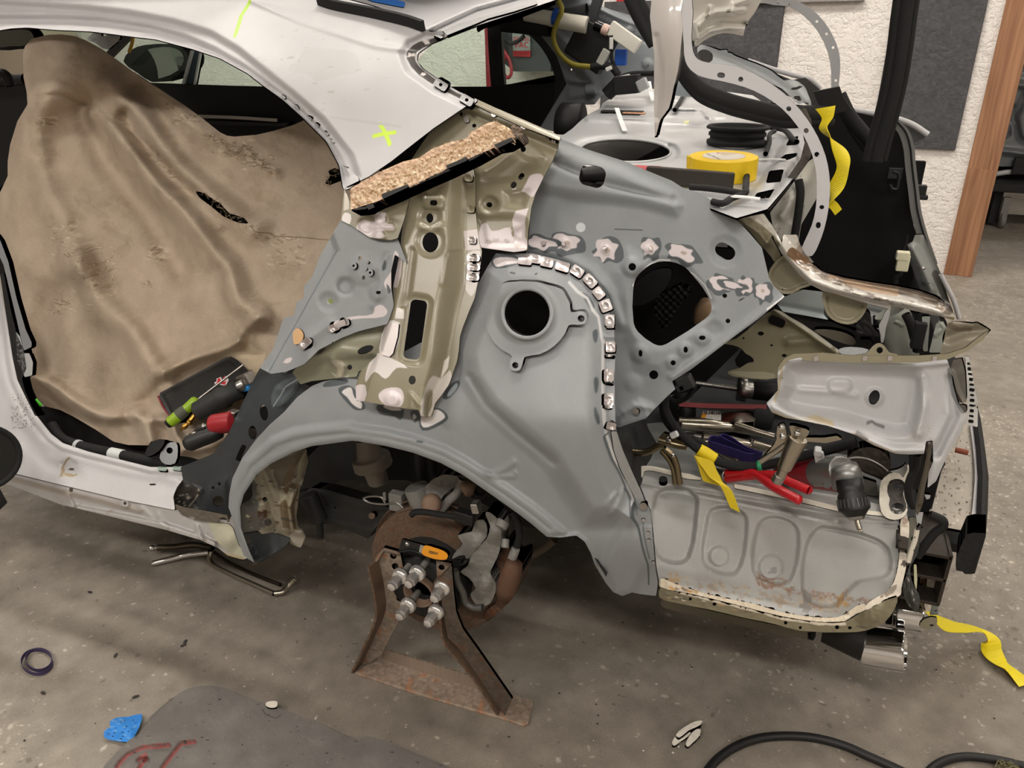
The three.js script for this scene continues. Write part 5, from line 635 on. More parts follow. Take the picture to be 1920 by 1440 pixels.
lobe(K([130, 180, 40, 260, 0, 340, 10, 420, 60, 480, 130, 508, 210, 505, 290, 460, 400, 420, 300, 300, 200, 190]), K([170, 350])[0], ell(...K([125, 470])[0], 1.6));
lobe(K([470, 490, 475, 600, 510, 690, 580, 745, 680, 770, 760, 750, 830, 670, 850, 600, 780, 560, 620, 500]), K([660, 620])[0]);
// olive shelf behind the pocket, with torn edge
const osG = sheet(smooth(F([350, 480, 450, 400, 560, 318, 640, 360, 720, 405, 800, 460, 880, 520, 925, 558, 800, 575, 640, 600, 585, 660, 575, 695, 450, 700, 380, 692, 330, 685, 300, 662, 370, 640, 415, 612, 448, 606, 435, 580, 400, 560, 380, 535, 330, 515, 270, 505]), 2), { pl: zp(-.36, .1, .6, -.2, .9), step: 2.5, h: sum(bead(F([560, 330, 700, 420, 900, 560]), 5, .01), bead(F([640, 500, 760, 490, 860, 530]), 9, .008), emb(F([530, 370, 590, 360, 640, 400, 600, 420, 540, 400]), .006, 4)), holes: [rot2(rrect(32, 17, 6, 4, ...F([572, 386])[0]), .4, ...F([572, 386])[0]), ell(...F([484, 452])[0], 6, 4), ell(...F([390, 477])[0], 2.4), ell(...F([543, 516])[0], 3, 2.2), ell(...F([612, 572])[0], 5, 3)] });
part(car, 'boot_side_bracket', osG, painted(osG, '#6f6a52', [{ p: F([330, 470, 560, 310]), c: '#9a967f', w: 5 }, { p: smooth(F([310, 660, 400, 690, 560, 695, 560, 670, 420, 660]), 2), c: '#8a8670' }], M.olive, { ppm: 900 }), 'olive boot side bracket with torn edge');
// contents seen through the gap below the gutter
part(car, 'boot_box_edge', sheet(K([80, 600, 120, 540, 300, 470, 480, 490, 480, 690, 520, 730, 300, 690, 130, 660]), { pl: zp(-.6), t: .06, step: 3, h: bead(K([80, 610, 300, 650, 520, 690]), 6, -.008) }), std(0xa9b3b4, .5), 'pale grey boot box');
part(car, 'boot_rear_bar', sheet(K([840, 590, 1030, 640, 1030, 700, 900, 690, 900, 800, 960, 800, 960, 850, 820, 830, 800, 640]), { pl: zp(-.75), t: .02, step: 3, h: bead(K([840, 650, 1030, 690]), 4, -.006) }), M.greyPaint);
part(car, 'duct', [pipe([[1050, 660], [1100, 760], [1120, 860], [1140, 940], [1150, 1040]].map(([x, y]) => atz(...K([x, y])[0], -.55)), .03, 30, 16), pipe([[1085, 740], [1130, 760], [1150, 780]].map(([x, y]) => atz(...K([x, y])[0], -.52)), .004, 8, 6)], std(0x8a8c84, .6), 'grey air duct');
part(car, 'inner_white_flap', sheet(smooth(K([1020, 640, 1045, 640, 1040, 700, 1010, 800, 990, 920, 970, 930, 965, 860, 950, 780, 980, 720]), 2), { pl: zp(-.4), step: 2.2, t: .004 }), M.whiteInner);
many(car, 'boot_bracket', [sheet(K([750, 780, 850, 650, 880, 690, 890, 790, 960, 850, 960, 880, 760, 840]), { pl: zp(-.5), step: 3, t: .02, h: (u, v) => .004 * fbm(u / 5, v / 5, 2) }), sheet(K([100, 650, 300, 700, 520, 740, 740, 820, 960, 860, 960, 960, 860, 960, 560, 900, 400, 810, 200, 740]), { pl: zp(-.62), step: 4, t: .02 }), sheet(K([790, 900, 880, 900, 910, 960, 800, 960]), { pl: zp(-.55), step: 3, t: .02 })], M.black, 'black boot brackets');
part(car, 'speaker_disc', sheet(smooth(K([390, 820, 480, 810, 620, 830, 720, 870, 752, 910, 740, 945, 640, 930, 480, 870]), 2), { pl: zp(-.56), step: 3, t: .02 }), std(0x6c6659, .7), 'brown grey round pad');
sp(car, 'wax_sheet', smooth(K([600, 990, 660, 965, 760, 965, 860, 985, 880, 1020, 780, 1040, 660, 1040]), 2), zp(-.25), std(0xb5b9bb, .3), { step: 2.5 });
many(car, 'tail_inner', [sheet(K([1380, 1010, 1400, 930, 1440, 760, 1500, 740, 1530, 800, 1510, 920, 1480, 1010]), { pl: zp(-.4), step: 2.5, t: .004, h: bead(K([1420, 850, 1470, 750, 1510, 800, 1430, 860]), 4, .006) }), sheet(K([1320, 700, 1390, 700, 1370, 960, 1370, 1000, 1330, 1000]), { pl: zp(-.45), step: 3, t: .01 })], std(0x9a9f98, .45, .2), 'grey tail lamp inner brackets');
many(car, 'tail_wiring', [pipe([[1180, 680], [1220, 760], [1260, 900], [1300, 1000]].map(([x, y]) => atz(...K([x, y])[0], -.5)), .008, 20, 8), pipe([[1340, 690], [1300, 820], [1290, 900], [1290, 1000]].map(([x, y]) => atz(...K([x, y])[0], -.46)), .01, 20, 8), boxAt(atz(...K([1290, 860])[0], -.45), .02, .05, .02)], M.rubber);
part(car, 'dark_backing', [sheet(K([40, 620, 560, 500, 1000, 620, 1540, 720, 1500, 1030, 600, 1060, -100, 1250, -300, 1100]), { pl: zp(-.8), step: 10, t: .01 })], std(0x121212, .9), 'black backing sheet in the boot');  // plain black backing behind the boot contents
// tail lamp pocket
const poPl = zp(-.14, -.12, .6, -.25, .83);
const poOut = [...F([575, 690, 580, 650, 625, 600, 700, 582, 725, 598, 1000, 612, 1340, 612, 1500, 592, 1520, 650, 1535, 740, 1560, 830, 1592, 880, 1608, 890, 1600, 930, 1575, 1000, 1500, 1120, 1440, 1258, 1393, 1295, 1400, 1210, 1425, 1150, 1422, 1035, 1385, 1040, 1375, 1108, 1300, 1112, 1220, 1108, 1100, 1062, 1000, 1005, 850, 955, 700, 925, 620, 912, 545, 882, 515, 832, 545, 800, 578, 760])];
const poH = sum(emb(smooth(F([640, 640, 760, 640, 1300, 660, 1370, 700, 1340, 860, 1300, 980, 1100, 960, 900, 900, 640, 860, 600, 800, 640, 740]), 2), -.022, 16), bead(F([580, 680, 640, 610, 720, 600, 1340, 625, 1500, 610]), 6, .008), bead(F([560, 860, 700, 920, 1000, 1000, 1200, 1090, 1370, 1090]), 8, .01), emb(rrect(44, 26, 12, 4, ...F([915, 735])[0]), .006, 5), cup(...F([1105, 800])[0], 16, .006, 5), bead(F([1360, 700, 1370, 860, 1340, 1000]), 9, .012), bead(F([1520, 700, 1540, 900, 1440, 1100]), 9, -.014), emb(F([1420, 1030, 1500, 900, 1530, 700, 1600, 880, 1600, 930, 1500, 1120, 1440, 1258, 1393, 1295]), .01, 12), bead(F([700, 760, 860, 770, 1000, 790]), 6, .004));
const poG = sheet(poOut, { pl: poPl, h: poH, step: 2.6, t: .002, holes: [rot2(ell(0, 0, 10, 14, .35).map(([x, y]) => [x + F([1103, 800])[0][0], y + F([1103, 800])[0][1]]), 0, 0, 0), F([600, 690, 606, 692, 600, 712, 596, 710])] });
const po = part(car, 'tail_lamp_pocket', poG, painted(poG, '#b2b3b5', [{ p: F([1065, 940, 1090, 930, 1110, 945, 1155, 962]), c: '#6d6d6d', w: 2.5 }, { p: F([540, 890, 640, 925, 780, 945, 860, 965]), c: '#b7a88a', w: 12 }, { p: smooth(F([620, 910, 700, 905, 800, 935, 900, 965, 860, 975, 700, 940]), 2), c: '#b9b5ae' }, { p: F([1000, 1005, 1100, 1062, 1220, 1108]), c: '#a59d90', w: 8 }, { p: F([1010, 1000, 1060, 1030]), c: '#6f6d6b', w: 5 }, ...Array.from({ length: 80 }, (_, i) => ({ p: blob(...F([1290 + hash2(i, 1) * 130, 940 + hash2(i, 2) * 120])[0], .5 + hash2(i, 3) * 1.6, .5, .4, i), c: ['#a59a86', '#8f8a84', '#c2b9a6'][i % 3] })), { p: F([1520, 650, 1545, 790, 1590, 870]), c: '#77787a', w: 9 }, { p: F([560, 820, 575, 770, 590, 700, 600, 640]), c: '#a59c86', w: 4 }], M.whiteInner, { ppm: 1000, speck: 4 }), 'white tail lamp pocket with oval hole');
const ofG = sheet(F([575, 640, 610, 590, 660, 562, 820, 556, 1000, 572, 1340, 572, 1500, 562, 1600, 530, 1660, 480, 1730, 432, 1700, 485, 1610, 548, 1505, 592, 1340, 612, 1000, 612, 725, 600, 700, 582, 640, 596, 585, 652]), { pl: zp(-.13, -.12, .6, -.25, .83), step: 2, t: .003, h: (u, v) => .004 });
const of_ = part(car, 'pocket_flange', ofG, M.olive, 'olive weld flange above the pocket');
for (const x of [786, 1052, 1188, 1432]) part(of_, 'spot_mark', pad(ofG, F([x - 12, 576, x + 14, 574, x + 12, 600, x - 14, 602]), .0015, { step: 1.6 }), M.bare, 'ground bright square');
sp(of_, 'tab', smooth(F([1000, 570, 1060, 560, 1095, 520, 1130, 503, 1160, 520, 1185, 555, 1230, 565, 1230, 575, 1000, 578]), 2), zp(-.13, -.12, .6, -.25, .83), M.olive, { step: 1.8, t: .003, h: () => .003, holes: [ell(...F([1133, 543])[0], 6, 6)] }, 'olive eared tab');
const tipG = sheet(F([1500, 400, 1540, 385, 1640, 398, 1660, 392, 1732, 432, 1700, 465, 1660, 485, 1600, 540, 1500, 562, 1460, 566, 1480, 500]), { pl: zp(-.2, .4, .8), step: 2.2, t: .003, h: sum(bead(F([1510, 470, 1600, 440, 1720, 432]), 10, -.012)) });
part(car, 'corner_tip', tipG, painted(tipG, '#8a8372', [{ p: F([1510, 405, 1560, 430, 1620, 430]), c: '#6b6152', w: 8 }, { p: F([1540, 390, 1640, 405]), c: '#b5b0a0', w: 4 }], M.olive, { ppm: 900 }), 'bent olive corner tip');
part(car, 'lamp_seal', sheet(K([1560, 1160, 1590, 1070, 1660, 1060, 1690, 1180, 1700, 1440, 1640, 1440, 1600, 1340, 1570, 1250]), { pl: zp(-.2, .4, .8), step: 2.5, t: .006, h: bead(K([1570, 1180, 1620, 1340, 1670, 1440]), 4, .006) }), std(0x77736b, .5, .2), 'grey sealed corner edge');
part(car, 'lamp_seal_end', sheet(smooth(L([1420, 0, 1500, 0, 1510, 60, 1480, 105, 1440, 70]), 2), { pl: zp(-.2, .4, .8), step: 2, t: .006, h: () => .004 }), std(0x6d6a62, .5, .2));
// lower rear corner: flange, black seal, hoses
part(car, 'corner_flange', sheet(smooth(L([1040, 430, 1100, 410, 1145, 430, 1140, 500, 1100, 620, 1140, 660, 1130, 720, 1080, 800, 1040, 960, 1030, 1080, 960, 1240, 940, 1180, 960, 1000, 1010, 800, 1060, 560]), 2), { pl: zp(-.15), step: 2, t: .004, h: bead(L([1090, 450, 1050, 700, 980, 1100]), 5, .01), holes: [ell(...L([1115, 703])[0], 2.6, 3.6)] }), std(0x5b5348, .45, .2), 'brown edged corner flange');
part(car, 'corner_hose', pipe([[960, 560], [940, 700], [890, 800], [860, 900], [860, 1000], [880, 1080], [920, 1150]].map(([x, y]) => atz(...L([x, y])[0], -.19)), .006, 40, 8), M.rubber, 'black drain hose');
part(car, 'corner_shell', [sheet(L([880, 560, 1040, 540, 1040, 700, 1000, 950, 890, 940, 870, 800]), { pl: zp(-.24), step: 3, t: .01 })], M.black);
many(car, 'white_rail_end', [sheet(N([940, 0, 1030, 0, 1000, 150, 960, 150]), { pl: zp(-.16), step: 2, t: .004 }), sheet(L([1040, 1000, 1110, 1010, 1100, 1050, 1060, 1060]), { pl: zp(-.155), step: 1.6, t: .008 }), sheet(L([640, 740, 740, 720, 800, 690, 830, 650, 850, 720, 800, 820, 760, 770]), { pl: zp(-.25), step: 2, t: .006 })], M.whiteInner);
const blG = sheet(smooth(N([850, 690, 900, 420, 960, 180, 1000, 140, 990, 300, 960, 480, 890, 600, 880, 700, 930, 850, 980, 920, 985, 1060, 960, 1130, 900, 1090, 840, 1020, 800, 900, 800, 800]), 2), { pl: zp(-.14), step: 2, t: .006, h: sum((u, v) => .004 * fbm(u / 6, v / 6, 2), bead(N([860, 700, 860, 860, 930, 1040]), 6, .012)) });
part(car, 'bent_corner_plate', blG, painted(blG, '#3a3a38', Array.from({ length: 24 }, (_, i) => ({ p: blob(...N([820 + hash2(i, 1) * 150, 300 + hash2(i, 2) * 780])[0], 1 + hash2(i, 3) * 5, 1.2, .5, i, 1.2), c: i % 2 ? '#b7b3ac' : '#6b675f' })), M.dark, { ppm: 900 }), 'dark bent corner plate');
sp(car, 'grey_seam', N([870, 60, 950, 60, 960, 240, 900, 440, 850, 640, 840, 500, 870, 240]), zp(-.17), std(0x77766c, .5), { step: 2.5 });
part(car, 'cream_edge', pipe([[960, 190], [940, 300], [900, 420], [860, 560]].map(([x, y]) => atz(...N([x, y])[0], -.14)), .004, 20, 8), M.sealer);
// bumper beam: alloy plate on top, extruded section, black foam bar
const beamY = .5, fr2 = (y) => frame(V3(0, y, 0), V3(1, 0, 0), V3(0, 0, -1));
const flat2 = (pts, y) => pts.map(([u, v]) => { const p = aty(u, v, y); return [p.x, -p.z]; });
const plateG = sheet([...L([1500, 100, 1540, 160, 1575, 300, 1605, 520, 1625, 800, 1600, 1120, 1560, 1425, 1290, 1375, 1285, 1290, 1200, 1225, 1095, 1200, 1130, 930, 1260, 690, 1390, 500, 1460, 300]), ...[]], { pl: yp(beamY), uv: 'xz', step: 3, t: .005 });
const bm = part(car, 'bumper_beam', plateG, painted(plateG, '#a8a094', Array.from({ length: 140 }, (_, i) => ({ p: blob(...L([1150 + hash2(i, 1) * 440, 300 + hash2(i, 2) * 1050])[0], .4 + hash2(i, 3) * 1.8, .5 + hash2(i, 4) * 2, .5, i), c: ['#3b3630', '#6b5c4c', '#c9c2b7', '#857868'][i % 4] })).concat(Array.from({ length: 40 }, (_, i) => ({ p: blob(...L([1565 + Math.sin(i / 12) * 22, 320 + i * 26])[0], .8, 2, .4, i), c: '#2c2824' }))), std(0xa8a094, .5, .3), { ppm: 900, speck: 10, drift: 12 }), 'speckled alloy bumper beam plate');
part(bm, 'white_edge', strap([[1570, 235], [1610, 520], [1630, 800], [1610, 1120], [1575, 1420]].map(([x, y]) => aty(...L([x, y])[0], beamY + .004)), V3(.008, 0, 0), .008, 30), M.white);
const barTop = [...L([1640, -20, 1680, 120, 1730, 450, 1772, 780, 1762, 1150, 1740, 1440]), ...N([1735, 250, 1600, 240, 1590, 150, 1640, 0]), ...L([1640, 1100, 1655, 760, 1630, 420, 1600, 180])];
const barG = slab(flat2(barTop, .52), fr2(.435), .085, [], .006);
part(bm, 'foam_bar_end', sheet(smooth(N([1505, 255, 1590, 232, 1735, 240, 1725, 300, 1690, 340, 1600, 520, 1510, 678, 1395, 658, 1390, 600, 1410, 480]), 1), { pl: zp(-.17, .15, .88), step: 2.5, t: .06, h: (u, v) => .002 * fbm(u / 5, v / 5, 2) }), std(0x101011, .75, 0, { map: fleck }), 'chamfered black end of the impact bar');
part(bm, 'foam_bar', barG, std(0x111112, .75, 0, { map: fleck }), 'black foam impact bar');
part(bm, 'section', [box(.08, .006, .9, .83, .485, -.66, 0, 0, 0, .001), box(.08, .006, .9, .83, .44, -.66, 0, 0, 0, .001), box(.08, .006, .9, .83, .39, -.66, 0, 0, 0, .001), box(.006, .1, .9, .868, .44, -.66, 0, 0, 0, .001), box(.006, .1, .9, .792, .44, -.68, 0, 0, 0, .001)], std(0x6a6866, .5, .6, { map: rustTex }), 'grimy extruded beam section');
part(bm, 'tow_stud', rod(aty(...L([1385, 500])[0], .53), aty(...L([1535, 535])[0], .53), .0055), std(0x8a4a33, .7), 'rusty red stud');
part(bm, 'retainer_hose', pipe([[1100, 30], [1180, 60], [1250, 100], [1250, 160], [1150, 240], [1040, 380], [960, 500]].map(([x, y]) => atz(...N([x, y])[0], -.19)), .007, 40, 10), M.rubber, 'black hose looped at the beam end');
// perforated white strip
const pwH = []; for (let i = 0; i < 12; i++) { const s = i / 11, c = [1817 + s * 3 + Math.sin(s * 3) * 4, 682 + s * 108]; pwH.push(slot(c[0], c[1], 8 + (i % 3), 4.4 + (i % 2) * 2, 1.8, .15)); }
sp(car, 'strip_backing', [...K([1685, 1060, 1722, 1070, 1768, 1310, 1790, 1440]), ...L([1600, 20, 1620, 60, 1615, 220, 1520, 200, 1535, 20])], zp(-.392, .2, .9), M.black, { step: 2, t: .004 });  // black sheet added behind the strip so its holes read dark
sp(car, 'perforated_strip', [...K([1690, 1040, 1728, 1050, 1772, 1300, 1800, 1440]), ...L([1600, 0, 1640, 40, 1638, 245, 1505, 215, 1525, 0])], zp(-.38, .2, .9), std(0xe6e6e4, .5), { step: 1.6, t: .002, holes: pwH }, 'white perforated plastic strip');
// tail bracket below the beam, exhaust tips
const tbG = sheet(N([1000, 600, 1110, 630, 1100, 800, 1060, 880, 1040, 1000, 1030, 1120, 970, 980, 980, 860]), { pl: zp(-.26), step: 2, t: .004, h: bead(N([1050, 640, 1020, 960]), 5, .008) });
const tb = part(car, 'tail_bracket', tbG, painted(tbG, '#7c6b45', [{ p: blob(...N([1040, 700])[0], 6, 10, .4, 2), c: '#d8d3c2' }, { p: N([1000, 880, 1040, 780, 1060, 640]), c: '#4f3a1e', w: 6 }], M.olive, { ppm: 900 }), 'olive tail bracket');
part(tb, 'bracket_sealer', sheet(smooth(N([1110, 640, 1165, 640, 1150, 840, 1120, 960, 1110, 1110, 1060, 1120, 1040, 1010, 1080, 940, 1060, 860]), 2), { pl: zp(-.255), step: 2, t: .006, h: (u, v) => .004 * fbm(u / 5, v / 5, 2) }), M.sealer, 'cream sealer');
part(tb, 'back_plate', sheet(N([1140, 700, 1200, 720, 1220, 770, 1180, 820, 1190, 950, 1195, 1160, 1100, 1160, 1110, 960, 1140, 840]), { pl: zp(-.29), step: 2, t: .003, holes: [ell(...N([1168, 748])[0], 2.2), ell(...N([1150, 950])[0], 3, 1.8), ell(...N([1165, 1108])[0], 3, 1.6)] }), std(0x7d8580, .5), 'drilled grey plate');
part(tb, 'foot', sheet(smooth(N([980, 1290, 1040, 1200, 1180, 1190, 1170, 1280, 1120, 1320]), 2), { pl: zp(-.27), step: 2, t: .004, holes: [ell(...N([1120, 1268])[0], 4, 2.6)] }), M.olive);
sp(tb, 'liner_edge', N([920, 590, 950, 590, 960, 760, 950, 890, 925, 800]), zp(-.2), std(0xc7c6a4, .5), { step: 1.8 });
const tip = (a, b, r, label) => { const Lc = a.distanceTo(b); const o = part(car, 'exhaust_tip', turned(a, b, [[0, r * .8], [0, r * .96], [.004, r], [Lc - .004, r * 1.03], [Lc, r * 1.01], [Lc, r * .93], [Lc - .05, r * .9], [Lc - .05, 0]], 48), M.chrome, label); return o; };
const t1a = atz(...I([1035, 768])[0], -.25), t1b = atz(...I([1272, 785])[0], -.25); t1b.z += .01;
const tp1 = tip(t1a, t1b, .037, 'polished round exhaust tip');
part(tp1, 'tail_pipe', turned(t1a.clone().add(V3(-.07, .01, 0)), t1b, [[0, .01], [0, .02], [.07, .036], [.075, .0]], 24), std(0x191817, .6, .3), 'black flared tail pipe');
const t2a = atz(...N([700, 1105])[0], -.31), t2b = atz(...N([1015, 1150])[0], -.31); tip(t2a, t2b, .036, 'polished exhaust tip behind the bent corner plate');
part(car, 'exhaust_hanger', [sheet(smooth(N([600, 1260, 640, 1200, 700, 1180, 780, 1220, 840, 1200, 880, 1100, 830, 1080, 850, 1180, 820, 1240, 720, 1260]), 2), { pl: zp(-.3), step: 2, t: .02 }), pipe([[560, 660], [720, 700], [760, 730], [770, 690]].map(([x, y]) => atz(...I([x, y])[0], -.3)), .006, 20, 8)], M.rubber, 'black rubber exhaust hanger');
part(car, 'muffler', turned(V3(.3, .27, -.75), V3(.3, .27, -1.4), [[0, 0], [0, .08], [.02, .1], [.6, .1], [.62, .08], [.62, 0]], 24), std(0x2a2825, .6, .4));
// harness over the boot floor
const hp = [...J([395, 470, 390, 600, 440, 740, 540, 880, 640, 980, 760, 1080, 900, 1190, 1080, 1260, 1300, 1290, 1500, 1280, 1720, 1230, 1920, 1180]), ...F([900, 1075, 1010, 1045])].map(([u, v]) => atz(u, v, -.27)), hcv = new THREE.CatmullRomCurve3(hp, false, 'centripetal');
const har = part(car, 'boot_harness', ribPipe(hp, .009, 220), M.rubber, 'black corrugated wire harness');
part(har, 'branch', ribPipe([...J([400, 430, 450, 520, 520, 560, 620, 530, 700, 460, 730, 390, 700, 330, 640, 300])].map(([u, v]) => atz(u, v, -.33)), .005, 80), M.rubber);
part(har, 'plug', [boxAt(atz(...J([630, 340])[0], -.32), .03, .026, .02, 0, 0, .5), boxAt(atz(...J([580, 390])[0], -.32), .018, .014, .02, 0, 0, .5)], std(0x3a3c3c, .5), 'grey black plug');
part(har, 'second_lead', ribPipe([...J([360, 540, 400, 760, 560, 960, 640, 1040, 720, 980, 800, 1020, 880, 1060])].map(([u, v]) => atz(u, v, -.285)), .006, 100), M.rubber);
part(har, 'green_clip', rod(hcv.getPointAt(.585), hcv.getPointAt(.605), .0108), std(0x1f8a5c, .4), 'green wire clip');
many(har, 'clear_tie', [boxAt(atz(...J([505, 930])[0], -.26), .016, .012, .01, 0, 0, .6), boxAt(atz(...F([805, 1130])[0], -.255), .016, .024, .01, 0, 0, .3), boxAt(atz(...F([795, 1095])[0], -.255), .012, .012, .022)], std(0xd9dcdc, .4), 'clear plastic tie');
part(har, 'tape_wrap', turned(hcv.getPointAt(.315), hcv.getPointAt(.42), [[0, .0095], [0, .0115], [.012, .0125], [.03, .012], [.034, .0115], [.034, .0095]], 16), M.yellow, 'yellow tape wrap');
part(har, 'tape_flag', [strap([...J([840, 1200, 880, 1280, 930, 1360, 980, 1440]), ...F([290, 1290, 345, 1415])].map(([u, v], i) => atz(u, v, -.245 + i * .004)), (s) => V3(.034 - .016 * s, -.006, 0), .0008, 30), strap([...J([820, 1190, 860, 1290, 900, 1420]), ...F([215, 1270])].map(([u, v]) => atz(u, v, -.25)), V3(.03, -.004, 0), .0008, 20)], std(0xe2c71f, .65), 'yellow tape flag hanging from the harness');
// ---------------------------------------------------------------- parcel shelf, hinges, far side of the cabin
const shPl = { n: V3(0, 1, .06).normalize(), k: 1.012 / Math.hypot(1, .06) };
const shOut = [...B([1180, 730, 1270, 735, 1320, 700, 1350, 670, 1410, 620, 1470, 592, 1485, 560, 1540, 532, 1560, 505, 1620, 490, 1760, 485]), ...C([-60, 470, 30, 478, 150, 480, 440, 520, 560, 600, 640, 640, 700, 665, 740, 860, 640, 1000, 520, 1140, 350, 1190, 220, 1140, 100, 1080, 0, 1060]), ...B([1700, 1000, 1500, 940, 1300, 880, 1200, 800])];
const slots = [[590, 862, 620, 842, 690, 832, 680, 852, 640, 870, 600, 878], [530, 932, 612, 922, 592, 992, 510, 1000], [462, 1052, 560, 1030, 530, 1080, 442, 1086], [640, 755, 690, 740, 680, 790, 620, 795], [360, 600, 388, 600, 388, 606, 360, 606], [30, 615, 55, 615, 55, 621, 30, 621], [410, 676, 430, 676, 430, 682, 410, 682], [650, 690, 665, 688, 660, 700, 645, 700]].map((a) => C(a));
const spk = ell(...B([1608, 823])[0], 84, 21, .03, 48);
const shH = sum(bead(B([1500, 570, 1700, 580, 2100, 590]), 4, .006), bead(B([1400, 650, 1700, 660, 2200, 680]), 4, .006), bead(B([1420, 632, 1700, 640, 2200, 655]), 3, -.005), bead(B([1560, 530, 1900, 545]), 3, .006), emb(ell(...B([1608, 823])[0], 100, 28, .03, 32), -.006, 5), bead(C([0, 590, 170, 600, 240, 690, 420, 690]), 4, .005), bead(C([120, 530, 260, 580, 280, 620, 480, 640]), 4, -.005), emb(C([430, 1080, 520, 1090, 700, 850, 640, 740, 560, 900]), .012, 8), cup(...C([0, 820])[0], 12, -.004, 4));
const shG = sheet(shOut, { pl: shPl, h: shH, uv: 'xz', step: 3, t: .003, holes: [spk, ...slots] });
const shelf = part(car, 'parcel_shelf', shG, painted(shG, '#b2b4b6', [{ p: C([60, 660, 95, 655, 90, 675, 65, 678]), c: '#d9dda0' }, { p: C([350, 1060, 420, 1060, 460, 1075, 430, 1100, 380, 1085]), c: '#c9c9c8' }, ...Array.from({ length: 200 }, (_, i) => ({ p: blob(...B([1640 + hash2(i, 1) * 260, 870 + hash2(i, 2) * 70])[0], .6, .4, .4, i), c: '#b1b1ad' })), { p: B([1360, 640, 1420, 610]), c: '#9a9d9f', w: 4 }], M.whiteInner, { ppm: 800, speck: 4 }), 'white pressed parcel shelf with speaker opening');
part(shelf, 'opening_rim', pipe(ell(...B([1608, 823])[0], 85, 21.5, .03, 40).map(([u, v]) => shG.surf(u, v, .001)), .003, 80, 6, true), M.whiteInner);
part(car, 'speaker_dark_sheet', sheet(ell(...B([1608, 823])[0], 150, 60, .03, 24), { pl: { n: shPl.n, k: shPl.k - .12 }, uv: 'xz', step: 8, t: .01 }), M.black, 'black sheet standing for the dark space below the speaker opening');  // black sheet stands in for the shade under the opening
many(shelf, 'white_tie', [strap([B([1560, 590])[0], B([1580, 650])[0], B([1605, 715])[0]].map(([u, v], i) => onPlane(shPl, u, v, .03 - i * .012)), V3(.012, 0, 0), .002, 10), strap([B([1735, 445])[0], B([1745, 500])[0], B([1760, 550])[0]].map(([u, v], i) => onPlane(shPl, u, v, .04 - i * .015)), V3(.014, 0, 0), .002, 10)], std(0xe4e4e4, .5), 'white cable tie');
many(shelf, 'shelf_cables', [pipe(C([60, 500, 95, 490, 70, 510, 40, 560, 15, 600]).map(([u, v]) => onPlane(shPl, u, v, .012)), .006, 30, 8), pipe(C([410, 700, 470, 690, 540, 695, 600, 705, 660, 760, 680, 775]).map(([u, v]) => onPlane(shPl, u, v, .012)), .006, 30, 8), pipe(C([560, 715, 535, 730, 530, 780, 510, 840]).map(([u, v]) => onPlane(shPl, u, v, .012)), .005, 30, 8), pipe(C([450, 880, 410, 950, 402, 1020, 390, 1055, 300, 1040, 180, 1025, 95, 1020]).map(([u, v]) => onPlane(shPl, u, v, .012)), .0055, 40, 8), pipe(C([390, 1060, 330, 1080, 270, 1110, 220, 1100]).map(([u, v]) => onPlane(shPl, u, v, .01)), .0055, 20, 8)], M.rubber, 'black taped cables');
many(shelf, 'cable_tie', [strap(C([460, 870, 560, 868, 620, 872]).map(([u, v]) => onPlane(shPl, u, v, .014)), V3(0, 0, .014), .002, 8), strap(C([320, 1070, 400, 1075, 480, 1085]).map(([u, v]) => onPlane(shPl, u, v, .014)), V3(0, 0, .016), .002, 8)], std(0xdadcdc, .45), 'clear tape straps');
{ const c = onPlane(shPl, ...C([350, 790])[0], 0), rp = [[0, .058], [.003, .064], [.01, .064], [.012, .058], [.018, .057], [.02, .061], [.026, .061], [.028, .057], [.032, .058], [.034, .066], [.038, .067], [.041, .063], [.039, .056], [.012, .05], [.004, .04]];
  part(shelf, 'rubber_bellows', turned(c, c.clone().add(V3(0, .1, 0)), rp, 48), M.rubber, 'black rubber speaker bellows'); }
part(shelf, 'latch_plate', [boxAt(onPlane(shPl, ...B([1590, 608])[0], .004), .12, .005, .03, .02, .1, 0), boxAt(onPlane(shPl, ...B([1640, 622])[0], .018), .05, .006, .02)], M.black, 'black seat belt latch');
part(shelf, 'latch_trim', boxAt(onPlane(shPl, ...B([1655, 618])[0], .02), .06, .004, .02), std(0xb98a68, .4, .8), 'copper strip');
part(shelf, 'belt_reel', turned(onPlane(shPl, ...B([1370, 680])[0], -.035), onPlane(shPl, ...B([1370, 680])[0], -.035).add(V3(-.1, 0, 0)), [[0, 0], [0, .06], [.06, .06], [.07, .05], [.07, 0]], 28), M.black, 'black seat belt reel');
// shelf rear: dark seal strip, off-white side, olive ear
sp(car, 'shelf_seal', C([690, 590, 730, 590, 760, 650, 770, 780, 755, 860, 640, 1020, 530, 1150, 490, 1140, 620, 985, 700, 870, 728, 760]), zp(-.47), std(0x55504c, .7), { step: 2.5, t: .01, h: (u, v) => .004 * fbm(u / 6, v / 6, 2) }, 'grey worn seal strip');
const obG = sheet(C([535, 1160, 640, 1025, 745, 880, 790, 850, 815, 880, 810, 960, 790, 1080, 705, 1225, 690, 1320, 780, 1440, 640, 1440, 560, 1290]), { pl: zp(-.44), step: 3, t: .006, h: sum(bead(C([600, 1180, 740, 980, 820, 800]), 9, .012), bead(C([650, 1200, 680, 1000]), 5, -.006)) });
part(car, 'boot_side_channel', obG, painted(obG, '#c4c3bb', [{ p: C([640, 1440, 590, 1330, 560, 1290]), c: '#8f7c5c', w: 6 }, ...Array.from({ length: 40 }, (_, i) => ({ p: blob(...C([560 + hash2(i, 1) * 280, 850 + hash2(i, 2) * 560])[0], 1 + hash2(i, 3) * 4, 1, .5, i, -1), c: ['#8d8471', '#e4e3dc', '#6f6655'][i % 3] }))], M.whiteInner, { ppm: 800 }), 'off white boot side channel');
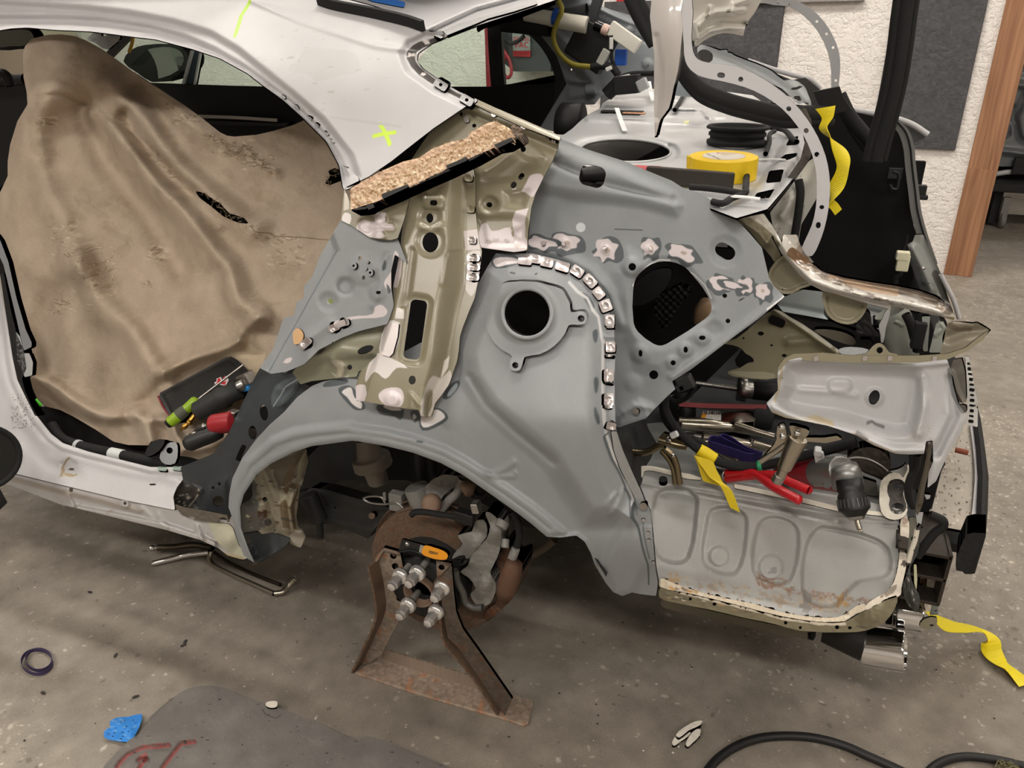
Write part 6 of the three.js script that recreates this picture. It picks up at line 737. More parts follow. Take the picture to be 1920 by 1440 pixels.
part(car, 'channel_cable', pipe([[690, 980], [700, 1040], [692, 1140], [680, 1220], [665, 1310]].map(([x, y]) => atz(...C([x, y])[0], -.42)), .007, 30, 8), M.rubber);
const oeG = sheet(smooth(C([345, 1170, 400, 1165, 450, 1195, 510, 1235, 545, 1300, 590, 1385, 600, 1430, 570, 1440, 540, 1400, 480, 1330, 420, 1260, 370, 1215]), 2), { pl: zp(-.25), step: 2, t: .004, holes: [ell(...C([405, 1208])[0], 5, 3, .4)] });
part(car, 'olive_ear', oeG, M.olive, 'olive eared bracket');
// boot hinge arms and raised lid
const armOut = C([62, -40, 64, 240, 72, 330, 100, 380, 160, 418, 270, 442, 400, 476, 500, 522, 600, 592, 680, 682, 740, 782, 780, 900, 790, 1000, 785, 1130, 762, 1230, 722, 1318, 708, 1370, 748, 1398, 770, 1390, 800, 1332, 830, 1250, 855, 1130, 862, 1010, 850, 900, 820, 800, 770, 700, 700, 600, 610, 508, 500, 430, 400, 380, 300, 352, 200, 342, 140, 322, 115, 280, 106, 200, 106, -40]);
const lid = thing('boot_lid', 'raised white boot lid on two curved grey hinge arms', 'boot lid');
const haG = sheet(smooth(armOut, 2), { pl: zp(-.40), step: 2.2, t: .006, holes: [slot(...C([268, 410])[0], 15, 10, 5, .1), ell(...C([375, 432])[0], 4.8), ell(...C([637, 593])[0], 4.8), ell(...C([732, 712])[0], 4.8), ell(...C([790, 842])[0], 4.8), ell(...C([817, 1130])[0], 4.6, 4), slot(...C([798, 1228])[0], 9, 12, 4.5, .15)] });
part(lid, 'hinge_arm', haG, phy(0xd2d2d6, .4, { clearcoat: .3 }), 'curved grey hinge arm with holes');
const fa = C([470, -30, 480, 5, 560, 28, 630, 34, 715, 84, 795, 172, 848, 282, 868, 390, 868, 470, 880, 520, 900, 525, 912, 440, 918, 350, 910, 280, 880, 200, 830, 118, 760, 48, 690, 8, 600, -30]);
part(lid, 'hinge_arm', sheet(smooth(fa, 2), { pl: zp(-1.28), step: 2.2, t: .006, holes: [slot(...C([577, 12])[0], 8, 5, 2.4), ell(...C([640, 26])[0], 2), ell(...C([790, 117])[0], 2.8), ell(...C([843, 184])[0], 2.8), ell(...C([878, 260])[0], 2.8), ell(...C([893, 438])[0], 2.8), ell(...C([882, 500])[0], 2.6, 3.4)] }), phy(0xa9abad, .4, { clearcoat: .3 }));
const liG = sheet(smooth(S([160, -40, 180, 120, 190, 240, 200, 400, 215, 420, 280, 370, 400, 310, 500, 298, 600, 315, 642, 320, 660, 230, 740, 120, 800, 10, 820, -40]), 2), { pl: plane3(atz(1300, 0, -.55), atz(1300, 85, -.6), atz(1400, 40, -1.0)), step: 2, t: .004, uv: 'zy', h: sum(bead(S([190, 260, 300, 150, 400, 110, 640, 90]), 5, .01), bead(S([210, 330, 320, 250, 450, 200, 650, 210]), 5, -.01), bead(S([210, 370, 340, 280, 500, 250, 650, 260]), 4, .008), bead(S([250, 250, 330, 150, 350, 70]), 4, .012), bead(S([540, 100, 560, 40, 680, 0]), 6, .01)), holes: [] });
part(lid, 'inner_panel', liG, phy(0xc9c6bd, .4, { clearcoat: .3 }), 'ribbed cream inner lid panel');
part(lid, 'inner_seam', [boxAt(onPlane(zp(-.52), ...S([200, 285])[0]), .012, .03, .02, 0, 0, .3)], std(0xb5b3ae, .5));
const ldG = sheet(smooth(B([1755, -60, 1765, 300, 1768, 760, 1785, 700, 1800, 650, 1845, 590, 1870, 480, 1895, 380, 1915, 200, 1925, -60]), 2), { pl: zp(-.42, .3, .3), step: 2.5, t: .012, h: sum(dim(...B([1850, 200])[0], 50, .02, 140), bead(B([1775, 200, 1800, 400, 1780, 640]), 6, -.004)) });
part(lid, 'lid_corner', ldG, phy(0xcac6c2, .35, { clearcoat: .4 }), 'white lid corner tapering to a point');
part(lid, 'lid_panel', [box(.025, .72, .96, .36, 1.75, -.9, 0, 0, -.25, .01)], M.white);
// boot weatherstrip, hung up on yellow tape, and its loose loop
const ws = [[1270, 115], [1285, 140], [1312, 168], [1363, 190], [1425, 206], [1473, 216], [1520, 214], [1562, 218]].map(([u, v]) => atz(u, v, -.62));
const wsM = part(car, 'boot_weatherstrip', [pipe(ws, .016, 80, 12), pipe(ws.map((p) => p.clone().add(V3(.004, -.014, .004))), .01, 80, 10)], M.rubber, 'black rubber boot weatherstrip');
part(wsM, 'strip_corner', [strap(S([1390, 800, 1420, 880, 1460, 950, 1500, 1010]).map(([u, v]) => atz(u, v, -.66)), V3(.045, .01, 0), .03, 20), pipe(S([1500, 860, 1590, 1040, 1700, 1180, 1800, 1300]).map(([u, v]) => atz(u, v, -1.1)), .018, 30, 10), pipe(S([1500, 960, 1600, 1130, 1700, 1280, 1790, 1400]).map(([u, v]) => atz(u, v, -1.1)), .009, 30, 8)], M.rubber);
const lp1 = [[1285, -40], [1265, 100], [1245, 260], [1215, 450], [1175, 620], [1130, 780], [1105, 880]].map(([x, y]) => atz(...C([x, y])[0], -.95));
part(wsM, 'hanging_loop', [pipe(lp1, .017, 60, 12), pipe(lp1.map((p) => p.clone().add(V3(-.016, 0, .004))), .011, 60, 10), pipe(lp1.map((p) => p.clone().add(V3(.018, .002, -.004))), .008, 60, 10)], M.rubber, 'black weatherstrip loop hanging from above');
many(wsM, 'roof_strip', [pipe(T([1130, -40, 1240, 200, 1370, 440, 1500, 660]).map(([u, v]) => atz(u, v, -1.15)), .018, 30, 10), pipe(T([1220, -40, 1300, 100, 1420, 330, 1510, 500]).map(([u, v]) => atz(u, v, -1.16)), .016, 30, 10)], M.rubber);
const ytM = std(0xe8d416, .55);
const yt = strap(S([1380, 965, 1400, 1060, 1360, 1150, 1430, 1240, 1500, 1330, 1535, 1440]).concat(C([930, 930, 905, 1000, 870, 1060, 862, 1110])).map(([u, v]) => atz(u, v, -.56)), (s) => V3(.03 * Math.cos(s * 5), .006, .03 * Math.sin(s * 5)).normalize().multiplyScalar(.034 - .012 * Math.sin(s * 12)), .0012, 70);
tag(part(scene, 'masking_tape', [yt, strap(C([862, 1105, 885, 1125, 908, 1158]).map(([u, v]) => atz(u, v, -.55)), V3(.01, .012, 0), .001, 8)], ytM), 'twisted yellow tape strip tying up the black boot weatherstrip', 'tape');
// rail ahead of the boot opening, far corner
const frG = sheet(smooth(S([225, 440, 265, 400, 430, 455, 490, 448, 560, 500, 760, 575, 900, 640, 1010, 725, 1080, 712, 1190, 775, 1225, 850, 1255, 955, 1130, 935, 1060, 865, 990, 800, 880, 745, 700, 645, 520, 605, 380, 590, 260, 530]), 2), { pl: zp(-1.1), step: 2.5, t: .004, h: sum(bead(S([380, 480, 600, 560, 800, 660, 980, 760]), 12, -.02), bead(S([1000, 740, 1100, 780, 1200, 900]), 6, .006)), holes: [ell(...S([300, 505])[0], 15, 12, .5), slot(...S([512, 470])[0], 6, 3, 1.4, .3), S([1065, 795, 1130, 780, 1150, 770, 1180, 780, 1130, 805, 1075, 808]), S([1090, 865, 1150, 862, 1168, 908, 1110, 905]), S([1150, 935, 1190, 922, 1230, 925, 1230, 945, 1170, 950])] });
part(car, 'far_shelf_rail', frG, phy(0xb9bec0, .4, { clearcoat: .3 }), 'pressed grey far shelf rail');
part(car, 'far_shelf_dark', sheet(S([200, 420, 460, 470, 900, 650, 1080, 720, 1200, 700, 1350, 830, 1480, 960, 1260, 960, 900, 800, 300, 620]), { pl: zp(-1.2), step: 5, t: .01 }), std(0x33302e, .6));
part(car, 'far_white_edge', pipe(S([680, 545, 900, 620, 1180, 700, 1250, 720, 1340, 800]).map(([u, v]) => atz(u, v, -1.22)), .006, 30, 8), M.white);
part(car, 'shelf_tube', rod(onPlane(zp(-1.0), ...S([20, 740])[0]), onPlane(zp(-1.0), ...S([220, 760])[0]), .03), std(0x9aa4a8, .45));
// far C pillar inside, grey, with curtain air bag, modules and wiring
const fcG = sheet([...B([1090, 130, 1200, 20, 1240, -40, 1440, -40]), ...T([560, 40, 700, 90, 860, 150, 1250, 260, 1320, 370, 1500, 660, 1560, 800, 1560, 1100, 1500, 1110, 1200, 1100, 1000, 1200, 780, 1400, 700, 1440]), ...B([1440, 570, 1300, 575, 1230, 720, 1140, 700, 1200, 600, 1285, 460, 1260, 380, 1230, 300, 1160, 210]), ...[]], { pl: zp(-1.5), step: 3, t: .004, h: sum(bead(T([540, 70, 800, 200, 1100, 330, 1300, 400]), 4, .012), bead(T([620, 280, 900, 420, 1200, 560, 1500, 660]), 3, -.01), bead(B([1200, 180, 1330, 330, 1420, 440, 1440, 560]), 10, .02), bead(T([30, 500, 300, 750, 450, 1000]), 5, .012), cup(...T([1120, 440])[0], 7, .01, 3), cup(...T([1400, 970])[0], 9, .012, 3), emb(T([180, 1250, 600, 1250, 700, 1400, 200, 1500]), .01, 4)), holes: [ell(...T([748, 238])[0], 2.6), ell(...T([905, 330])[0], 2.4), ell(...T([1295, 495])[0], 3), ell(...T([1190, 478])[0], 2), ell(...T([1400, 985])[0], 3), ell(...T([248, 1045])[0], 2.6)] });
const fc = part(car, 'far_pillar', fcG, std(0x8d9397, .5), 'grey inside of the far rear pillar');
part(fc, 'pillar_step', rod(atz(...T([470, 1350])[0], -1.46), atz(...T([620, 1330])[0], -1.46), .016), std(0x8a9297, .5));
part(fc, 'air_bag_sleeve', rod(atz(...B([1060, 78])[0], -1.4), atz(...B([1400, 138])[0], -1.4), .02, .024), std(0xd8d5c6, .7), 'cream curtain air bag sleeve');
part(fc, 'blue_tape', rod(atz(...B([1215, 95])[0], -1.4), atz(...B([1245, 100])[0], -1.4), .026), std(0x1c4fb0, .5), 'blue tape band');
part(fc, 'upper_harness', [pipe(B([1000, 90, 1100, 60, 1250, 90, 1400, 60]).map(([u, v]) => atz(u, v, -1.42)), .022, 24, 10), pipe(B([940, 120, 1050, 130, 1200, 145]).map(([u, v]) => atz(u, v, -1.42)), .03, 24, 10)], std(0x101113, .8));
part(fc, 'bracket', boxAt(atz(...T([575, 240])[0], -1.42), .03, .11, .02, 0, 0, -.3), std(0x2a2d30, .5), 'dark bracket');
part(fc, 'control_module', boxAt(atz(...T([555, 680])[0], -1.42), .13, .115, .04, 0, -.1, -.52, .006), M.black, 'black control module');
part(fc, 'small_plug', rod(atz(...T([600, 370])[0], -1.4), atz(...T([820, 470])[0], -1.4), .014), M.blackGloss);
part(fc, 'plug_label', rod(atz(...T([715, 425])[0], -1.4), atz(...T([815, 470])[0], -1.4), .0155), std(0xd9b8ac, .5), 'pink plug label');
part(fc, 'antenna_module', boxAt(atz(...T([1040, 560])[0], -1.4), .105, .042, .02, 0, 0, -.56, .004), std(0xe2e0d6, .5), 'white antenna module');
part(fc, 'blue_connector', boxAt(atz(...T([995, 860])[0], -1.42), .034, .045, .02), std(0x2459b8, .4), 'blue connector');
part(fc, 'grey_connector', boxAt(atz(...T([735, 860])[0], -1.38), .025, .045, .02, 0, 0, -.5), std(0xa9aaa2, .5));
part(fc, 'yellow_harness', pipe([...B([1240, 0, 1260, 50, 1225, 150, 1215, 200, 1230, 260, 1265, 310, 1320, 350, 1420, 365])].map(([u, v]) => atz(u, v, -1.38)), .008, 50, 8), std(0x8d8228, .6), 'yellow spiral wrapped harness');
many(fc, 'black_harness', [pipe([...B([1420, 365, 1470, 360, 1530, 365, 1570, 410])].map(([u, v]) => atz(u, v, -1.38)), .011, 30, 8), pipe(T([850, 530, 850, 740, 860, 900, 890, 960, 830, 1010]).map(([u, v]) => atz(u, v, -1.38)), .005, 30, 8), pipe(B([1560, 430, 1640, 405, 1760, 400]).map(([u, v]) => atz(u, v, -1.35)), .008, 20, 8)], M.rubber);
many(fc, 'white_sleeve', [rod(atz(...T([850, 560])[0], -1.375), atz(...T([848, 740])[0], -1.375), .006), boxAt(atz(...T([815, 1030])[0], -1.37), .02, .012, .012, 0, 0, .4), rod(atz(...T([950, 1190])[0], -1.33), atz(...T([1130, 1150])[0], -1.33), .008)], std(0xe0dfda, .5), 'white wire sleeves');
part(fc, 'shelf_fan', [boxAt(atz(...T([1090, 1270])[0], -1.3), .07, .05, .05, 0, 0, .1), pipe(T([780, 1420, 900, 1300, 960, 1240]).map(([u, v]) => atz(u, v, -1.32)), .02, 20, 8)], M.black, 'black vent housing');
part(fc, 'wire_clip', [boxAt(atz(...T([1320, 1270])[0], -1.25), .03, .03, .02, 0, 0, .5), rod(atz(...T([1250, 1330])[0], -1.25), atz(...T([1340, 1220])[0], -1.25), .006)], std(0xb9bcbd, .35, .5));
// far doors: trim, glass, frames
const fdM = std(0x080b0b, .75);
const fd = part(car, 'far_door_trim', [sheet([...O([-60, 152, 45, 148, 285, 156, 420, 161, 500, 163, 545, 185, 640, 180, 692, 163, 860, 163, 930, 163, 1043, 140, 1052, 110, 1060, 130, 1058, 170, 1040, 215, 1015, 240, 1000, 330, -60, 420])], { pl: zp(-1.62), step: 5, t: .03, h: (u, v) => .012 * sst(160, 260, v) })], fdM, 'black far door trim');
many(fd, 'bright_strip', [strap(A([1085, 634, 1300, 642, 1515, 656]).map(([u, v]) => atz(u, v, -1.585)), V3(0, .012, 0), .006, 12), strap(A([-30, 662, 50, 645, 108, 630]).map(([u, v]) => atz(u, v, -1.585)), V3(0, .012, 0), .006, 8), strap(A([80, 690, 110, 680]).map(([u, v]) => atz(u, v, -1.585)), V3(0, .01, 0), .006, 4)], M.steel, 'bright trim strip');
many(fd, 'arm_rest', [sheet(A([1100, 655, 1520, 672, 1580, 668, 1560, 690, 1100, 680]), { pl: zp(-1.57), step: 3, t: .03 }), sheet(A([-40, 560, 60, 545, 150, 575, 60, 620, -40, 640]), { pl: zp(-1.57), step: 3, t: .03 })], M.blackGloss);
const glass = (name, out, z, label) => part(car, name, sheet(out, { pl: zp(z), step: 8, pane: true }), M.glass, label);
glass('far_rear_glass', B([470, 330, 560, 225, 760, 150, 880, 100, 905, 480, 680, 475, 500, 380]), -1.66, 'green tinted far door glass');
glass('far_quarter_glass', B([915, 110, 1000, 120, 1120, 210, 1210, 320, 1245, 420, 1100, 445, 935, 475]), -1.66, 'green tinted far quarter glass');
glass('far_front_glass', A([150, 130, 1450, 130, 1450, 480, 820, 465, 150, 440]), -1.7, 'green tinted far front door glass');
part(car, 'far_window_frame', [strap(B([895, 90, 905, 300, 918, 480]).map(([u, v]) => atz(u, v, -1.64)), V3(.05, 0, 0), .02, 10), strap(B([930, 105, 1010, 110, 1090, 160, 1180, 250, 1235, 350, 1255, 440, 1240, 560, 1190, 680]).map(([u, v]) => atz(u, v, -1.63)), V3(.03, .012, 0), .03, 40), strap(B([935, 480, 1060, 465, 1240, 425]).map(([u, v]) => atz(u, v, -1.63)), V3(0, .02, 0), .02, 12), strap(B([860, 110, 1000, 80, 1160, 60]).map(([u, v]) => atz(u, v, -1.6)), V3(0, .05, 0), .03, 12)], M.black, 'black far window frame');
part(car, 'far_b_pillar', [sheet(A([1000, 465, 1050, 270, 1095, 280, 1060, 468]), { pl: zp(-1.65), step: 2.5, t: .02 })], phy(0x37454e, .2), 'glossy blue black far pillar');
many(car, 'far_pillar_edge', [strap(A([1000, 465, 1050, 275]).map(([u, v]) => atz(u, v, -1.63)), V3(.012, 0, 0), .01, 6), strap(A([1062, 466, 1095, 285]).map(([u, v]) => atz(u, v, -1.63)), V3(.008, 0, 0), .01, 6)], std(0xcfd6da, .3, .4));
// far door mirror
const mr = part(car, 'door_mirror', sheet(smooth(A([672, 335, 715, 272, 790, 245, 930, 242, 1000, 262, 1028, 310, 1015, 370, 965, 412, 880, 440, 830, 448, 745, 395]), 2), { pl: zp(-1.88), step: 3, t: .1, h: dim(...A([850, 340])[0], 60, .02) }), M.black, 'black far door mirror');
part(mr, 'mirror_glass', sheet(smooth(A([765, 290, 840, 262, 930, 258, 985, 280, 1005, 325, 970, 385, 880, 425, 830, 428, 790, 370]), 2), { pl: zp(-1.85, .35, -2.2, .1, 1.2), step: 3, t: .004 }), std(0xc4ccca, .03, 1), 'mirror glass');
// front of the cabin: interior mirror, A pillar bracket, dashboard
part(car, 'interior_mirror', sheet(smooth(A([-30, 165, 60, 152, 160, 152, 195, 190, 198, 225, 170, 258, 60, 268, -30, 268]), 2), { pl: zp(-1.0), step: 3, t: .03 }), M.black, 'black interior mirror');
part(car, 'interior_mirror_glass', sheet(smooth(A([-30, 178, 60, 165, 155, 164, 183, 195, 184, 222, 160, 245, 60, 252, -30, 254]), 2), { pl: zp(-.985), step: 3, t: .003 }), std(0x8e8f86, .04, 1));
part(car, 'a_pillar_bracket', sheet(A([470, 215, 515, 172, 560, 172, 660, 200, 640, 230, 590, 270, 560, 265, 520, 235]), { pl: zp(-1.4), step: 2.5, t: .01, h: (u, v) => .01 * fbm(u / 8, v / 8, 2), holes: [ell(...A([565, 190])[0], 5, 3)] }), std(0xa9adad, .4, .4), 'grey A pillar bracket');
part(car, 'a_pillar', [strap(A([700, 200, 620, 280, 540, 360]).map(([u, v]) => atz(u, v, -1.6)), V3(.05, 0, 0), .02, 8), pipe(A([725, 200, 718, 240, 705, 280]).map(([u, v]) => atz(u, v, -1.55)), .006, 10, 6)], M.black);
part(car, 'hanging_strap', pipe(A([726, 200, 722, 230, 712, 265, 703, 285]).map(([u, v]) => atz(u, v, -1.5)), .006, 12, 8), std(0xb08a26, .6), 'yellow strap');
part(car, 'dashboard', [sheet(A([-60, 455, 60, 440, 150, 445, 200, 600, 100, 900, -60, 1100]), { pl: zp(-1.2), step: 5, t: .05 }), pipe(A([-60, 450, 50, 435, 140, 432]).map(([u, v]) => atz(u, v, -1.2)), .02, 14, 10)], std(0x0b0c0d, .7), 'black dashboard');
part(car, 'steering_wheel', pipe(A([-40, 420, 0, 400, 40, 420, 60, 470]).map(([u, v]) => atz(u, v, -.9)), .016, 20, 10), M.black);
// ---------------------------------------------------------------- hub stand
const stPl = zp(-.03, 0, 0, .13, .45);
const stand = thing('hub_stand', 'rusty angle iron stand bolted to the rear wheel hub', 'stand');
const angleM = std(0xe2d8ce, .6, 0.05, { map: rustTex });
const lg = sheet(H([290, 235, 378, 260, 405, 400, 405, 530, 380, 560, 370, 640, 278, 822, 135, 918, 215, 740, 275, 590, 270, 480, 240, 320]), { pl: stPl, step: 2, t: .006, holes: [ell(...H([342, 283])[0], 6.5, 5.5, .4), ell(...H([352, 340])[0], 6.5, 6, .4), ell(...H([368, 455])[0], 6, 5), ell(...H([376, 515])[0], 6, 5.5)] });
const leg1 = part(stand, 'leg', lg, angleM, 'drilled left leg');
part(leg1, 'flange', strap(H([235, 318, 268, 480, 275, 590, 215, 740, 132, 918]).map(([u, v]) => onPlane(stPl, u, v, .012)), V3(-.004, 0, .036), .005, 30), M.rustDark);
const rg = sheet(H([590, 405, 660, 335, 672, 480, 685, 590, 720, 680, 800, 790, 990, 1065, 950, 1157, 780, 905, 700, 790, 640, 730, 615, 600, 598, 480]), { pl: stPl, h: () => .03, step: 2, t: .006 });
const leg2 = part(stand, 'leg', rg, std(0x8f857c, .6, .1, { map: rustTex }), 'dark bent right leg');
part(leg2, 'flange', strap(H([586, 400, 600, 500, 612, 600, 640, 735, 780, 905, 948, 1157]).map(([u, v]) => onPlane(stPl, u, v, .012)), V3(.003, 0, .034), .005, 30), M.rustDark);
part(leg2, 'head_plate', sheet(H([575, 308, 660, 324, 656, 345, 600, 400, 590, 430, 580, 400]), { pl: stPl, h: () => .006, step: 1.8, t: .006, holes: [ell(...H([605, 345])[0], 6, 5, .3)] }), angleM);
part(leg1, 'head_chip', sheet(H([236, 315, 262, 268, 290, 238, 378, 262, 370, 275, 290, 255, 250, 320]), { pl: stPl, h: () => .008, step: 1.6, t: .006 }), angleM);
const baseG = slab(flat2(H([132, 920, 275, 824, 810, 985, 965, 1025, 1105, 1075, 1100, 1112, 1078, 1192, 1052, 1207, 950, 1172, 500, 1042]), .007), fr2(.001), .0065, [flat2(ell(...H([1055, 1075])[0], 6, 4.5, .3, 16), .007)], .001);
{ const p = baseG.attributes.position, u = baseG.attributes.uv; for (let i = 0; i < p.count; i++) u.setXY(i, p.getX(i), p.getZ(i)); }
part(stand, 'base_plate', baseG, std(0xf4e4d8, .6, .05, { map: rustTex }), 'rusty pinkish base plate');
part(stand, 'base_rib', strap(H([285, 818, 500, 885, 810, 980]).map(([u, v]) => aty(u, v, .02)), V3(0, .028, -.004), .005, 20), angleM);
const nutM = std(0xdedcda, .2, .75);
[[338, 440], [432, 425], [382, 602], [536, 640], [572, 505]].forEach(([x, y], i) => {
  const tipP = atz(...H([x - 6, y + 12])[0], .018), nut = part(stand, 'lug_bolt', [turned(tipP.clone().setZ(-.022), tipP, [[0, 0], [0, .016], [.004, .0165], [.01, .0155], [.014, .0125], [.015, .0]], 28)], nutM, 'chrome lug nut');
  part(nut, 'hex', turned(tipP.clone().setZ(-.01), tipP, [[0, 0], [0, .0108], [.022, .0108], [.026, .009], [.03, .0085], [.031, 0]], 6).toNonIndexed(), nutM).geometry.computeVertexNormals();
  part(nut, 'stud', rod(tipP.clone().setZ(-.06), tipP.clone().setZ(.0), .0065), M.cast);
});
{ // scraper hooked on the hub
  const s = thing('scraper', 'small black scraper with orange grip resting on top of the wheel hub', 'scraper'), pl = zp(-.012, .2, 0);
  part(s, 'blade_holder', [sheet(H([388, 190, 510, 226, 490, 268, 440, 255, 368, 262]), { pl, step: 1.8, t: .004 }), pipe(H([368, 262, 440, 252, 500, 275, 570, 300, 640, 300]).map(([u, v]) => onPlane(pl, u, v, .002)), .0016, 20, 6)], std(0x2b2b2b, .4, .4), 'black steel holder');
  part(s, 'rivet', turned(onPlane(pl, ...H([420, 217])[0]), onPlane(pl, ...H([420, 217])[0], .01), [[0, .0045], [.002, .004], [.003, 0]], 14), M.steel);
  part(s, 'spacer', sheet(H([490, 222, 516, 230, 500, 270, 480, 264]), { pl, h: () => .001, step: 1.6, t: .005 }), std(0x9c9c9a, .4));
  const gg = sheet(smooth(H([512, 226, 560, 236, 620, 258, 640, 280, 630, 302, 590, 304, 540, 292, 496, 270]), 2), { pl, h: sum(.003, dim(...H([570, 265])[0], 40, .004)), step: 1.6, t: .008 });
  part(s, 'grip', gg, painted(gg, '#e89a1c', [[[538, 255], [538, 268]], [[538, 255], [548, 258]], [[538, 261], [546, 264]], [[538, 268], [547, 270]], [[551, 257], [551, 271]], [[551, 258], [558, 262], [552, 264], [559, 269], [551, 271]], [[563, 260], [563, 273]], [[563, 260], [571, 265], [570, 271], [563, 273]], [[576, 263], [575, 273], [581, 276], [585, 265]]].map((a) => ({ p: H(a.flat()), c: '#2a2a2a', w: 1.3 })), std(0xe89a1c, .5), { ppm: 3000, speck: 4 }), 'orange grip with small dark lettering');
}
// ---------------------------------------------------------------- things on the floor
{ const t = thing('locking_clamp', 'long chrome locking C clamp lying on the floor below the rocker', 'clamp');
  const f = (x, y, h = .012) => aty(...G([x, y])[0], h);
  part(t, 'frame', [pipe([[1150, 262, .03], [1142, 290, .02], [1150, 320], [1230, 368], [1360, 428], [1495, 488]].map((a) => f(...a)), .0065, 50, 10), pipe([[1495, 488], [1540, 480], [1580, 440, .02], [1612, 405, .035]].map((a) => f(...a)), .007, 20, 10)], M.plier, 'bent clamp frame');
  part(t, 'second_bar', pipe([[1170, 262, .02], [1240, 310, .014], [1380, 380, .012], [1530, 440, .012]].map((a) => f(...a)), .005, 30, 8), std(0x3d352b, .4, .8));
  part(t, 'pad', turned(f(1605, 412, .035), f(1620, 395, .042), [[0, 0], [0, .009], [.006, .009], [.006, 0]], 16), M.plier);
  part(t, 'fixed_handle', [pipe([[1160, 240, .03], [1060, 222, .03], [940, 235, .025], [860, 238, .025]].map((a) => f(...a)), .009, 30, 10)], std(0x5a5347, .3, .9));
  part(t, 'adjusting_screw', [rod(f(940, 235, .025), f(835, 240, .025), .005), rod(f(845, 240, .025), f(822, 241, .025), .009)], M.chrome, 'chrome adjusting screw');
  part(t, 'release_lever', pipe([[1140, 262, .03], [1020, 278, .02], [930, 300, .014], [830, 325, .01]].map((a) => f(...a)), .0075, 30, 10), M.chrome, 'chrome lever');
}
{ const t = thing('sanding_belt', 'coiled narrow purple sanding belt standing on the floor', 'sanding belt');
  const ring2 = (cx, cy, rx, ry, a0) => { const o = []; for (let i = 0; i <= 40; i++) { const a = a0 + i / 40 * 6.3; const p = aty(...G([cx + rx * Math.cos(a), cy + ry * Math.sin(a)])[0], .008); o.push(p); } return o; };
  part(t, 'belt', [strap(ring2(202, 862, 85, 66, .5), V3(0, .009, 0), .0012, 90), strap(ring2(212, 850, 72, 58, .9), V3(.001, .009, 0), .0012, 90)], std(0x3a3150, .8)); }
{ const shp = smooth(G([600, 1185, 640, 1165, 700, 1160, 775, 1145, 760, 1215, 715, 1290, 690, 1298, 620, 1290, 570, 1275, 568, 1240, 600, 1215]), 2), g = sheet(shp, { pl: yp(.005), uv: 'xz', step: 2, t: .0008, h: sum(bead(G([570, 1240, 660, 1220, 770, 1190]), 14, .012), dim(...G([700, 1270])[0], 30, .01), dim(...G([640, 1175])[0], 20, .008)), holes: [[628, 1185], [660, 1190], [725, 1180], [690, 1215], [625, 1248], [670, 1245], [700, 1240], [615, 1268], [660, 1280], [672, 1268]].map(([x, y]) => ell(...G([x, y])[0], 2, 1.4, 0, 8)) });
  single('sandpaper', g, painted(g, '#2c7fd0', Array.from({ length: 30 }, (_, i) => ({ p: blob(...G([580 + hash2(i, 1) * 180, 1160 + hash2(i, 2) * 130])[0], 3, 1.5, .5, i), c: i % 2 ? 'rgba(150,170,190,.5)' : 'rgba(20,80,150,.5)' })), std(0x2c7fd0, .7), { ppm: 1500 }), 'crumpled blue perforated sandpaper beside the grey mat', 'sandpaper'); }
{ const mo = smooth([...G([940, 1058, 1000, 1018, 1060, 998, 1130, 990, 1220, 1000, 1330, 1050, 1500, 1105, 1750, 1200, 1960, 1285]), ...H([200, 1265, 400, 1335, 560, 1400, 700, 1470, 600, 1560, 0, 1620]), ...G([1600, 1640, 900, 1640, 480, 1560, 560, 1440, 620, 1370, 700, 1290, 755, 1255, 820, 1160])], 2);
  const gr = [[[640, 1440], [660, 1410], [700, 1370], [780, 1335], [920, 1322]], [[890, 1440], [920, 1400], [990, 1312], [1062, 1303]], [[760, 1450], [800, 1400]], [[760, 1400], [800, 1392]]].map((a) => G(a.flat()));
  const g = sheet(mo, { pl: yp(.016), uv: 'xz', step: 3, t: .014, h: sum(...gr.map((p) => (u, v) => { const d = segDist(p, u, v, false); return -.007 * (1 - sst(3.5, 6, d)); }), bead(G([820, 1160, 880, 1110, 940, 1070]), 3, -.006), bead(G([750, 1270, 800, 1200]), 3, -.006), (u, v) => .0012 * fbm(u / 10, v / 10, 3)) });
  single('kneeling_mat', g, painted(g, '#6b6763', [...gr.map((p) => ({ p, c: '#8a4f4c', w: 6.5 })), { p: G([1430, 1120, 1450, 1150, 1510, 1170, 1530, 1150]), c: '#3a3836', w: 1.4 }, ...Array.from({ length: 130 }, (_, i) => ({ p: blob(220 + hash2(i, 1) * 620, 1290 + hash2(i, 2) * 160, .6 + hash2(i, 3) * 3, .6 + hash2(i, 4), .5, i), c: ['#5a5652', '#7a7671', '#3b3937'][i % 3] }))], std(0x6b6763, .9), { ppm: 1000, speck: 12, drift: 10 }), 'worn grey foam kneeling mat with reddish grooves on the floor', 'mat'); }
const chipM = std(0xded8cb, .8);
const chip = (pts, label, h = .006) => single('sealer_chip', sheet(smooth(pts, 2), { pl: yp(h), uv: 'xz', step: 1.6, t: h * .8, h: (u, v) => .002 * fbm(u / 4, v / 4, 2) }), chipM, label, 'chip');
chip(I([20, 1260, 70, 1215, 130, 1185, 165, 1182, 155, 1205, 90, 1235, 40, 1275]), 'longest cream sealer strip of the three on the floor', .012);
chip(I([0, 1300, 30, 1255, 80, 1228, 102, 1240, 90, 1265, 40, 1300, 10, 1320]), 'middle cream sealer chip of the three on the floor');
chip(I([75, 1310, 95, 1265, 130, 1230, 155, 1228, 152, 1262, 110, 1305, 85, 1326]), 'stubby cream sealer chip nearest the black cable');
single('sealer_chip', sheet(smooth(G([1450, 1085, 1475, 1075, 1512, 1078, 1510, 1105, 1480, 1112, 1452, 1102]), 2), { pl: yp(.022), uv: 'xz', step: 1.4, t: .004 }), chipM, 'small white chip lying on the grey foam mat', 'chip');
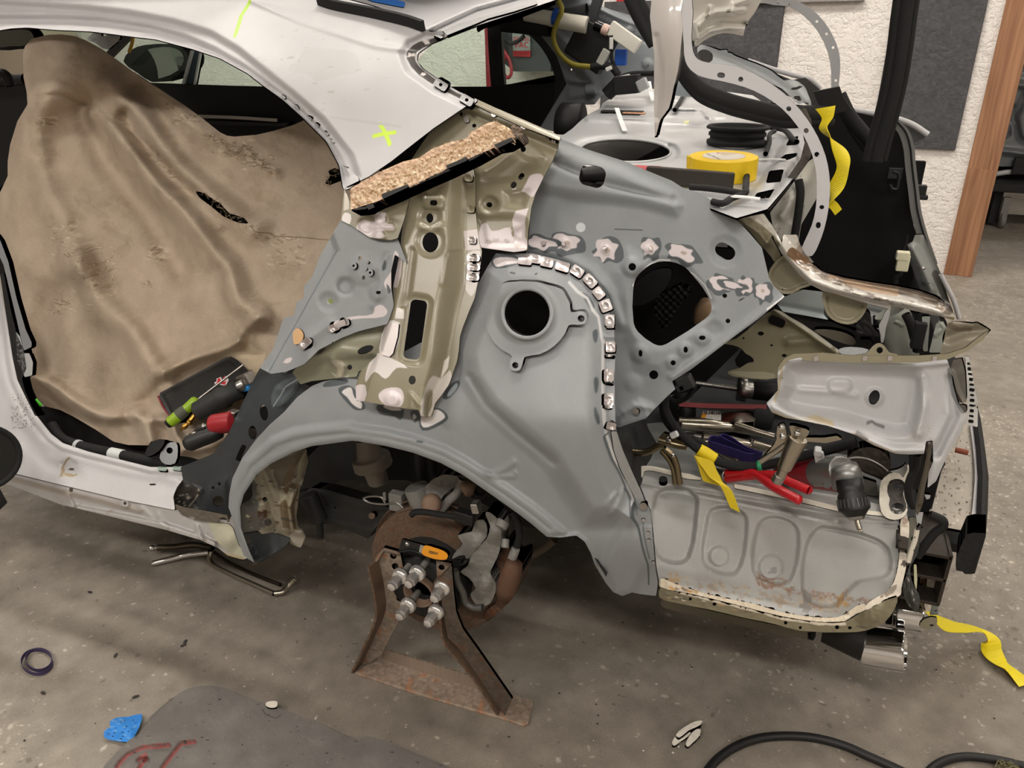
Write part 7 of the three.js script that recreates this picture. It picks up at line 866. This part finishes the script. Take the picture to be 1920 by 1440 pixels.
{ const cm = std(0x121213, .55), f = (x, y, h = .009) => aty(...I([x, y])[0], h);
  single('air_hose', pipe([[150, 1520], [205, 1440], [250, 1390], [350, 1322], [480, 1277], [650, 1265], [800, 1280], [950, 1322], [1080, 1380], [1220, 1442], [1400, 1530]].map((a) => f(...a)), .0085, 90, 12), cm, 'black rubber hose arching across the floor near the sealer chips', 'hose');
  single('air_hose', pipe([[1380, 1480], [1440, 1425], [1520, 1390], [1620, 1378], [1750, 1392], [1850, 1412], [2000, 1450]].map((a) => f(...a)), .008, 60, 12), cm, 'black rubber hose with a ragged knot beside it', 'hose');
  const fr = []; for (let i = 0; i < 60; i++) { const p = f(1800 + hash2(i, 1) * 70, 1405 + hash2(i, 2) * 40, .004 + hash2(i, 3) * .012); fr.push(pipe([p, p.clone().add(V3((hash2(i, 4) - .5) * .02, .006 * hash2(i, 5), (hash2(i, 6) - .5) * .02)), p.clone().add(V3((hash2(i, 7) - .5) * .04, -.003, (hash2(i, 8) - .5) * .03))], .0012, 5, 4)); }
  single('frayed_knot', mg(fr), std(0x6f6a4c, .9), 'ragged olive string knot on the floor beside the hose', 'string'); }
single('masking_tape', strap([[1385, 592, .22], [1450, 640, .17], [1560, 668, .1], [1680, 690, .05], [1735, 740, .03], [1745, 800, .02], [1790, 862, .014], [1850, 905, .012], [1935, 985, .012]].map(([x, y, h]) => aty(...I([x, y])[0], h)), (s, tg) => V3(0, 1, 0).cross(tg).normalize().multiplyScalar(.036).add(V3(0, (1 - s) * .012 + .014 * Math.sin(s * 13), 0)), .001, 80), ytM, 'long yellow tape strip trailing from the bumper to the floor', 'tape');
{ // grit: paint flakes and crumbs
  const w = [], d = []; for (let i = 0; i < 110; i++) { const p = aty(30 + hash2(i, 31) * 1850, 1000 + hash2(i, 32) * 430, .0025); (i % 3 ? d : w).push(new THREE.IcosahedronGeometry(.0008 + hash2(i, 33) * .0014, 0).scale(1.4, .6, 1).translate(p.x, p.y - .001, p.z)); }
  [[490, 480], [1000, 770], [630, 825], [235, 1030], [740, 1050], [1010, 750]].forEach(([x, y], i) => { const p = aty(...G([x, y])[0], .002); d.push(new THREE.IcosahedronGeometry(.005, 0).scale(1.6, .3, .8).rotateY(i).translate(p.x, p.y, p.z)); });
  const g1 = single('floor_grit', mg(d), std(0x33302d, .9), 'dark crumbs and grit scattered over the concrete floor', 'grit'); g1.userData.kind = 'stuff';
  const g2 = single('paint_flakes', mg(w), std(0xd9d4ca, .8), 'pale paint flakes scattered over the concrete floor', 'flakes'); g2.userData.kind = 'stuff';
}
{ // round black object at the left, kind unknown; its lamp-like build is made up
  const c = onPlane(zp(.1), -36, 858), t = thing('round_black_object', 'round black object of unknown kind standing beside the white rocker', 'lamp');
  const ax2 = V3(.85, .1, .5).normalize(), b = c.clone().add(ax2.clone().multiplyScalar(.1));
  part(t, 'rim', turned(c.clone().addScaledVector(ax2, -.03), b, [[0, 0], [0, .05], [.03, .07], [.034, .074], [.04, .073], [.04, .066], [.034, .062]], 40), M.rubber);
  part(t, 'front_face', turned(c, b, [[.003, 0], [.003, .063]], 40), phy(0x0c1210, .08), 'dark glossy front face');
  part(t, 'bracket', [boxAt(c.clone().add(V3(-.02, -.1, 0)), .05, .06, .03, 0, .4, .2), boxAt(c.clone().add(V3(-.08, -.12, 0)), .14, .03, .03, 0, .2, 0), boxAt(V3(c.x - .24, c.y / 2 - .06, c.z), .03, c.y - .12, .03), boxAt(c.clone().add(V3(-.18, -.12, 0)), .14, .03, .03), boxAt(V3(c.x - .3, .01, c.z), .12, .02, .12)], M.black);
  part(t, 'label', boxAt(c.clone().add(V3(.0, .082, .0)), .03, .012, .02, 0, .6, .2), std(0xe0e0e0, .5), 'white label');
}
// ---------------------------------------------------------------- tools on the cover by the sill
const casePl = zp(-.185, .15, -.6, -1.3, .5);
{ const t = thing('tool_case', 'black tool case with red and white emblem lying on the canvas cover', 'case');
  const top = sheet(smooth(D([872, 775, 1235, 580, 1262, 578, 1290, 592, 1385, 690, 1390, 710, 1370, 735, 960, 905, 935, 908, 920, 895, 870, 795]), 1), { pl: casePl, step: 3, t: .03, h: bead(D([880, 785, 1250, 590, 1375, 700, 940, 895, 880, 785]), 3, -.002) });
  part(t, 'lid', top, painted(top, '#151515', [{ p: D([1170, 730, 1170, 718, 1182, 712, 1180, 698, 1205, 688, 1215, 712, 1230, 706, 1225, 684, 1240, 684, 1248, 706, 1230, 738, 1195, 730]), c: '#e6dede' }, { p: D([1176, 724, 1186, 716, 1186, 700, 1200, 694, 1206, 718, 1232, 712, 1240, 700, 1226, 732, 1200, 724]), c: '#c01226' }, { p: D([1212, 690, 1236, 688, 1240, 698, 1218, 700]), c: '#c01226' }, ...Array.from({ length: 50 }, (_, i) => ({ p: blob(...D([900 + hash2(i, 1) * 440, 620 + hash2(i, 2) * 260])[0], 2 + hash2(i, 3) * 6, .8, .5, i, -.5), c: 'rgba(70,68,66,.35)' }))], std(0x151515, .5), { ppm: 1400 }), 'black lid with small red and white emblem');
  part(t, 'seal_edge', strap(D([872, 800, 900, 860, 938, 912]).map(([u, v]) => onPlane(casePl, u, v, -.012)), V3(0, .012, .01), .004, 10), std(0x7c2430, .5), 'dark red edge'); }
{ const t = thing('screwdriver', 'long screwdriver with lime green grip lying across the tool case', 'screwdriver'), pl = casePl, q = (x, y, h = .02) => onPlane(pl, ...D([x, y])[0], h);
  part(t, 'shaft', rod(q(1080, 812), q(1330, 620), .0026), M.steel, 'steel shaft');
  const a = q(915, 948), b = q(1082, 812), Ls = a.distanceTo(b); part(t, 'handle', turned(a, b, [[0, 0], [0, .009], [.008, .0125], [Ls * .35, .0135], [Ls * .6, .0115], [Ls * .78, .0125], [Ls * .9, .0135], [Ls * .97, .011], [Ls, .006], [Ls, 0]], 20), std(0x86a818, .45), 'lime green handle');
  part(t, 'grip', turned(a.clone().lerp(b, .3), b, [[0, .0115], [.004, .0142], [Ls * .25, .0136], [Ls * .3, .0118]], 20), std(0x4c5145, .7), 'grey grip sleeve');
  part(t, 'cap', turned(a, b, [[-.002, 0], [-.002, .0085], [.005, .0115], [.006, .009]], 18), M.black, 'black end cap'); }
const tq = (x, y, h = .02) => onPlane(casePl, ...D([x, y])[0], h);
{ const t = thing('air_tool', 'black cylindrical air tool with brass inlet lying beside the screwdriver', 'air tool'), a = tq(1065, 885), b = tq(1300, 755), Ls = a.distanceTo(b);
  part(t, 'body', turned(a, b, [[0, 0], [0, .014], [.006, .022], [Ls * .55, .023], [Ls * .57, .0255], [Ls * .7, .0255], [Ls * .72, .022], [Ls, .021], [Ls, 0]], 28), std(0x232424, .6));
  part(t, 'nose', [rod(tq(1290, 750), tq(1335, 725), .013), boxAt(tq(1345, 700), .035, .028, .028, 0, 0, .5)], M.steel, 'steel nose');
  part(t, 'inlet', [rod(tq(1075, 880), tq(1035, 930), .006), turned(tq(1040, 932), tq(988, 975), [[0, 0], [0, .007], [.006, .007], [.006, .0045], [.012, .0045], [.012, .0065], [.02, .0065], [.022, .004], [.028, .003], [.028, 0]], 14)], std(0xa9813f, .3, 1), 'brass inlet'); }
{ const t = thing('die_grinder', 'red air die grinder with steel hose nipple half under the rocker end', 'air tool'), a = tq(1160, 950, .03), b = tq(1290, 930, .03);
  part(t, 'body', turned(a, b, [[0, 0], [0, .02], [.004, .0225], [.05, .0225], [.052, .018], [.054, 0]], 28), std(0x9c1c26, .45), 'red body');
  part(t, 'nipple', turned(tq(1160, 955, .03), tq(1058, 968, .03), [[0, 0], [0, .01], [.01, .01], [.01, .006], [.018, .006], [.018, .0085], [.024, .0085], [.026, .0055], [.036, .005], [.036, 0]], 16), M.steel, 'steel nipple');
  part(t, 'collar', boxAt(tq(1275, 895, .03), .02, .02, .02), M.steel); }
{ const t = thing('air_ratchet', 'black air ratchet with chrome nipple lying on folded canvas', 'air tool'), a = tq(1010, 1060, .03), b = tq(1200, 985, .02);
  part(t, 'body', turned(a, b, [[0, 0], [0, .012], [.01, .018], [.06, .018], [.08, .015], [.09, 0]], 20), std(0x1d1d1d, .5));
  part(t, 'trigger', boxAt(tq(1100, 985, .03), .035, .016, .016, 0, 0, .4), M.black);
  part(t, 'nipple', turned(tq(1075, 1000, .035), tq(985, 1028, .035), [[0, 0], [0, .007], [.01, .007], [.01, .005], [.018, .005], [.018, .0065], [.026, .0065], [.028, .004], [.036, 0]], 16), M.steel, 'chrome nipple'); }
tag(part(scene, 'rag', boxAt(tq(1350, 745, .01), .02, .012, .02, .2, .1, .3), std(0x2f8fd8, .6)), 'scrap of blue plastic beside the black air tool', 'scrap');
// ---------------------------------------------------------------- tools in the boot
const bt2 = (x, y, h = .53) => aty(...J([x, y])[0], h);
{ const t = thing('slide_hammer', 'slide hammer with thin steel rod and black body deep in boot', 'tool');
  part(t, 'rod', rod(bt2(745, 350, .56), bt2(1230, 415, .56), .006), M.steel); part(t, 'nut', turned(bt2(1210, 415, .56), bt2(1370, 430, .56), [[0, 0], [0, .026], [.02, .027], [.022, .019], [.05, .019], [.05, 0]], 20), M.steel, 'steel nut'); const a = bt2(1390, 432, .56), b = bt2(1660, 450, .56); part(t, 'body', turned(a, b, [[0, 0], [0, .02], [.04, .022], [.06, .018], [.08, .022], [.13, .022], [.13, 0]], 20), M.black); }
{ const t = thing('pry_bar', 'dark red steel pry bar lying across the boot floor', 'bar'); part(t, 'bar', [strap([[570, 590], [900, 608], [1250, 615], [1545, 620]].map(([x, y]) => bt2(x, y, .55)), V3(0, .012, .024), .01, 20)], std(0x780c14, .5)); part(t, 'end', rod(bt2(560, 585, .55), bt2(590, 592, .55), .014), M.dark); }
single('grinder_pad', turned(bt2(520, 650, .53), bt2(590, 640, .53), [[0, 0], [0, .03], [.01, .035], [.03, .035], [.03, 0]], 24), M.dark, 'dark round pad at the end of the red bar', 'pad');
{ const t = thing('air_hammer', 'polished air hammer with printed label in the boot', 'air tool'), pl = yp(.535);
  part(t, 'body', [sheet(J([1045, 690, 1280, 660, 1340, 655, 1390, 680, 1420, 750, 1400, 785, 1060, 800]), { pl, uv: 'xz', step: 2, t: .03, h: dim(...J([1240, 730])[0], 40, .012) })], M.plier, 'polished body');
  part(t, 'handle', rod(bt2(1400, 730), bt2(1620, 770), .024, .02), M.rubber, 'black handle');
  const lb = sheet(J([800, 760, 830, 655, 1030, 665, 1030, 790, 1000, 800]), { pl, uv: 'xz', step: 1.6, t: .02 });
  const strokes = [[[830, 668], [850, 660], [852, 690]], [[870, 662], [862, 700], [890, 702]], [[905, 662], [900, 702]], [[905, 682], [925, 682]], [[928, 664], [922, 702]], [[940, 664], [935, 704]], [[975, 668], [955, 672], [950, 702], [970, 704]], [[985, 668], [980, 704]], [[985, 686], [1005, 686]], [[1008, 668], [1003, 704]], [[1022, 668], [1018, 706]]].map((a) => ({ p: J(a.flat()), c: '#3a3a3a', w: 2 }));
  part(t, 'label', lb, painted(lb, '#cfcdc6', [{ p: J([800, 760, 820, 690, 870, 690, 850, 765]), c: '#c98a2b' }, ...strokes, ...Array.from({ length: 8 }, (_, i) => ({ p: J([870 + (i % 2) * 80, 720 + (i >> 1) * 16, 935 + (i % 2) * 80, 722 + (i >> 1) * 16]), c: '#5b5955', w: 1.6 })), { p: J([845, 790, 1000, 805]), c: '#222', w: 5 }], std(0xcfcdc6, .5), { ppm: 2600, speck: 4 }), 'white and orange label with dark print'); }
function lockPliers(label, P, h, rr2 = .012) { // P: nose, joint, handle end, lever end (pixels of the boot view)
  const t = thing('locking_pliers', label, 'pliers', [0, 0, 0], 'locking pliers in the boot'); const [n, j, e, l] = P.map(([x, y, k = 0]) => bt2(x, y, h + k));
  part(t, 'body', [turned(e, j, [[0, 0], [0, rr2 * .8], [.006, rr2], [e.distanceTo(j) * .6, rr2 * 1.05], [e.distanceTo(j), rr2 * .8], [e.distanceTo(j), 0]], 14)], M.plier, 'polished body'); part(t, 'lever', pipe([j, j.clone().lerp(l, .5).add(V3(0, .006, .002)), l], rr2 * .55, 20, 8), M.plier);
  part(t, 'jaw', [rod(j, n, rr2 * .8, rr2 * .45), rod(j.clone().add(V3(0, .01, .006)), n.clone().add(V3(0, .004, .012)), rr2 * .6, rr2 * .4)], M.plier); part(t, 'rivet', [turned(j.clone().add(V3(0, rr2 * .8, 0)), j.clone().add(V3(0, .1, .03)), [[0, .006], [.003, .005], [.004, 0]], 12)], M.chrome); part(t, 'screw', rod(e, e.clone().add(e.clone().sub(j).normalize().multiplyScalar(.018)), .005), M.steel); return t; }
lockPliers('long polished locking pliers lying beneath the air hammer', [[1640, 950], [1180, 850], [560, 810], [560, 765, .01]], .53, .013);
lockPliers('second polished locking pliers partly under the purple belt', [[1640, 1080], [1380, 1060], [820, 960], [860, 1010]], .525, .013);
lockPliers('third polished locking pliers under the harness and purple belt', [[900, 1110], [1000, 1120], [1240, 1220], [1200, 1170]], .52, .009);
{ const t = thing('sanding_belt', 'looped purple sanding belt thrown over tools in the boot', 'sanding belt'); part(t, 'belt', [strap([[1490, 1170], [1350, 1190], [1150, 1130], [960, 1070], [895, 1050], [900, 1010], [960, 990], [1150, 1060], [1350, 1160], [1480, 1180]].map(([x, y], i) => bt2(x, y, .56)), V3(0, .028, .018), .0014, 70), strap([[1480, 1180], [1300, 1110], [1150, 1010], [1060, 970], [1020, 985], [1100, 1040]].map(([x, y]) => bt2(x, y, .565)), V3(0, .028, .018), .0014, 50)], std(0x33286e, .8), 'purple belt'); }
{ const t = thing('clamp_pliers', 'olive steel C clamp pliers reaching over the boot ledge', 'pliers', [0, 0, 0]), cm = std(0x8c7f66, .3, 1), q = (x, y, z = -.28) => atz(...J([x, y])[0], z);
  part(t, 'arm', [pipe([[0, 1120], [150, 1130], [240, 1110], [330, 1060], [400, 1060]].map(([x, y]) => q(x, y)), .007, 30, 8), pipe([[330, 990], [450, 1020], [560, 1050], [640, 1060]].map(([x, y]) => q(x, y)), .008, 24, 8)], cm);
  part(t, 'leg', [pipe([[400, 1090], [480, 1160], [530, 1270], [550, 1380], [570, 1480]].map(([x, y]) => q(x, y, -.24)), .006, 30, 8), pipe([[360, 1110], [430, 1190], [490, 1300], [510, 1400], [520, 1480]].map(([x, y]) => q(x, y, -.245)), .0055, 30, 8)], cm); part(t, 'plate', sheet(J([330, 980, 390, 910, 470, 940, 660, 1050, 640, 1090, 440, 1060, 350, 1020]), { pl: zp(-.275), step: 2, t: .008 }), cm); part(t, 'rivet', [turned(q(445, 985, -.272), q(445, 985, -.2), [[0, .006], [.004, .005], [.005, 0]], 12), turned(q(490, 1160, -.235), q(490, 1160, -.2), [[0, .004], [.004, .003], [.005, 0]], 12)], M.chrome); }
{ const t = thing('locking_pliers', 'chrome locking pliers gripping the lower edge of the tail lamp pocket', 'pliers'), q = (x, y, z = -.12) => atz(...F([x, y])[0], z);
  part(t, 'jaw', [sheet(smooth(F([575, 960, 610, 945, 625, 1000, 620, 1060, 560, 1110, 480, 1150, 540, 1080, 570, 1030]), 2), { pl: zp(-.13), step: 1.8, t: .008 }), sheet(smooth(F([640, 955, 700, 965, 750, 985, 720, 1030, 680, 1060, 640, 1040, 650, 1000]), 2), { pl: zp(-.12), step: 1.8, t: .012 })], M.plier, 'broad jaws'); part(t, 'body', [rod(q(690, 1020), q(610, 1190), .016, .011), rod(q(615, 1180), q(585, 1240), .008)], M.plier); part(t, 'adjusting_screw', rod(q(590, 1225), q(568, 1262), .0095), M.steel); part(t, 'lever', pipe([[620, 1060], [560, 1100], [480, 1150]].map(([x, y]) => q(x, y, -.13)), .005, 16, 8), M.plier); part(t, 'rivet', [[600, 960], [605, 1012], [683, 995]].map(([x, y]) => turned(q(x, y, -.112), q(x, y, 0), [[0, .005], [.003, .004], [.004, 0]], 12)), M.chrome); part(t, 'rear_handle', sheet(F([720, 1020, 830, 1020, 900, 1010, 930, 1030, 840, 1050, 720, 1040]), { pl: zp(-.16), step: 2, t: .01 }), M.plier); }
{ const t = thing('pliers', 'pliers with long bright red grips hanging over the boot ledge', 'pliers'), q = (x, y, z) => atz(...F([x, y])[0], z);
  part(t, 'grip', [pipe([[300, 1215, -.28], [440, 1215, -.26], [560, 1290, -.22], [695, 1362, -.19]].map((a) => q(...a)), .0085, 40, 12), turned(q(690, 1360, -.19), q(706, 1366, -.188), [[0, .0085], [.004, .007], [.007, 0]], 12)], M.red, 'red grip'); part(t, 'grip', [pipe([[300, 1245, -.28], [420, 1230, -.26], [560, 1225, -.24], [650, 1265, -.22], [750, 1308, -.2]].map((a) => q(...a)), .008, 40, 12), turned(q(746, 1306, -.2), q(762, 1312, -.2), [[0, .008], [.004, .0065], [.007, 0]], 12)], M.red, 'red grip'); part(t, 'head', rod(q(300, 1230, -.28), q(180, 1190, -.32), .012, .006), M.steel); }
{ const t = thing('angle_drill', 'right angle air drill with dark red handle and black chuck', 'drill'), q = (x, y, z) => atz(...F([x, y])[0], z);
  part(t, 'handle', turned(q(600, 1190, -.33), q(830, 1215, -.27), [[0, 0], [0, .022], [.02, .028], [.13, .03], [.15, .026], [.15, 0]], 24), std(0x7d1822, .45), 'dark red handle');
  part(t, 'gear_head', [rod(q(800, 1215, -.27), q(930, 1200, -.22), .026, .026), turned(q(935, 1160, -.22), q(960, 1280, -.21), [[0, 0], [0, .012], [.006, .022], [.016, .025], [.04, .025], [.042, .0]], 24), rod(q(850, 1250, -.235), q(860, 1275, -.225), .011)], std(0x8e8e8c, .4, .8), 'grey gear head');
  const a = atz(...L([185, 830])[0], -.2), b = atz(...L([270, 1260])[0], -.17), Ls = a.distanceTo(b);
  part(t, 'chuck', turned(a, b, [[0, 0], [0, .02], [Ls * .3, .021], [Ls * .34, .019], [Ls * .42, .022], [Ls * .78, .025], [Ls * .84, .021], [Ls * .98, .014], [Ls, .012], [Ls, 0]], 32), std(0x101011, .5), 'black keyless chuck');
  const kn = []; for (let i = 0; i < 22; i++) { const g = new THREE.BoxGeometry(.0022, Ls * .22, .003).translate(0, Ls * .62, .0238).rotateY(i / 22 * Math.PI * 2); kn.push(g); } const kg = mg(kn); kg.applyMatrix4(M4().compose(a, new THREE.Quaternion().setFromUnitVectors(V3(0, 1, 0), b.clone().sub(a).normalize()), V3(1, 1, 1))); part(t, 'knurl', kg, std(0x4c4c4c, .4, .3));
  part(t, 'jaws', turned(b.clone().lerp(a, .06), atz(...L([285, 1330])[0], -.165), [[0, .014], [.004, .014], [.008, .011], [.008, .006], [.004, .006]], 24), M.steel, 'steel jaws');
  part(t, 'bit', [rod(b, atz(...L([310, 1400])[0], -.16), .0045), boxAt(atz(...L([318, 1412])[0], -.158), .008, .005, .005, 0, 0, .4)], M.plier, 'steel bit'); }
{ const t = thing('grinder_guard', 'brown grey half round grinder guard beside the angle drill', 'guard'), q = (x, y, z = -.36) => atz(...L([x, y])[0], z);
  const g = sheet(smooth(L([170, 600, 260, 510, 400, 470, 540, 500, 640, 590, 665, 680, 640, 760, 610, 850, 470, 800, 300, 720, 280, 640]), 2), { pl: zp(-.36), step: 2, t: .03, h: sum((u, v) => .004 * fbm(u / 9, v / 9, 2), emb(L([170, 600, 260, 590, 400, 600, 540, 670, 640, 760, 610, 860, 300, 740]), .012, 3)) });
  part(t, 'shell', g, std(0x4f4841, .55, .3, { map: fleck })); part(t, 'edge', pipe(L([180, 600, 280, 590, 400, 605, 540, 670, 630, 740]).map(([u, v]) => atz(u, v, -.345)), .0022, 24, 6), M.steel); }
single('plastic_pad', sheet(L([310, 810, 500, 870, 520, 1020, 340, 1000]), { pl: zp(-.33), step: 2, t: .01 }), std(0x6d6f69, .5), 'flat grey pad wedged behind the drill chuck', 'pad');
// ---------------------------------------------------------------- things on the parcel shelf
{ const c = onPlane(shPl, 1353, 333, 0), t = thing('tape_roll', 'roll of yellow masking tape lying on the white parcel shelf', 'tape roll'), up = shPl.n.clone();
  part(t, 'tape', turned(c, c.clone().addScaledVector(up, .1), [[0, .037], [0, .058], [.001, .06], [.037, .06], [.038, .058], [.038, .037]], 56), std(0xe8c418, .55), 'yellow tape');
  const cv = document.createElement('canvas'); cv.width = cv.height = 512; const x = cv.getContext('2d'); x.fillStyle = '#cdb9a4'; x.fillRect(0, 0, 512, 512); x.fillStyle = '#cfc9bf'; x.beginPath(); x.arc(256, 256, 246, 0, 7); x.fill(); x.fillStyle = '#c2b09a'; x.beginPath(); x.arc(256, 256, 246, 2.6, 3.9); x.lineTo(256, 256); x.fill();
  x.translate(256, 256); x.rotate(2.6); x.fillStyle = '#2a2622'; x.font = 'bold 62px sans-serif'; x.textAlign = 'center'; x.fillText('Masking Tape', 0, -120); x.rotate(-2.6); x.fillStyle = '#b3202a'; x.beginPath(); x.arc(-150, 90, 20, 0, 7); x.fill();
  const tx = new THREE.CanvasTexture(cv); tx.colorSpace = THREE.SRGBColorSpace;
  const lg2 = new THREE.CylinderGeometry(.0375, .0375, .006, 48); lg2.applyMatrix4(M4().compose(c.clone().addScaledVector(up, .0355), new THREE.Quaternion().setFromUnitVectors(V3(0, 1, 0), up), V3(1, 1, 1)));
  part(t, 'core_label', lg2, std(0xffffff, .7, 0, { map: tx }), 'pale core label with Masking Tape lettering');
  part(t, 'loose_end', boxAt(c.clone().add(V3(-.06, .02, .01)), .004, .034, .02, 0, .3, .06), std(0xe8c418, .55)); }
{ const t = thing('scraper', 'long scraper with red grip and worn grey blade on the parcel shelf', 'scraper'), q = (u, v, h = .014) => onPlane(shPl, u, v, h);
  part(t, 'handle', [rod(q(1135, 324), q(1240, 328), .016, .015)], phy(0xa31a22, .4), 'red grip'); part(t, 'tip', rod(q(1088, 328), q(1138, 324), .012, .016), M.black, 'black grip end');
  const g = boxAt(q(1292, 334, .016), .15, .03, .012, 0, -.06, -.02, .003); part(t, 'blade', g, std(0x55524e, .7, 0, { map: rustTex }), 'worn grey blade'); }
// ---------------------------------------------------------------- beyond the car
{ const t = thing('booster_pack', 'dark grey booster pack with red lettering on the wall behind the car', 'charger'), pl = { n: wz.clone(), k: wz.dot(WP) + .2 };
  const q = (x, y, h = 0) => onPlane(pl, ...B([x, y])[0], h);
  const bg = sheet(B([935, 180, 1000, 165, 1150, 190, 1200, 240, 1200, 390, 1000, 390, 940, 340]), { pl, step: 2.5, t: .19 }); part(t, 'case', bg, std(0x34383b, .6));
  const wpx = q(1040, 250).distanceTo(q(1090, 250)); const pg = sheet(B([990, 175, 1060, 190, 1088, 200, 1090, 310, 995, 308]), { pl, h: () => .012, step: 2, t: .012 });
  const cv = document.createElement('canvas'); cv.width = 256; cv.height = 320; const x = cv.getContext('2d'); x.fillStyle = '#8d9192'; x.fillRect(0, 0, 256, 320); x.fillStyle = '#a81a24'; x.font = 'bold 70px sans-serif'; x.textAlign = 'center'; x.fillText('DIESEL', 128, 110, 240); x.font = 'bold 100px sans-serif'; x.fillText('PAC', 128, 200, 230); x.fillRect(0, 240, 256, 80); x.fillStyle = '#7d1018'; x.font = 'bold 56px sans-serif'; x.fillText('ES5000', 128, 300, 220);
  const tx = new THREE.CanvasTexture(cv); tx.colorSpace = THREE.SRGBColorSpace; pg.computeBoundingBox(); const bbx = pg.boundingBox, uv = pg.attributes.uv, ps = pg.attributes.position, x0 = bbx.min.x, x1 = bbx.max.x, y0 = bbx.min.y, y1 = bbx.max.y; for (let i = 0; i < uv.count; i++) uv.setXY(i, (ps.getX(i) - x0) / (x1 - x0), (ps.getY(i) - y0) / (y1 - y0));
  part(t, 'label', pg, std(0xffffff, .5, 0, { map: tx }), 'silver label with red print');
  part(t, 'cable', [pipe([[920, 130], [915, 190], [935, 260], [975, 330], [985, 400], [965, 425], [940, 390], [945, 330], [960, 300]].map(([x2, y]) => q(x2, y, .06)), .012, 50, 8), pipe([[860, 130], [862, 180], [855, 230]].map(([x2, y]) => q(x2, y, .06)), .01, 12, 8)], std(0x8e1f2b, .5), 'red jump leads');
  part(t, 'clamp', [boxAt(q(862, 330, .06), .035, .45, .05, 0, 0, .02, .01)], std(0x7c1a26, .5), 'red clamp'); part(t, 'black_cable', pipe([[930, 150], [940, 200], [980, 235], [1030, 220], [1055, 195]].map(([x2, y]) => q(x2, y, .07)), .014, 30, 8), M.rubber, 'grey black jump lead'); }
{ const p = onPlane(wallPl, ...T([1010, 70])[0], .01); const g = boxAt(p, .09, .2, .01, 0, Math.atan2(-wx.z, wx.x), 0); single('wall_notice', g, std(0xe6e2da, .7), 'small cream notice with red square on the plaster wall', 'notice').add(Object.assign(new THREE.Mesh(boxAt(p.clone().addScaledVector(wz, .007), .075, .07, .006, 0, Math.atan2(-wx.z, wx.x), 0), std(0xb01c20, .6)), { name: 'red_square' })); }
{ const p = wallS(60, 120); const t1 = wallBox(p[0] - .9, p[0] - .1, 0, 1.02, .05, .7, .01), t2 = wallBox(p[0] - .05, p[0] + .9, 0, 1.42, .05, .6, .01);
  const kraft = std(0xa98a63, .85); single('cardboard_box', t1, kraft, 'low brown cardboard box by the wall beyond the dashboard', 'box'); single('cardboard_box', t2, std(0xb7ab97, .85), 'tall pale carton by the wall beyond the front seat', 'box'); }
{ // bonnet on edge on a stand in the next bay
  const t = thing('car_bonnet', 'grey pressed bonnet standing on edge in the next bay', 'bonnet'), pl = zp(-6);
  const g = sheet(smooth(O([1856, -40, 1845, 20, 1832, 110, 1824, 200, 1816, 280, 1815, 318, 1830, 322, 1870, 312, 1930, 316, 2100, 350, 2140, 100, 2120, -40]), 2), { pl, step: 4, t: .05, h: sum(bead(O([1850, 195, 1880, 190, 1900, 200, 1890, 250, 1860, 265, 1846, 250, 1850, 195]), 4, -.06), bead(O([1835, 130, 1860, 150, 1920, 160, 2000, 170]), 6, .05), bead(O([1822, 290, 1870, 282, 1940, 290]), 5, .05), emb(O([1838, 110, 1850, 20, 1920, 30, 1920, 130, 1860, 130]), -.04, 6), bead(O([1920, 180, 1902, 220, 1910, 260, 1940, 275]), 5, -.06)), holes: [ell(...C([1820, 270])[0], 4), ell(...C([1885, 295])[0], 8, 4)] });
  part(t, 'panel', g, phy(0x6e7275, .4, { clearcoat: .3 })); part(t, 'edge', pipe(O([1814, 325, 1850, 328, 1900, 322, 1960, 325]).map(([u, v]) => onPlane(pl, u, v, .02)), .02, 20, 8), std(0xc7caca, .4));
  part(t, 'latch', boxAt(onPlane(pl, ...C([1893, 905])[0], .05), .08, .12, .05), M.black);
  const f0 = aty(1870, 372, .02); part(t, 'stand', [box(2.4, .06, .7, 2.6, .3, -6.1, 0, 0, 0, .01), box(.06, .3, .5, 1.9, .17, -6.1), box(.06, .3, .5, 3.2, .17, -6.1), box(2, 1.3, .06, 2.8, .9, -6.25)], std(0x242424, .8), 'black stand');
  part(t, 'caster', [turned(V3(1.93, .06, -5.8), V3(2, .06, -5.8), [[0, 0], [0, .06], [.04, .06], [.04, 0]], 20), box(.05, .16, .05, 1.95, .15, -5.8)], M.cast, 'caster'); }
renderer.render(scene, camera);
